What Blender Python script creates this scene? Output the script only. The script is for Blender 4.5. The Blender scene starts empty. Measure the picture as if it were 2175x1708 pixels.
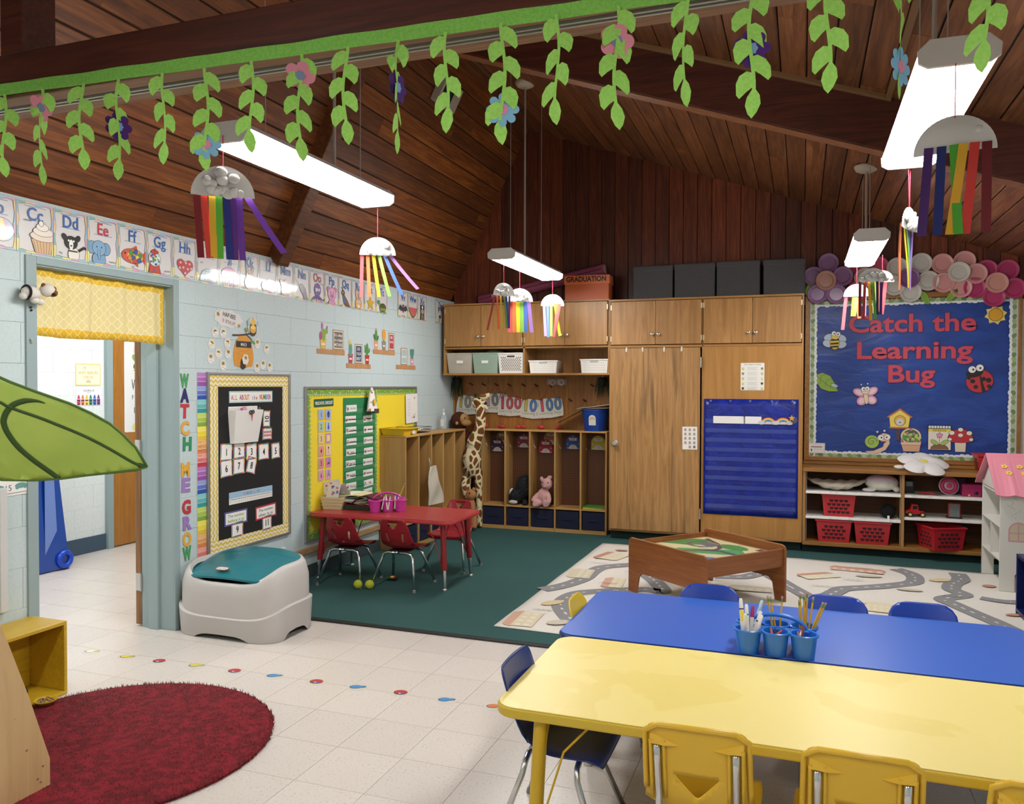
import bpy, bmesh, math, random
from mathutils import Vector, Matrix
random.seed(7)
PI = math.pi
sc = bpy.context.scene
COL = sc.collection
# ------------------------------------------------------------------ camera, world, exposure
cam_d = bpy.data.cameras.new('camera'); cam = bpy.data.objects.new('camera', cam_d); COL.objects.link(cam)
cam_d.sensor_width = 36.0; cam_d.lens = 28.302; cam_d.clip_start = 0.05; cam_d.clip_end = 100
cam.matrix_world = Matrix(((0.940616, -0.009704, 0.339335, 3.642368), (0.339459, 0.017691, -0.940454, -7.805253), (0.003123, 0.999796, 0.019935, 1.521168), (0, 0, 0, 1)))
sc.camera = cam
wd = bpy.data.worlds.new('world'); sc.world = wd; wd.use_nodes = True
wd.node_tree.nodes['Background'].inputs[0].default_value = (.8, .85, .9, 1)
wd.node_tree.nodes['Background'].inputs[1].default_value = .15
vs = sc.view_settings
vs.view_transform = 'Standard'; vs.look = 'None'; vs.gamma = 1.0; vs.use_curve_mapping = False
vs.exposure = 0.32
LAMP = 34.0         # emission of the fluorescent diffusers
# ------------------------------------------------------------------ colour and materials
def lin(h):
    if isinstance(h, (tuple, list)): return tuple(h[:3])
    h = h.lstrip('#')
    if len(h) == 3: h = ''.join(c * 2 for c in h)
    o = []
    for i in (0, 2, 4):
        c = int(h[i:i + 2], 16) / 255
        o.append(c / 12.92 if c <= .04045 else ((c + .055) / 1.055) ** 2.4)
    return tuple(o)
MATS = {}
def _new(name):
    m = bpy.data.materials.new(name); m.use_nodes = True
    nt = m.node_tree; b = nt.nodes['Principled BSDF']
    return m, nt, b
def M(col, rough=.5, metal=0., spec=.5, coat=0., alpha=1., trans=0., emit=0., sss=0.):
    k = ('p', str(col), rough, metal, spec, coat, alpha, trans, emit, sss)
    if k in MATS: return MATS[k]
    m, nt, b = _new('plain_' + str(len(MATS)))
    c = lin(col); b.inputs['Base Color'].default_value = (*c, 1)
    b.inputs['Roughness'].default_value = rough; b.inputs['Metallic'].default_value = metal
    b.inputs['Specular IOR Level'].default_value = spec; b.inputs['Coat Weight'].default_value = coat
    b.inputs['Alpha'].default_value = alpha; b.inputs['Transmission Weight'].default_value = trans
    if emit: b.inputs['Emission Color'].default_value = (*c, 1); b.inputs['Emission Strength'].default_value = emit
    MATS[k] = m; return m
def mapped(nt, scale, coord='Object', rot=(0, 0, 0)):
    tc = nt.nodes.new('ShaderNodeTexCoord'); mp = nt.nodes.new('ShaderNodeMapping')
    mp.inputs['Scale'].default_value = scale; mp.inputs['Rotation'].default_value = rot
    nt.links.new(tc.outputs[coord], mp.inputs['Vector']); return mp.outputs['Vector']
def noise(nt, vec, scale, detail=4, rough=.55, dist=0.):
    n = nt.nodes.new('ShaderNodeTexNoise'); n.inputs['Scale'].default_value = scale
    n.inputs['Detail'].default_value = detail; n.inputs['Roughness'].default_value = rough
    n.inputs['Distortion'].default_value = dist; nt.links.new(vec, n.inputs['Vector']); return n.outputs['Fac']
def ramp(nt, fac, stops):
    r = nt.nodes.new('ShaderNodeValToRGB'); e = r.color_ramp.elements
    while len(e) < len(stops): e.new(.5)
    for k, (p, c) in zip(e, stops): k.position = p; k.color = (*lin(c), 1)
    nt.links.new(fac, r.inputs['Fac']); return r.outputs['Color']
def mixc(nt, fac, a, b, mode='MIX'):
    x = nt.nodes.new('ShaderNodeMix'); x.data_type = 'RGBA'; x.blend_type = mode
    if isinstance(fac, (int, float)): x.inputs[0].default_value = fac
    else: nt.links.new(fac, x.inputs[0])
    for i, v in ((6, a), (7, b)):
        if isinstance(v, tuple): x.inputs[i].default_value = (*v, 1)
        else: nt.links.new(v, x.inputs[i])
    return x.outputs[2]
def bump(nt, b, fac, strength=.3, dist=.01):
    n = nt.nodes.new('ShaderNodeBump'); n.inputs['Strength'].default_value = strength; n.inputs['Distance'].default_value = dist
    nt.links.new(fac, n.inputs['Height']); nt.links.new(n.outputs['Normal'], b.inputs['Normal'])
def tint(nt, col, lo, hi):
    """per-object brightness difference between alike pieces"""
    oi = nt.nodes.new('ShaderNodeObjectInfo'); mr = nt.nodes.new('ShaderNodeMapRange')
    mr.inputs['To Min'].default_value = lo; mr.inputs['To Max'].default_value = hi
    nt.links.new(oi.outputs['Random'], mr.inputs['Value'])
    h = nt.nodes.new('ShaderNodeHueSaturation'); nt.links.new(col, h.inputs['Color']); nt.links.new(mr.outputs[0], h.inputs['Value'])
    return h.outputs['Color']
def wood(name, c0, c1, c2, axis='Z', rough=.45, sc_=1., fleck=None, vary=None, coat=0.):
    """streaky grain along an axis"""
    if name in MATS: return MATS[name]
    m, nt, b = _new(name)
    s = {'X': (.9, 14, 14), 'Y': (14, .9, 14), 'Z': (14, 14, .9)}[axis]
    v = mapped(nt, tuple(x * sc_ for x in s))
    oi = nt.nodes.new('ShaderNodeObjectInfo')
    ad = nt.nodes.new('ShaderNodeVectorMath'); ad.operation = 'MULTIPLY_ADD'
    cb = nt.nodes.new('ShaderNodeCombineXYZ')
    for i in range(3): nt.links.new(oi.outputs['Random'], cb.inputs[i])
    ad.inputs[1].default_value = (37, 53, 71); nt.links.new(cb.outputs[0], ad.inputs[0]); nt.links.new(v, ad.inputs[2])
    f = noise(nt, ad.outputs[0], 2.2, 6, .62, 1.4)
    c = ramp(nt, f, [(.28, c0), (.5, c1), (.72, c2)])
    if fleck:
        f2 = noise(nt, ad.outputs[0], .55, 3, .5, 2.0)
        n2 = nt.nodes.new('ShaderNodeMapRange'); n2.inputs[1].default_value = .53; n2.inputs[2].default_value = .66
        nt.links.new(f2, n2.inputs[0]); c = mixc(nt, n2.outputs[0], c, lin(fleck))
    if vary: c = tint(nt, c, *vary)
    nt.links.new(c, b.inputs['Base Color']); b.inputs['Roughness'].default_value = rough; b.inputs['Coat Weight'].default_value = coat
    bump(nt, b, f, .12, .004)
    MATS[name] = m; return m
def speckle(name, base, dots, scale=120, rough=.4, lo=.56, hi=.6, bmp=0., vary=None, soft=None):
    if name in MATS: return MATS[name]
    m, nt, b = _new(name); v = mapped(nt, (1, 1, 1))
    f = noise(nt, v, scale, 2, .5)
    mr = nt.nodes.new('ShaderNodeMapRange'); mr.inputs[1].default_value = lo; mr.inputs[2].default_value = hi
    nt.links.new(f, mr.inputs[0]); c = mixc(nt, mr.outputs[0], lin(base), lin(dots))
    if soft:
        g = noise(nt, v, 2.5, 3); c = mixc(nt, g, c, lin(soft))
    if vary: c = tint(nt, c, *vary)
    nt.links.new(c, b.inputs['Base Color']); b.inputs['Roughness'].default_value = rough
    if bmp: bump(nt, b, f, bmp, .004)
    MATS[name] = m; return m
def PRINT(rough=.45, coat=0.):
    k = ('print', rough, coat)
    if k in MATS: return MATS[k]
    m, nt, b = _new('print_%g_%g' % (rough, coat))
    a = nt.nodes.new('ShaderNodeVertexColor'); a.layer_name = 'Col'
    nt.links.new(a.outputs['Color'], b.inputs['Base Color'])
    b.inputs['Roughness'].default_value = rough; b.inputs['Coat Weight'].default_value = coat; b.inputs['Coat Roughness'].default_value = .08
    MATS[k] = m; return m
# ------------------------------------------------------------------ mesh building
class MB:
    def __init__(s): s.v = []; s.f = []; s.c = []; s.col = None
    def add(s, vs, fs, col=None):
        o = len(s.v); s.v += [tuple(p) for p in vs]
        col = col if col is not None else s.col
        for f in fs: s.f.append([i + o for i in f]); s.c.append(col)
        return s
    def box(s, x0, x1, y0, y1, z0, z1, col=None):
        return s.add([(x0, y0, z0), (x1, y0, z0), (x1, y1, z0), (x0, y1, z0), (x0, y0, z1), (x1, y0, z1), (x1, y1, z1), (x0, y1, z1)],
                     [(3, 2, 1, 0), (4, 5, 6, 7), (0, 1, 5, 4), (1, 2, 6, 5), (2, 3, 7, 6), (3, 0, 4, 7)], col)
    def loft(s, rings, col=None, caps=True, close=True):
        n = len(rings[0]); vs = [p for r in rings for p in r]; fs = []
        for i in range(len(rings) - 1):
            for j in range(n if close else n - 1):
                k = (j + 1) % n; fs.append((i * n + j, i * n + k, (i + 1) * n + k, (i + 1) * n + j))
        if caps:
            fs.append(tuple(range(n))[::-1]); fs.append(tuple(range((len(rings) - 1) * n, len(rings) * n)))
        return s.add(vs, fs, col)
    def prism(s, poly, d0, d1, axis='Z', col=None):
        def P(a, b, d): return {'Z': (a, b, d), 'Y': (a, d, b), 'X': (d, a, b)}[axis]
        return s.loft([[P(a, b, d0) for a, b in poly], [P(a, b, d1) for a, b in poly]], col)
    def cyl(s, p0, p1, r0, r1=None, n=12, col=None, caps=True):
        return s.tube([p0, p1], [r0, r0 if r1 is None else r1], n, col, caps)
    def tube(s, pts, r, n=8, col=None, caps=True):
        pts = [Vector(p) for p in pts]; R = r if isinstance(r, (list, tuple)) else [r] * len(pts); rings = []; x = None
        for i, p in enumerate(pts):
            a = pts[max(i - 1, 0)]; b = pts[min(i + 1, len(pts) - 1)]; t = (b - a)
            t = t.normalized() if t.length > 1e-9 else Vector((0, 0, 1))
            if x is None:
                x = t.orthogonal().normalized()
            else:
                x = x - t * x.dot(t); x = x.normalized() if x.length > 1e-6 else t.orthogonal().normalized()
            y = t.cross(x)
            rings.append([tuple(p + (x * math.cos(2 * PI * k / n) + y * math.sin(2 * PI * k / n)) * R[i]) for k in range(n)])
        return s.loft(rings, col, caps)
    def lathe(s, prof, c=(0, 0, 0), n=20, col=None, caps=True):
        return s.loft([[(c[0] + r * math.cos(2 * PI * k / n), c[1] + r * math.sin(2 * PI * k / n), c[2] + z) for k in range(n)] for r, z in prof], col, caps)
    def ball(s, c, r, n=12, m=8, col=None, mat=None):
        r = (r, r, r) if isinstance(r, (int, float)) else r; vs = []; c = Vector(c)
        def P(a, b):
            q = Vector((r[0] * math.cos(a) * math.sin(b), r[1] * math.sin(a) * math.sin(b), r[2] * math.cos(b)))
            return tuple(c + (mat @ q if mat else q))
        vs = [P(0, 0)]; fs = []
        for j in range(1, m):
            for i in range(n): vs.append(P(2 * PI * i / n, PI * j / m))
        vs.append(P(0, PI)); L = len(vs) - 1
        for i in range(n):
            k = (i + 1) % n; fs.append((0, 1 + i, 1 + k)); fs.append((L, 1 + (m - 2) * n + k, 1 + (m - 2) * n + i))
            for j in range(m - 2): a = 1 + j * n; fs.append((a + i, a + n + i, a + n + k, a + k))
        return s.add(vs, fs, col)
    def torus(s, c, R, r, ax='Z', n=20, m=8, col=None, sx=1., sy=1.):
        pts = []
        rings = []
        for i in range(n + 1):
            a = 2 * PI * i / n; ring = []
            for j in range(m):
                b = 2 * PI * j / m; q = R + r * math.cos(b); x, y, z = q * math.cos(a) * sx, q * math.sin(a) * sy, r * math.sin(b)
                p = {'Z': (x, y, z), 'Y': (x, z, y), 'X': (z, x, y)}[ax]; ring.append((c[0] + p[0], c[1] + p[1], c[2] + p[2]))
            rings.append(ring)
        return s.loft(rings, col, caps=False)
    def grid(s, fn, nu, nv, th=None, col=None):
        """fn(u,v)->point; th: thickness vector or function"""
        P = [[Vector(fn(i / nu, j / nv)) for j in range(nv + 1)] for i in range(nu + 1)]
        vs = [tuple(p) for r in P for p in r]; w = nv + 1
        fs = [(i * w + j, (i + 1) * w + j, (i + 1) * w + j + 1, i * w + j + 1) for i in range(nu) for j in range(nv)]
        if th is not None:
            t = Vector(th); o = len(vs); vs += [tuple(Vector(p) + t) for p in vs]
            fs += [tuple(k + o for k in f[::-1]) for f in fs]
            edge = [(i, 0) for i in range(nu)] + [(nu, j) for j in range(nv)] + [(i, nv) for i in range(nu, 0, -1)] + [(0, j) for j in range(nv, 0, -1)]
            L = len(edge)
            for a in range(L):
                p, q = edge[a], edge[(a + 1) % L]; a0, a1 = p[0] * w + p[1], q[0] * w + q[1]; fs.append((a1, a0, a0 + o, a1 + o))
        return s.add(vs, fs, col)
    def xf(s, mat, start=0):
        for i in range(start, len(s.v)): s.v[i] = tuple(mat @ Vector(s.v[i]))
        return s
    def mesh(s, name, mat, smooth=False):
        me = bpy.data.meshes.new(name); me.from_pydata(s.v, [], s.f)
        if mat is not None: me.materials.append(mat)
        if any(c is not None for c in s.c):
            ca = me.color_attributes.new('Col', 'FLOAT_COLOR', 'CORNER'); d = []; cache = {}
            for f, c in zip(s.f, s.c):
                c = c if c is not None else '#ffffff'
                k = cache.get(c)
                if k is None: k = cache[c] = (*lin(c), 1.)
                d += list(k) * len(f)
            ca.data.foreach_set('color', d)
        if smooth is not False:
            me.polygons.foreach_set('use_smooth', [True] * len(me.polygons))
            if smooth is not True: me.set_sharp_from_angle(angle=math.radians(smooth))
        me.update(); return me
    def build(s, name, mat, parent=None, smooth=False, bevel=0, seg=2, sub=0, loc=None, normals=True):
        me = s.mesh(name, mat, smooth)
        if normals:
            bm = bmesh.new(); bm.from_mesh(me); bmesh.ops.recalc_face_normals(bm, faces=bm.faces); bm.to_mesh(me); bm.free()
        o = bpy.data.objects.new(name, me); COL.objects.link(o)
        if parent is not None: o.parent = parent
        if loc: o.location = loc
        if bevel:
            b = o.modifiers.new('bevel', 'BEVEL'); b.width = bevel; b.segments = seg; b.limit_method = 'ANGLE'; b.angle_limit = math.radians(35)
            b.harden_normals = False
        if sub:
            b = o.modifiers.new('sub', 'SUBSURF'); b.levels = sub; b.render_levels = sub
        return o
def tag(o, label=None, cat=None, group=None, kind=None):
    if label: o['label'] = label
    if cat: o['category'] = cat
    if group: o['group'] = group
    if kind: o['kind'] = kind
    return o
def thing(name, label, cat, loc=(0, 0, 0), rz=0, group=None, mat=None):
    o = bpy.data.objects.new(name, None); COL.objects.link(o); o.empty_display_size = .05
    if mat is not None: o.matrix_basis = mat
    else: o.location = loc; o.rotation_euler = (0, 0, rz)
    return tag(o, label, cat, group)
def copy_tree(o, parent=None):
    c = o.copy(); COL.objects.link(c); c.parent = parent
    for ch in [x for x in bpy.data.objects if x.parent == o] if parent is None else [x for x in o.children]:
        copy_tree(ch, c)
    return c
def inst(name, me, parent, loc=(0, 0, 0), rot=(0, 0, 0), scale=None):
    o = bpy.data.objects.new(name, me); COL.objects.link(o); o.parent = parent; o.location = loc; o.rotation_euler = rot
    if scale: o.scale = scale
    return o
def B(*a, col=None): return MB().box(*a, col=col)
# frames: x to the right, y up, z out of the surface
def FR(side, x, y, off=0., rot=0.):
    if side == 'L': m = Matrix(((0, 0, 1, off), (1, 0, 0, x), (0, 1, 0, y), (0, 0, 0, 1)))
    elif side == 'H': m = Matrix(((0, 0, 1, off), (1, 0, 0, x), (0, 1, 0, y), (0, 0, 0, 1)))
    elif side == 'B': m = Matrix(((1, 0, 0, x), (0, 0, -1, off), (0, 1, 0, y), (0, 0, 0, 1)))
    else: m = Matrix(((1, 0, 0, x), (0, 1, 0, y), (0, 0, 1, off), (0, 0, 0, 1)))
    return m @ Matrix.Rotation(rot, 4, 'Z')
# ------------------------------------------------------------------ flat print
GLY = {}
def glyphs(t, bold=0.):
    k = (t, bold)
    if k not in GLY:
        cu = bpy.data.curves.new('t', 'FONT'); cu.body = t; cu.size = 1; cu.resolution_u = 3; cu.offset = bold
        ob = bpy.data.objects.new('t', cu); me = bpy.data.meshes.new_from_object(ob)
        vs = [(v.co.x, v.co.y) for v in me.vertices]; fs = [tuple(p.vertices) for p in me.polygons]
        bpy.data.meshes.remove(me); bpy.data.objects.remove(ob); bpy.data.curves.remove(cu)
        GLY[k] = (vs, fs)
    return GLY[k]
class D(MB):
    """2-D drawing; each call lies a hair above the one before"""
    def __init__(s, z0=.0004, dz=.00008): super().__init__(); s.z = z0; s.dz = dz
    def _up(s): s.z += s.dz; return s.z
    def poly(s, pts, c):
        z = s._up(); return s.add([(x, y, z) for x, y in pts], [tuple(range(len(pts)))], c)
    def rect(s, x0, y0, x1, y1, c): return s.poly([(x0, y0), (x1, y0), (x1, y1), (x0, y1)], c)
    def ell(s, x, y, rx, ry, c, rot=0, n=18, o=None, ow=0):
        if o: s.ell(x, y, rx + ow, ry + ow, o, rot, n)
        cr, sr = math.cos(rot), math.sin(rot)
        return s.poly([(x + rx * math.cos(2 * PI * k / n) * cr - ry * math.sin(2 * PI * k / n) * sr, y + rx * math.cos(2 * PI * k / n) * sr + ry * math.sin(2 * PI * k / n) * cr) for k in range(n)], c)
    def line(s, pts, w, c):
        z = s._up(); n = len(pts); V = []; closed = n > 3 and math.dist(pts[0], pts[-1]) < 1e-9
        for i, p in enumerate(pts):
            a = pts[i - 1] if i else (pts[-2] if closed else None); b = pts[i + 1] if i < n - 1 else (pts[1] if closed else None); nn = []
            for q, r in ((a, p), (p, b)):
                if q is None or r is None: continue
                L = math.dist(q, r) or 1; nn.append((-(r[1] - q[1]) / L, (r[0] - q[0]) / L))
            x, y = sum(k[0] for k in nn) / len(nn), sum(k[1] for k in nn) / len(nn); L2 = max(x * x + y * y, .3); x, y = x / L2 * w / 2, y / L2 * w / 2
            V += [(p[0] + x, p[1] + y, z), (p[0] - x, p[1] - y, z)]
        return s.add(V, [(2 * i, 2 * i + 1, 2 * i + 3, 2 * i + 2) for i in range(n - 1)], c)
    def arc(s, x, y, r, a0, a1, w, c, n=14, sy=1.):
        return s.line([(x + r * math.cos(a0 + (a1 - a0) * k / n), y + sy * r * math.sin(a0 + (a1 - a0) * k / n)) for k in range(n + 1)], w, c)
    def text(s, t, x, y, h, c, bold=.01, sx=1., w=None, rot=0., align='C', o=None, ob=.05):
        """centred on x, baseline at y, cap height h, or fitted to width w"""
        if o: s.text(t, x, y, h, o, bold + ob, sx, w, rot, align)
        vs, fs = glyphs(t, bold)
        if not vs: return s
        v0 = glyphs(t, 0.)[0]
        x0, x1 = min(p[0] for p in v0), max(p[0] for p in v0); k = h / .73
        kx = k * sx if w is None else w / (x1 - x0)
        ox = {'C': (x0 + x1) / 2, 'L': x0, 'R': x1}[align]
        z = s._up(); cr, sr = math.cos(rot), math.sin(rot); P = []
        for a, b in vs:
            a, b = (a - ox) * kx, b * k; P.append((x + a * cr - b * sr, y + a * sr + b * cr, z))
        return s.add(P, fs, c)
def rrect(w, h, r=.005, n=3):
    o = []
    for cx, cy, a in ((w / 2 - r, h / 2 - r, 0), (-w / 2 + r, h / 2 - r, PI / 2), (-w / 2 + r, -h / 2 + r, PI), (w / 2 - r, -h / 2 + r, 1.5 * PI)):
        for k in range(n + 1): t = a + PI / 2 * k / n; o.append((cx + r * math.cos(t), cy + r * math.sin(t)))
    return o
def sheet(name, label, cat, side, x, y, w, h, d=None, col='#f4f2ee', off=.002, rot=0., group=None, th=.0012, shape=None, rough=.5, coat=0., edge=None):
    """a flat thing on a wall: its card, and the print on it as a part"""
    mb = MB().prism(shape or rrect(w, h, min(w, h) * .04), 0, th, 'Z')
    o = mb.build(name, M(col, rough, coat=coat))
    o.matrix_basis = FR(side, x, y, off, rot)
    tag(o, label, cat, group)
    if d is not None and d.v:
        p = d.build('print', PRINT(rough, coat), o, normals=False); p.location = (0, 0, th)
    return o
# ================================================================== THE SETTING
W_BLUE = speckle('block_paint_blue', '#c0cfd2', '#b8c8cb', 60, .5, .5, .75, .18)
W_HALL = speckle('block_paint_white', '#e4eaea', '#d8dfdf', 60, .5, .5, .75, .2)
W_TRIM = M('#93a6a8', .4)
CEIL_W = wood('ceiling_wood', '#48220a', '#6e3a13', '#92571f', 'Y', .5, .8, vary=(.62, 1.35))
CEIL_R = wood('ceiling_wood_tan', '#4a2610', '#6f4122', '#8d5a34', 'Y', .5, .8, vary=(.7, 1.2))
WALL_W = wood('gable_wood', '#42180a', '#5e2810', '#7c3c18', 'Z', .5, 1., vary=(.6, 1.5))
BEAM_W = wood('beam_wood', '#371409', '#4c1f0f', '#5f2b16', 'X', .5)
BEAM_L = wood('beam_wood_light', '#6b4a33', '#845f45', '#9a7355', 'X', .55)
CAB_W = wood('cabinet_birch', '#8f6434', '#a67843', '#b88850', 'Z', .42, .6, vary=(.94, 1.06))
CAB_D = wood('closet_oak', '#8a6134', '#a87c49', '#b98d58', 'Z', .42, .8, fleck='#7a5a38')
CAB_X = wood('cabinet_edge', '#8a5e2e', '#a4753c', '#b5864b', 'X', .42, .8)
DARK = M('#1c100a', .8)
# floor: slab and single vinyl tiles
fl = tag(B(-2.62, 6.2, -9.7, .6, -.08, -.0035).build('floor', M('#8e877d', .6)), kind='structure')
TILE = speckle('vinyl_tile', '#d4cdc6', '#a8a098', 95, .28, .6, .66, 0., (.95, 1.03), '#d0c8c1')
T = .3048
tile_me = B(-T / 2 + .0009, T / 2 - .0009, -T / 2 + .0009, T / 2 - .0009, -.003, 0).mesh('floor_tile', TILE)
cand = []
for i in range(-14, 16):
    for j in range(-15, 14):
        x, y = 1.5096 + (i + .5) * T, -5.1981 + (j + .5) * T
        if x < -2.45 or x > 6.1 or y > .3 or y < -9.6: continue
        if x > 0 and y > -3.2: continue
        dx, dy = x - 3.642, y + 7.805
        dep = -.339 * dx + .9405 * dy; lat = .9405 * dx + .339 * dy
        seen = dep > 1.5 and abs(lat) < dep * .67 + .3 and not (x < -.3 and y < -5.2) and not (x < -.3 and y > -1.3) and x < 4.6
        cand.append((not seen, dx * dx + dy * dy, x, y))
cand.sort()
far = MB()
for k, (ns, d2, x, y) in enumerate(cand):
    if k < 300 and not ns: inst('floor_tile', tile_me, fl, (x, y, 0))
    else: far.box(x - T / 2 + .0009, x + T / 2 - .0009, y - T / 2 + .0009, y + T / 2 - .0009, -.003, 0)
tag(far.build('more_tiles', TILE, fl), kind='stuff')
# carpet
CARP = speckle('carpet_pile', '#1a403f', '#3c6866', 420, .95, .42, .62, .5, None, '#1e4b49')
cp = tag(B(.002, 6.1, -3.335, .38, 0.001, .012).build('carpet', CARP), 'dark green low-pile carpet over the back half of the tiled floor', 'carpet')
B(.002, 6.1, -3.375, -3.335, .001, .011).build('edge_strip', M('#1d1d1c', .6), cp, bevel=.004)
# block walls
def blocks(parent, mat, x0, x1, ya, yb, rows, hole=None, name='block'):
    cache = {}
    for r in range(rows):
        z0 = r * .2032; z1 = z0 + .2032
        y = ya - (.2032 if r % 2 else 0)
        while y < yb:
            a, b = max(y, ya), min(y + .4064, yb); y += .4064
            segs = [(a, b, z0, z1)]
            if hole and b > hole[0] and a < hole[1] and z0 < hole[2]:
                segs = []
                if a < hole[0]: segs.append((a, hole[0], z0, z1))
                if b > hole[1]: segs.append((hole[1], b, z0, z1))
                if z1 > hole[2]: segs.append((max(a, hole[0]), min(b, hole[1]), hole[2], z1))
            for (a2, b2, c, d) in segs:
                if b2 - a2 < .02: continue
                k = (round(b2 - a2, 3), round(d - c, 3))
                if k not in cache:
                    h, v = k[0] / 2 - .0004, k[1] / 2 - .0003; e = .0013
                    m = MB().loft([[(x0, -h, -v), (x0, h, -v), (x0, h, v), (x0, -h, v)], [(x1 - .0015, -h, -v), (x1 - .0015, h, -v), (x1 - .0015, h, v), (x1 - .0015, -h, v)],
                                   [(x1, -h + e, -v + e), (x1, h - e, -v + e), (x1, h - e, v - e), (x1, -h + e, v - e)]])
                    cache[k] = m.mesh(name, mat)
                inst(name, cache[k], parent, (0, (a2 + b2) / 2, (c + d) / 2))
wl = MB(); DO = (-4.815, -3.835, 2.145)
for a, b, c, d in ((-9.6, DO[0], 0, 2.45), (DO[1], .4, 0, 2.45), (DO[0], DO[1], DO[2], 2.45)): wl.box(-.235, -.0045, a, b, c, d)
wl = tag(wl.build('wall_left', W_BLUE), kind='structure')
blocks(wl, W_BLUE, -.005, 0, -5.69, .4, 12, DO)
B(-.005, -.0008, -9.6, -5.69, 0, 2.438).build('wall_face', W_BLUE, wl)
wh = tag(B(-2.62, -2.4255, -6.5, .6, 0, 2.7).build('wall_hall', W_HALL), kind='structure')
blocks(wh, W_HALL, -2.426, -2.42, -3.85, -2.09, 11, None)
tag(B(-2.62, -.235, .4, .6, 0, 2.7).build('wall_hall_end', W_HALL), kind='structure')
tag(B(-2.62, -.235, -6.7, -6.5, 0, 2.7).build('wall_hall_near', W_HALL), kind='structure')
tag(B(-2.62, -.237, -6.5, .4, 2.6, 2.7).build('ceiling_hall', M('#e8e8e4', .8)), kind='structure')
tag(B(-2.4195, -2.408, -3.9, -2.09, 0, .145).build('baseboard_hall', M('#3f5468', .5), bevel=.003), kind='structure')
# back wall, right wall, wall behind
wb = tag(B(-.235, 6.2, .405, .6, 0, 4.6).build('wall_back', DARK), kind='structure')
def zl(x): return 2.45 + 1.978 * (x + .06)
def zr(x): return 4.569 - .347 * x
x = .0
while x < 6.1:
    w = .139; xa, xb = x + .002, x + w - .002
    def top(q): return min(zl(q), zr(q)) - .005
    z0 = 2.30
    if top(xb) > z0 + .1 or top(xa) > z0 + .1:
        pl = [(xa, z0), (xb, z0), (xb, max(top(xb), z0 + .01)), (xa, max(top(xa), z0 + .01))]
        if xa < .86 < xb: pl.insert(3, (.86, top(.86)))
        MB().prism(pl, .385, .404, 'Y').build('plank', WALL_W, wb, bevel=.003, seg=1)
    x += w
tag(B(3.66, 6.15, .398, .404, .7, 2.3).build('plaster', M('#d9d5cc', .8), wb))
tag(B(6.15, 6.3, -9.7, .6, 0, 2.6).build('wall_right', M('#c9d6d6', .7)), kind='structure')
tag(B(-.235, 6.3, -9.85, -9.6, 0, 4.6).build('wall_front', M('#c9cfcc', .7)), kind='structure')
# ceiling: backing and boards
ce = MB().prism([(-.3, 2.45), (-.06, 2.45), (.86, 4.27), (6.3, 2.383), (6.3, 2.55), (.86, 4.45)], -9.7, .6, 'Y')
ce = tag(ce.build('ceiling', DARK), kind='structure')
def boards(p0, p1, w, mat, nrm, name='plank'):
    p0, p1 = Vector(p0), Vector(p1); L = (p1 - p0).length; d = (p1 - p0) / L; n = max(1, round(L / w)); w = L / n; nrm = Vector(nrm)
    for i in range(n):
        a, b = p0 + d * (i * w + .004), p0 + d * ((i + 1) * w - .004)
        y = -9.6 + random.uniform(0, 1.)
        ys = [-9.6]
        while y < .2: ys.append(y); y += random.uniform(1.6, 4.2)
        ys.append(.39)
        for u, v in zip(ys, ys[1:]):
            u += .0008; v -= .0008; t = random.uniform(.012, .0135); e = d * .004
            ring = lambda yy: [(q.x, yy, q.y) for q in (a, b, b + nrm * (t - .004), b - e + nrm * t, a + e + nrm * t, a + nrm * (t - .004))]
            MB().loft([ring(u), ring(v)]).build(name, mat, ce)
boards((-.06, 2.45), (.86, 4.27), .146, CEIL_W, (.892, -.451))
boards((.87, 4.262), (6.15, 2.43), .146, CEIL_R, (-.328, -.945))
# rafters and tie beam
rr = MB().prism([(.6, zr(.6) + .0), (6.15, zr(6.15)), (6.15, zr(6.15) - .32), (.98, zr(.98) - .32), (.75, zr(.86) - .24)], -2.85, -2.742, 'Y')
rr = tag(rr.build('rafter_beam', BEAM_W, bevel=.006), 'dark wooden rafter running down the shallow ceiling slope', 'beam', kind='structure')
MB().prism([(.985, zr(.985) - .3215), (6.15, zr(6.15) - .3215), (6.15, zr(6.15) - .326), (.985, zr(.985) - .326)], -2.848, -2.744, 'Y').build('soffit_face', wood('soffit_wood', '#6e3d20', '#88522f', '#9c653e', 'X', .5), rr)
q = Vector((.892, -.451)); a = Vector((-.06, 2.45)); b = Vector((.86, 4.27))
lf = MB().prism([tuple(a), tuple(b), tuple(b + q * .13), tuple(a + q * .13)], -2.87, -2.75, 'Y')
tag(lf.build('rafter_beam', CEIL_W, bevel=.006), 'short wooden rafter crossing the steep ceiling slope above the letter cards', 'beam', kind='structure')
tb = thing('tie_beam', 'dark horizontal tie beam carrying the green felt vine garland', 'beam', (0, -5.93, 2.43)); tb['kind'] = 'structure'
B(0.05, 6.15, 0, .045, .012, .137).build('face_board', BEAM_W, tb, bevel=.004)
B(0.05, 6.15, .045, .17, .02, .137).build('beam_core', BEAM_W, tb)
B(0.05, 6.15, .012, .07, .0, .022).build('soffit_board', BEAM_L, tb, bevel=.003)
B(0.05, 6.15, .115, .168, .0, .022).build('soffit_board', BEAM_L, tb, bevel=.003)
tr = B(0.05, 6.15, .078, .086, -.004, .022).box(0.05, 6.15, .098, .106, -.004, .022).build('track', M('#b8b6ae', .35, .6), tb)
B(.05, 6.15, .0705, .1145, .014, .0215).build('track_groove', M('#15100c', .7), tb)
tag(B(1.225, 1.318, -5.925, -5.80, 2.567, 4.12).build('strut_post', BEAM_W, bevel=.004), 'dark upright post standing on the tie beam', 'post', kind='structure')
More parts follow.
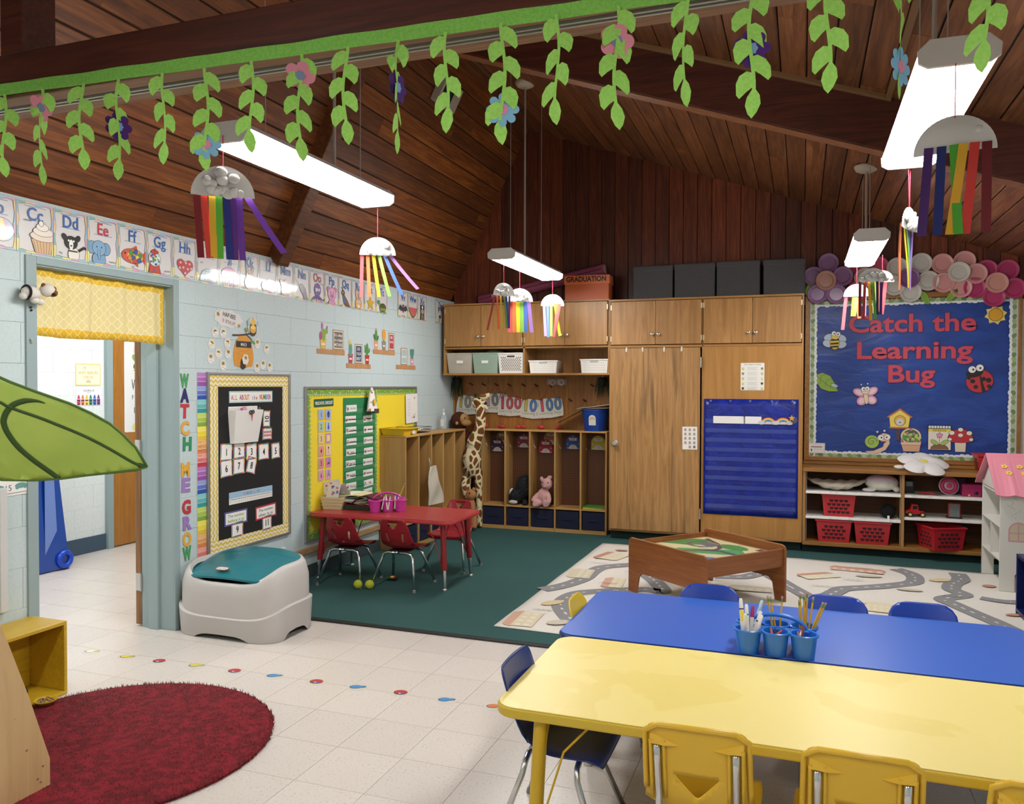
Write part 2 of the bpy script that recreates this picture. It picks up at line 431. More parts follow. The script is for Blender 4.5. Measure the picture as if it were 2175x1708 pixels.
# raceway along the rafter top
rc = MB()
rc.prism([(1.9, zr(1.9) - .014), (4.09, zr(4.09) - .014), (4.09, zr(4.09) - .044), (1.9, zr(1.9) - .044)], -2.885, -2.852, 'Y')
rc.box(4.06, 4.09, -6.6, -2.885, zr(4.09) - .034, zr(4.09) - .006)
tag(rc.build('cable_raceway', M('#7d5c3a', .5), bevel=.003), 'thin tan cable raceway bending along the top of the rafter', 'raceway')
rc = B(1.10, 1.125, -2.75, -.55, zr(1.1) - .036, zr(1.1) - .014).build('cable_raceway', M('#5a4432', .5), bevel=.003)
tag(rc, 'narrow brown raceway running along the ceiling to the round canopy near the ridge', 'raceway')
# rail and baseboard on the left wall
tag(B(.0, .03, -3.1, -1.3, .205, .25).build('trim_rail', wood('rail_wood', '#8a6a48', '#a98660', '#b99670', 'Y', .5), bevel=.006), kind='structure')
tag(B(.0, .012, -3.33, .0, .012, .11).build('baseboard_left', M('#39474b', .6), bevel=.003), kind='structure')
# door opening in the left wall: frame, valance, open door
df = MB()
for a, b in ((-4.855, -4.795), (-3.858, -3.812)): df.box(-.002, .012, a, b, 0, 2.168)
df.box(-.002, .012, -4.795, -3.858, 2.128, 2.168)
df.box(-.24, 0, -4.815, -4.79, 0, 2.145).box(-.24, 0, -3.858, -3.835, 0, 2.145).box(-.24, 0, -4.79, -3.858, 2.12, 2.145)
df.box(-.185, -.11, -3.876, -3.857, 0, 2.121).box(-.185, -.11, -4.791, -4.772, 0, 2.121).box(-.185, -.11, -4.772, -3.876, 2.105, 2.121)
df.box(-.25, -.235, -4.87, -4.79, 0, 2.17).box(-.25, -.235, -3.858, -3.82, 0, 2.17).box(-.25, -.235, -4.79, -3.858, 2.12, 2.17)
tag(df.build('trim_1', W_TRIM, bevel=.003), kind='structure')
dr = B(-.302, -.255, -3.855, -2.98, .012, 2.1).build('door_1', wood('open_door_wood', '#5b3c20', '#7c5530', '#936a40', 'Z', .4), bevel=.003)
tag(dr, kind='structure')
for z in (.28, 1.12, 1.85):
    h = B(-.3, -.258, -3.8585, -3.854, z - .055, z + .055).build('hinge', M('#c9cacb', .35, .7), dr, bevel=.002)
    MB().cyl((-.252, -3.862, z - .055), (-.252, -3.862, z + .055), .007).build('hinge_pin', M('#b9b7b0', .3, .8), h, 30)
# hall door
d2 = B(-2.412, -2.385, -2.03, -1.1, .012, 2.1).build('door_2', wood('hall_door_wood', '#94601f', '#a86f2a', '#b87c33', 'Z', .35), bevel=.003)
tag(d2, kind='structure')
tag(B(-2.42, -2.378, -2.095, -2.03, 0, 2.15).box(-2.42, -2.38, -2.03, -1.0, 2.1, 2.16).box(-2.42, -2.38, -1.1, -1.03, 0, 2.1).build('trim_2', W_TRIM, bevel=.003), kind='structure')
# valance
def val(u, v):
    y = -4.786 + u * .922; z = 2.118 - v * .345
    fold = .012 * math.sin(u * 23) + .008 * math.sin(u * 51 + 1.3) + .010 * v * math.sin(u * 9 + .6)
    return (-.055 + fold * (1 if v > .1 else .5), y, z - .006 * v * math.sin(u * 7) - .004 * v * u)
VAL, nt, bb = _new('valance_cotton')
tcv = mapped(nt, (1, 1, 1)); sp = nt.nodes.new('ShaderNodeSeparateXYZ'); nt.links.new(tcv, sp.inputs[0])
def mth(op, a, b=None):
    n = nt.nodes.new('ShaderNodeMath'); n.operation = op
    for i, v in enumerate((a, b)):
        if v is None: continue
        if isinstance(v, (int, float)): n.inputs[i].default_value = v
        else: nt.links.new(v, n.inputs[i])
    return n.outputs[0]
u_ = mth('MULTIPLY', mth('ADD', sp.outputs[1], sp.outputs[2]), 19.); w_ = mth('MULTIPLY', mth('SUBTRACT', sp.outputs[1], sp.outputs[2]), 19.)
wob = lambda a, b: mth('ABSOLUTE', mth('SUBTRACT', mth('FRACT', mth('ADD', a, mth('MULTIPLY', mth('SINE', mth('MULTIPLY', b, 6.283)), .05))), .5))
ln = mth('LESS_THAN', mth('MINIMUM', wob(u_, w_), wob(w_, u_)), .045)
hem = mth('MAXIMUM', mth('GREATER_THAN', sp.outputs[2], 2.078), mth('MAXIMUM', mth('LESS_THAN', sp.outputs[2], 1.815), mth('GREATER_THAN', sp.outputs[1], -3.90)))
cc = mixc(nt, hem, mixc(nt, ln, lin('#e3d295'), lin('#f0e6c0')), mixc(nt, ln, lin('#e3b52c'), lin('#f2dc8e')))
nt.links.new(cc, bb.inputs['Base Color']); bb.inputs['Roughness'].default_value = .85
o = MB().grid(val, 60, 8, th=(.002, 0, 0)).build('valance', VAL, smooth=True)
tag(o, 'yellow lattice-print valance curtain hanging in the doorway', 'curtain')
MB().cyl((-.085, -4.788, 2.1), (-.085, -3.86, 2.1), .006).build('curtain_rod', M('#e9e7e0', .4), o)
# ================================================================== LIGHTS
LENS, nt, bb = _new('lamp_diffuser')
bb.inputs['Base Color'].default_value = (.9, .92, .9, 1); bb.inputs['Emission Color'].default_value = (1., .975, .94, 1); bb.inputs['Emission Strength'].default_value = LAMP
WENAMEL = M('#e6e3df', .4)
ROD = M('#a9a39a', .45, .3)
def lamp(y, x, label, rose=None, wires=(), h=.62):
    t = thing('pendant_light', label, 'light', (x, y, 2.50), group='suspended fluorescent fixtures')
    cap = [(-.085, 0), (.085, 0), (.112, .016), (.115, .055), (.08, .088), (-.08, .088), (-.115, .055), (-.112, .016)]
    for s in (-1, 1):
        a, b = (s * (h - .012), s * h) if s > 0 else (s * h, s * (h - .012))
        MB().prism(cap, a, b, 'Y').build('end_cap', WENAMEL, t, bevel=.002)
    MB().prism([(-.08, .001), (.08, .001), (.106, .017), (.109, .053), (-.109, .053), (-.106, .017)], -h + .012, h - .012, 'Y').build('diffuser', LENS, t)
    MB().prism([(-.11, .054), (.11, .054), (.076, .086), (-.076, .086)], -h + .012, h - .012, 'Y').build('housing', WENAMEL, t)
    top = zr(x) - 2.5 - .01
    if rose is not None:
        MB().tube([(0, rose, .086), (.012 * 0, rose, top)], .008, 8).build('stem', ROD, t)
        MB().lathe([(.004, -.045), (.05, -.045), (.075, -.032), (.085, -.012), (.085, .0), (.004, .002)], (0, rose, top), 20).build('canopy', M('#b5aa96', .5), t, 40)
    for wy in wires:
        MB().cyl((0, wy, .086), (0, wy, top), .0025, n=6).build('hanger_wire', ROD, t)
    return t
lamp(-4.5, 1.43, 'long pendant light above the toy box, beside the letter cards', .2, (-.35, .45))
lamp(-1.3, 1.44, 'pendant light hanging in front of the orange box and pink tube', -.1, (-.45, .35), .66)
lamp(-4.41, 4.08, 'large pendant light right above the yellow and blue tables', -.1, (-.4, .3))
lamp(-1.27, 4.07, 'small pendant light in front of the paper plate flowers', -.05, (-.4, .35))
for i, x in enumerate((1.48, 4.08)):
    lamp(-7.65, x, 'pendant light behind the tie beam, on the side of the ' + ('doorway' if i == 0 else 'tables'), 0., (-.4, .4))
for hy, lab in ((-2.4, 'far'), (-4.7, 'near')):  # second lamp is added out of view to brighten the corridor
  t = thing('hall_light', lab + ' ceiling light of the corridor behind the doorway', 'light', (-1.3, hy, 2.58))
  B(-.14, .14, -.62, .62, -.04, .018).build('housing', WENAMEL, t); B(-.12, .12, -.6, .6, -.05, -.041).build('diffuser', LENS, t)
# ================================================================== BACK WALL: CABINETS
METAL = M('#c8c4bc', .28, .9); BRASS = M('#cbbd97', .35, .7)
def knob(p, parent, r=.015):
    return MB().lathe([(.006, 0), (.007, .012), (r, .018), (r, .026), (r * .6, .03), (.001, .031)], n=14).xf(Matrix.Translation(p) @ Matrix.Rotation(PI / 2, 4, 'X')).build('knob', METAL, parent, 40)
def hinge(x, z, parent, y=-.019, h=.05):
    return B(x - .006, x + .006, y - .003, y + .002, z - h / 2, z + h / 2).build('hinge', BRASS, parent, bevel=.0015)
uc = thing('wall_cupboard', 'birch wall cupboard with four doors above an open shelf of baskets', 'cabinet', (0, 0, 1.63))
def cb(name, *a, mat=CAB_X, par=uc, z=1.63, bev=.002): return B(a[0], a[1], a[2], a[3], a[4] - z, a[5] - z).build(name, mat, par, bevel=bev)
cb('side_panel', .052, .07, .0, .395, 1.632, 2.38, mat=CAB_W); cb('side_panel', 1.832, 1.847, .0, .395, 1.632, 2.38, mat=CAB_W)
cb('top_panel', .048, 1.849, -.012, .4, 2.365, 2.383); cb('bottom_panel', .048, 1.849, -.006, .4, 1.632, 1.652); cb('shelf', .07, 1.832, .0, .395, 1.907, 1.927)
cb('divider', .944, .962, .0, .395, 1.652, 2.365, mat=CAB_W); cb('back_panel', .07, 1.832, .38, .395, 1.652, 2.365, mat=CAB_W)
for a, b, kx, hx in ((.076, .481, .457, .076), (.485, .940, .517, .94), (.966, 1.392, 1.36, .966), (1.396, 1.828, 1.423, 1.828)):
    d_ = cb('door', a, b, -.019, -.001, 1.932, 2.36, mat=CAB_W); knob((kx, -.019, 2.034 - 1.63), d_)
    for z in (1.99, 2.305): hinge(hx, z - 1.63, d_)
cl = thing('closet_cabinet', 'tall built-in oak closet with upper doors and one full-height door', 'cabinet', (0, 0, 0))
def cc_(name, *a, mat=CAB_W, bev=.002): return cb(name, *a, mat=mat, par=cl, z=0, bev=bev)
cc_('stile', 1.849, 1.861, -.004, .4, .1, 2.37); cc_('stile', 2.741, 2.753, -.004, .4, .1, 2.37); cc_('stile', 3.632, 3.648, -.004, .4, .1, 2.37)
cc_('top_panel', 1.847, 3.65, -.014, .4, 2.352, 2.372, mat=CAB_X); cc_('rail', 1.861, 3.632, -.004, .02, 1.898, 1.922, mat=CAB_X)
cc_('bottom_panel', 1.849, 3.648, .0, .4, .095, .115, mat=CAB_X); cc_('toe_kick', 1.85, 3.64, .09, .11, .012, .095, mat=M('#1d3533', .8)); cc_('back_panel', 1.86, 3.63, .38, .4, .115, 2.35)
for a, b, kx, hx in ((1.866, 2.299, 2.271, 1.866), (2.303, 2.737, 2.331, 2.737), (2.757, 3.197, 3.166, 2.757), (3.201, 3.628, 3.232, 3.628)):
    d_ = cc_('door', a, b, -.019, -.001, 1.928, 2.347); knob((kx, -.019, 2.024), d_)
    for z in (1.985, 2.29): hinge(hx, z, d_)
td = cc_('closet_door', 1.864, 2.728, -.024, -.001, .118, 1.893, mat=CAB_D)
for z in (1.75, .31): B(2.729, 2.741, -.03, -.02, z - .05, z + .05).build('hinge', METAL, td, bevel=.002)
k = MB().lathe([(.03, 0), (.03, .006), (.012, .01), (.012, .03), (.028, .036), (.031, .05), (.022, .06), (.002, .062)], n=18).xf(Matrix.Translation((1.915, -.024, .963)) @ Matrix.Rotation(PI / 2, 4, 'X')).build('door_knob', METAL, td, 40)
for x in (2.022, 2.18, 2.388, 2.554):
    h = B(x - .008, x + .008, -.03, -.0245, 1.855, 1.9).box(x - .003, x + .006, -.036, -.03, 1.857, 1.878).build('adhesive_hook', M('#e6e4de', .3), td, bevel=.003)
cc_('fixed_panel', 2.753, 3.632, -.001, .012, .115, 1.898, mat=wood('panel_birch', '#9c6d33', '#ad7b3d', '#b98747', 'Z', .38, .4))
# recess behind the lockers
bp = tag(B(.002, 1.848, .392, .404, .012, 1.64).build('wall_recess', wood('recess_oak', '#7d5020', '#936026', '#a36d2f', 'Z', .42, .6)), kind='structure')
B(.0, .02, .372, .392, .012, 1.63).build('corner_strip', CAB_X, bp); B(1.295, 1.315, .383, .393, .012, 1.63).build('joint_strip', wood('joint_w', '#84561f', '#9a672b', '#a87536', 'Z', .42), bp)
RED_W = M('#6a1f14', .5)
for i, (x, z) in enumerate([(.225, 1.53), (.372, 1.525), (.523, 1.525), (.673, 1.522), (.832, 1.522), (.978, 1.518), (1.133, 1.514), (1.588, 1.52), (1.353, 1.365), (1.509, 1.362)]):
    MB().tube([(x, .392, z), (x - .006, .35, z + .012), (x - .012, .33, z + .02)], [.009, .008, .011], 8).build('coat_peg', RED_W, bp, 40)
# shelf unit under the notice board
su = thing('shelf_unit', 'low wooden shelf unit with white-lined shelves under the blue notice board', 'shelf unit', (3.65, 0, 0))
def sb(name, *a, mat=CAB_X, bev=.003): return B(a[0] - 3.65, a[1] - 3.65, *a[2:]).build(name, mat, su, bevel=bev)
OAK = wood('shelf_oak', '#7c5223', '#95662f', '#a8783c', 'X', .42, .7)
sb('top_board', 3.652, 6.1, -.025, .39, .752, .785, mat=OAK); sb('bottom_board', 3.652, 6.1, -.01, .39, .08, .115, mat=OAK)
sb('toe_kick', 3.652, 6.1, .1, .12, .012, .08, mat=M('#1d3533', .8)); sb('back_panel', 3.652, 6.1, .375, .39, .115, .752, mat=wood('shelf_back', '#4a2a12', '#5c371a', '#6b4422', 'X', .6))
for x in (3.652, 4.468, 5.29, 6.08): sb('upright', x, x + .026, 0, .38, .115, .752, mat=CAB_W)
MARB = speckle('marble_paper', '#eceae6', '#c9c7c4', 9, .3, .55, .7)
for a, b, z in ((3.678, 4.468, .55), (3.678, 4.468, .322), (4.494, 5.29, .55), (4.494, 5.29, .353), (5.316, 6.08, .55), (5.316, 6.08, .353)):
    sb('shelf', a, b, .004, .375, z, z + .024, mat=MARB, bev=.004)
for x in (3.682, 4.46): sb('shelf_standard', x, x + .006, .02, .034, .12, .75, mat=M('#b9b6ae', .4, .6))
tag(B(3.655, 6.1, .372, .398, .787, .822).build('trim_3', OAK, bevel=.004), kind='structure')
# ------------------------------------------------------------------ on top of the cabinets
GREY = speckle('grey_fabric', '#4b4a4b', '#3f3e40', 300, .9, .45, .6, .2)
for i, (a, b, rz, z1, lab) in enumerate([(2.06, 2.45, .03, 2.698, 'first from the orange box'), (2.465, 2.852, .0, 2.702, 'second from the orange box'), (2.862, 3.262, -.01, 2.705, 'third from the orange box'), (3.285, 3.66, .0, 2.702, 'at the end nearest the plate flowers')]):
    t = thing('storage_cube', 'dark grey fabric cube on the closet top, ' + lab, 'box', ((a + b) / 2, .21, 2.373), rz, 'grey fabric cubes on the closet')
    w = (b - a) / 2
    B(-w + .004, w - .004, -.155, .155, 0, z1 - 2.4).build('body', GREY, t, bevel=.012); B(-w, w, -.16, .16, z1 - 2.4 - .03, z1 - 2.373).build('lid', GREY, t, bevel=.012)
t = thing('shoe_box', 'orange cardboard box lettered GRADUATION on the cupboard top', 'box', (1.6, .135, 2.384), .05)
OR = M('#c86236', .5)
B(-.222, .222, -.11, .11, 0, .2).build('box_body', OR, t, bevel=.003); ld = B(-.23, .23, -.118, .118, .155, .245).build('lid', M('#d87244', .45), t, bevel=.004)
d = D(); d.text('GRADUATION', 0, 0, .052, '#1a1210', .03, w=.4); p = d.build('lettering', PRINT(.5), ld, normals=False); p.matrix_basis = FR('B', -.005, .182, -.1185)
t = thing('tube_bag', 'long dusty pink zip bag leaning behind the orange box', 'bag', (1.03, .322, 2.384)); t.rotation_euler = (0, 0, 0)
PK = M('#a3536f', .7)
MB().tube([(-.70, 0, .06), (-.69, 0, .062), (.68, 0, .335), (.69, 0, .337)], [.05, .062, .062, .055], 12).build('bag_body', PK, t, 50)
MB().tube([(-.68, -.062, .066), (.67, -.062, .336)], .004, 6).build('zip', M('#5a2439', .6), t)
MB().cyl((.685, 0, .336), (.70, 0, .339), .05, n=14).build('end_disc', M('#b79aa0', .7), t)
d = D()
for i in range(2):
    for j in range(2): d.rect(i * .016, j * .016, i * .016 + .013, j * .016 + .013, '#d8c6c9')
for i in range(3): d.rect(.042 + i * .022, 0, .05 + i * .022, .029, '#d8c6c9'); d.rect(.05 + i * .022, .0, .056 + i * .022, .008, '#d8c6c9')
p = d.build('print', PRINT(.6), t, normals=False); p.matrix_basis = FR('B', -.53, .085, -.065, .19)
# ------------------------------------------------------------------ baskets on the open shelf
def basket(name, label, x, y, z, w, dp, h, mat, taper=.9, group=None, holes=None, rz=0, lip=.006, th=.004, hole_col='#2b2118', handle=True, solid=False):
    """open basket with walls; holes are real dark recesses let into the sides"""
    t = thing(name, label, 'basket', (x, y, z), rz, group)
    a, b = w / 2, dp / 2; ka = taper
    def ring(s, zz, o=0): return [(sx * (a * s + o), sy * (b * s + o), zz) for sx, sy in ((-1, -1), (1, -1), (1, 1), (-1, 1))]
    m = MB().loft([ring(ka, 0), ring(1, h), ring(1, h, -th), ring(ka, th, -th)], caps=False)
    m.add(ring(ka, 0), [(3, 2, 1, 0)]); m.add(ring(ka, th, -th), [(0, 1, 2, 3)])
    body = m.build('basket_body', mat, t, bevel=.003)
    MB().loft([ring(1, h - .014, 0), ring(1, h - .014, lip), ring(1, h, lip), ring(1, h, -th), ring(1, h - .014, -th)], caps=False).build('rim', mat, t, bevel=.002)
    if holes:
        nx, nz, r, sh = holes; hm = MB(); HM = M(hole_col, .9)
        def put(face, u, v, rad):
            s = ka + (1 - ka) * v / h
            if face == 'F': c, rt = (u * s, -b * s - .0006, v), Matrix.Rotation(PI / 2, 4, 'X')
            elif face == 'R': c, rt = (a * s + .0006, u * s, v), Matrix.Rotation(PI / 2, 4, 'Y')
            else: c, rt = (-a * s - .0006, u * s, v), Matrix.Rotation(-PI / 2, 4, 'Y')
            i0 = len(hm.v); n = 6 if sh == 'hex' else 8
            hm.add([(rad * math.cos(2 * PI * k / n), rad * math.sin(2 * PI * k / n), 0) for k in range(n)], [tuple(range(n))])
            hm.xf(Matrix.Translation(c) @ rt, i0)
        for f in ('F', 'L', 'R'):
            L = (w if f == 'F' else dp); nn = nx if f == 'F' else max(3, int(nx * dp / w))
            for j in range(nz):
                for i in range(nn - (j % 2)):
                    u = (-.5 + (i + 1 + .5 * (j % 2)) / (nn + 1)) * L * .9; v = h * (.12 + .68 * (j + .5) / nz)
                    if handle and v > h * .72 and abs(u) < L * .22: continue
                    put(f, u, v, r)
        tag(hm.build('holes', HM, t, normals=False), kind='stuff')
    if handle:
        for sy in (-1,):
            MB().prism(rrect(w * .3, .02, .0099), 0, .0012, 'Z').xf(Matrix.Translation((0, -b * (ka + (1 - ka) * .82) - .0005, h * .82)) @ Matrix.Rotation(PI / 2, 4, 'X')).build('grip_hole', M(hole_col, .8), t)  # flat dark plate, the grip opening's shade given as colour
    return t
TR = M('#d9d3c6', .35, alpha=.55); WH = M('#e9e7e2', .4)
def blob(name, mat, parent, c, r, seed, amp=.25, n=20, m=12, col=None):
    rnd = random.Random(seed); ks = [(rnd.uniform(2, 6), rnd.uniform(2, 6), rnd.uniform(2, 6), rnd.uniform(0, 6)) for _ in range(5)]
    mb = MB().ball((0, 0, 0), 1., n, m)
    out = []
    for v in mb.v:
        f = 1 + amp * sum(math.sin(a * v[0] + b * v[1] + c_ * v[2] + p) for a, b, c_, p in ks) / 5
        out.append((c[0] + v[0] * r[0] * f, c[1] + v[1] * r[1] * f, c[2] + v[2] * r[2] * f))
    mb.v = out; return mb.build(name, mat, parent, True)
t = basket('storage_basket', 'clear plastic basket of yellow and pink fabrics at the shelf end', .22, .19, 1.653, .296, .33, .215, TR, .86, 'baskets on the cupboard shelf', (9, 7, .006, 'o'), hole_col='#b9ad95')
blob('yellow_cloth', M('#d9b866', .9), t, (0, 0, .115), (.115, .13, .045), 3); blob('pink_cloth', M('#c9606a', .9), t, (0, 0, .05), (.115, .13, .05), 4); blob('pale_cloth', M('#e6cdb4', .9), t, (.01, 0, .17), (.115, .13, .03), 9)
B(-.03, .045, -.166, -.164, .105, .135).build('name_tag', M('#efeeea', .5), t)
t = basket('storage_basket', 'clear plastic basket overflowing with pale green fabric', .515, .19, 1.653, .29, .33, .215, M('#a9c0ad', .35, alpha=.75), .88, 'baskets on the cupboard shelf', (9, 7, .006, 'o'), hole_col='#8fa796')
blob('green_cloth', M('#a2b8a4', .9), t, (.0, 0, .15), (.125, .14, .09), 12, .3); blob('green_cloth', M('#8fa894', .9), t, (.06, .02, .19), (.09, .12, .065), 5, .3)
B(-.04, .035, -.166, -.164, .105, .135).build('name_tag', M('#efeeea', .5), t)
basket('storage_basket', 'tall white perforated basket beside the green fabric basket', .802, .19, 1.653, .288, .33, .212, WH, .9, 'baskets on the cupboard shelf', (11, 9, .0065, 'o'), hole_col='#57483a')
basket('storage_basket', 'low white woven-look basket with dark blue slot, turned slightly', 1.125, .2, 1.653, .29, .34, .13, WH, .92, 'baskets on the cupboard shelf', (11, 4, .004, 'o'), rz=.14, hole_col='#b9b6b0')
basket('storage_basket', 'low white woven-look basket alone at the closet end of the shelf', 1.685, .19, 1.653, .285, .33, .14, WH, .92, 'baskets on the cupboard shelf', (11, 4, .004, 'o'), hole_col='#b9b6b0')
# ------------------------------------------------------------------ coat lockers
LKW = wood('locker_birch', '#a07740', '#b68c52', '#c29a60', 'Z', .4, .5); LKX = wood('locker_edge', '#a07740', '#b68c52', '#c29a60', 'X', .4, .5)
PEG, nt, bb = _new('pegboard')
v = mapped(nt, (1, 1, 1)); s3 = nt.nodes.new('ShaderNodeSeparateXYZ'); nt.links.new(v, s3.inputs[0])
fx = mth('SUBTRACT', mth('FRACT', mth('MULTIPLY', s3.outputs[0], 40.)), .5); fz = mth('SUBTRACT', mth('FRACT', mth('MULTIPLY', s3.outputs[2], 40.)), .5)
dd = mth('LESS_THAN', mth('ADD', mth('MULTIPLY', fx, fx), mth('MULTIPLY', fz, fz)), .03)
nt.links.new(mixc(nt, dd, lin('#5a3318'), lin('#1a0d06')), bb.inputs['Base Color']); bb.inputs['Roughness'].default_value = .6
NAVY = speckle('navy_fabric', '#10173a', '#0b102b', 300, .8, .45, .6, .2)
def locker_frame(t, n, w, dp, h):
    """local: x along, front at y=0, back at y=dp"""
    s = .018; bay = w / n
    for i in range(n + 1):
        x = min(max(i * bay - s / 2, 0), w - s); B(x, x + s, 0, dp, 0, h - s).build('side_panel' if i in (0, n) else 'divider', LKW, t, bevel=.003)
    B(0, w, -.002, dp, h - s, h).build('top_panel', LKX, t, bevel=.004); B(0, w, dp - .008, dp, 0, h - s).build('back_panel', PEG, t)
    B(s, w - s, .002, dp, .0, .036).build('plinth', LKX, t)
    for i in range(n):
        a, b = (i * bay + s / 2 if i else s), ((i + 1) * bay - s / 2 if i < n - 1 else w - s)
        B(a, b, .0, dp - .008, .235, .253).build('shelf', LKX, t, bevel=.002)
        for q in (0,):
            xm = a + .05; MB().tube([(a + .001, dp * .45, h - .16), (a + .012, dp * .45, h - .175), (a + .022, dp * .45, h - .2), (a + .03, dp * .45, h - .185)], .0025, 6).build('coat_hook', METAL, t)
t = thing('coat_locker', 'five-bay wooden coat locker with navy bins, against the back recess', 'locker', (.42, .15, .012))
locker_frame(t, 5, 1.372, .235, 1.051)
for i in range(5):
    o = thing('fabric_bin', 'navy fabric bin in the back locker, ' + ['under the empty bay beside the giraffe', 'under the black whale toy', 'under the pink pig toy', 'under the bay with the blue tag', 'under the bay with the yellow book'][i], 'bin', (.42 + (i + .5) * .2744, .16, .05), 0, 'navy bins in the back locker')
    B(-.118, .118, 0, .2, 0, .185).build('bin_body', NAVY, o, bevel=.006); B(-.055, .055, -.006, .0, .085, .108).build('pull_strap', M('#0c1230', .8), o, bevel=.003)
t = thing('coat_locker', 'wooden coat locker standing lengthwise along the blue wall', 'locker', (.272, -1.295, .012), PI / 2)
locker_frame(t, 5, 1.372, .27, 1.053)
for i in range(5):
    o = thing('fabric_bin', 'navy fabric bin in the locker along the wall, ' + ['bay nearest the red table', 'second bay from the red table', 'bay below the canvas tote bag', 'fourth bay from the red table', 'bay nearest the giraffe'][i], 'bin', (.262, -1.295 + (i + .5) * .2744, .05), PI / 2, 'navy bins in the wall locker')
    B(-.118, .118, 0, .22, 0, .18).build('bin_body', NAVY, o, bevel=.006); B(-.055, .055, -.006, .0, .085, .108).build('pull_strap', M('#0c1230', .8), o, bevel=.003)
# ================================================================== LEFT WALL: LETTER CARDS
K = '#26221f'
def wavy(d, w, h, cols, t=.011, a=.004, line='#6d6a72'):
    P = []
    per = [((-w / 2, -h / 2), (w / 2, -h / 2), (0, 1)), ((w / 2, -h / 2), (w / 2, h / 2), (-1, 0)), ((w / 2, h / 2), (-w / 2, h / 2), (0, -1)), ((-w / 2, h / 2), (-w / 2, -h / 2), (1, 0))]
    ln = []; k = 0
    for p, q, n in per:
        N = 8
        for i in range(N):
            u, v = i / N, (i + 1) / N; f = lambda s: (p[0] + (q[0] - p[0]) * s, p[1] + (q[1] - p[1]) * s)
            e = lambda s: t + a * math.sin(s * 14 + k)
            A, Bq = f(u), f(v); ea, eb = e(u), e(v); s0 = max(u, .06); s1 = min(v, .94)
            C0, C1 = f(s0), f(s1)
            d.poly([A, Bq, (C1[0] + n[0] * eb, C1[1] + n[1] * eb), (C0[0] + n[0] * ea, C0[1] + n[1] * ea)], cols[(i // 2 + k) % len(cols)])
            ln.append((C0[0] + n[0] * ea, C0[1] + n[1] * ea))
        k += 1
    d.z += .0001; d.line(ln + ln[:1], .0014, line)
def star(d, x, y, r, c, n=5, q=.42, o=None, ow=.002, a0=PI / 2):
    pt = lambda R: [(x + (R if i % 2 == 0 else R * q) * math.cos(a0 + PI * i / n), y + (R if i % 2 == 0 else R * q) * math.sin(a0 + PI * i / n)) for i in range(2 * n)]
    if o: d.poly(pt(r + ow * 1.6), o)
    d.poly(pt(r), c)
def heart(d, x, y, s, c, o=None, ow=.002, rot=0):
    def pts(S):
        q = []
        for i in range(24):
            t = 2 * PI * i / 24; a, b = 16 * math.sin(t) ** 3 / 17 * S, (13 * math.cos(t) - 5 * math.cos(2 * t) - 2 * math.cos(3 * t) - math.cos(4 * t)) / 17 * S
            q.append((x + a * math.cos(rot) - b * math.sin(rot), y + a * math.sin(rot) + b * math.cos(rot)))
        return q
    if o: d.poly(pts(s + ow), o)
    d.poly(pts(s), c)
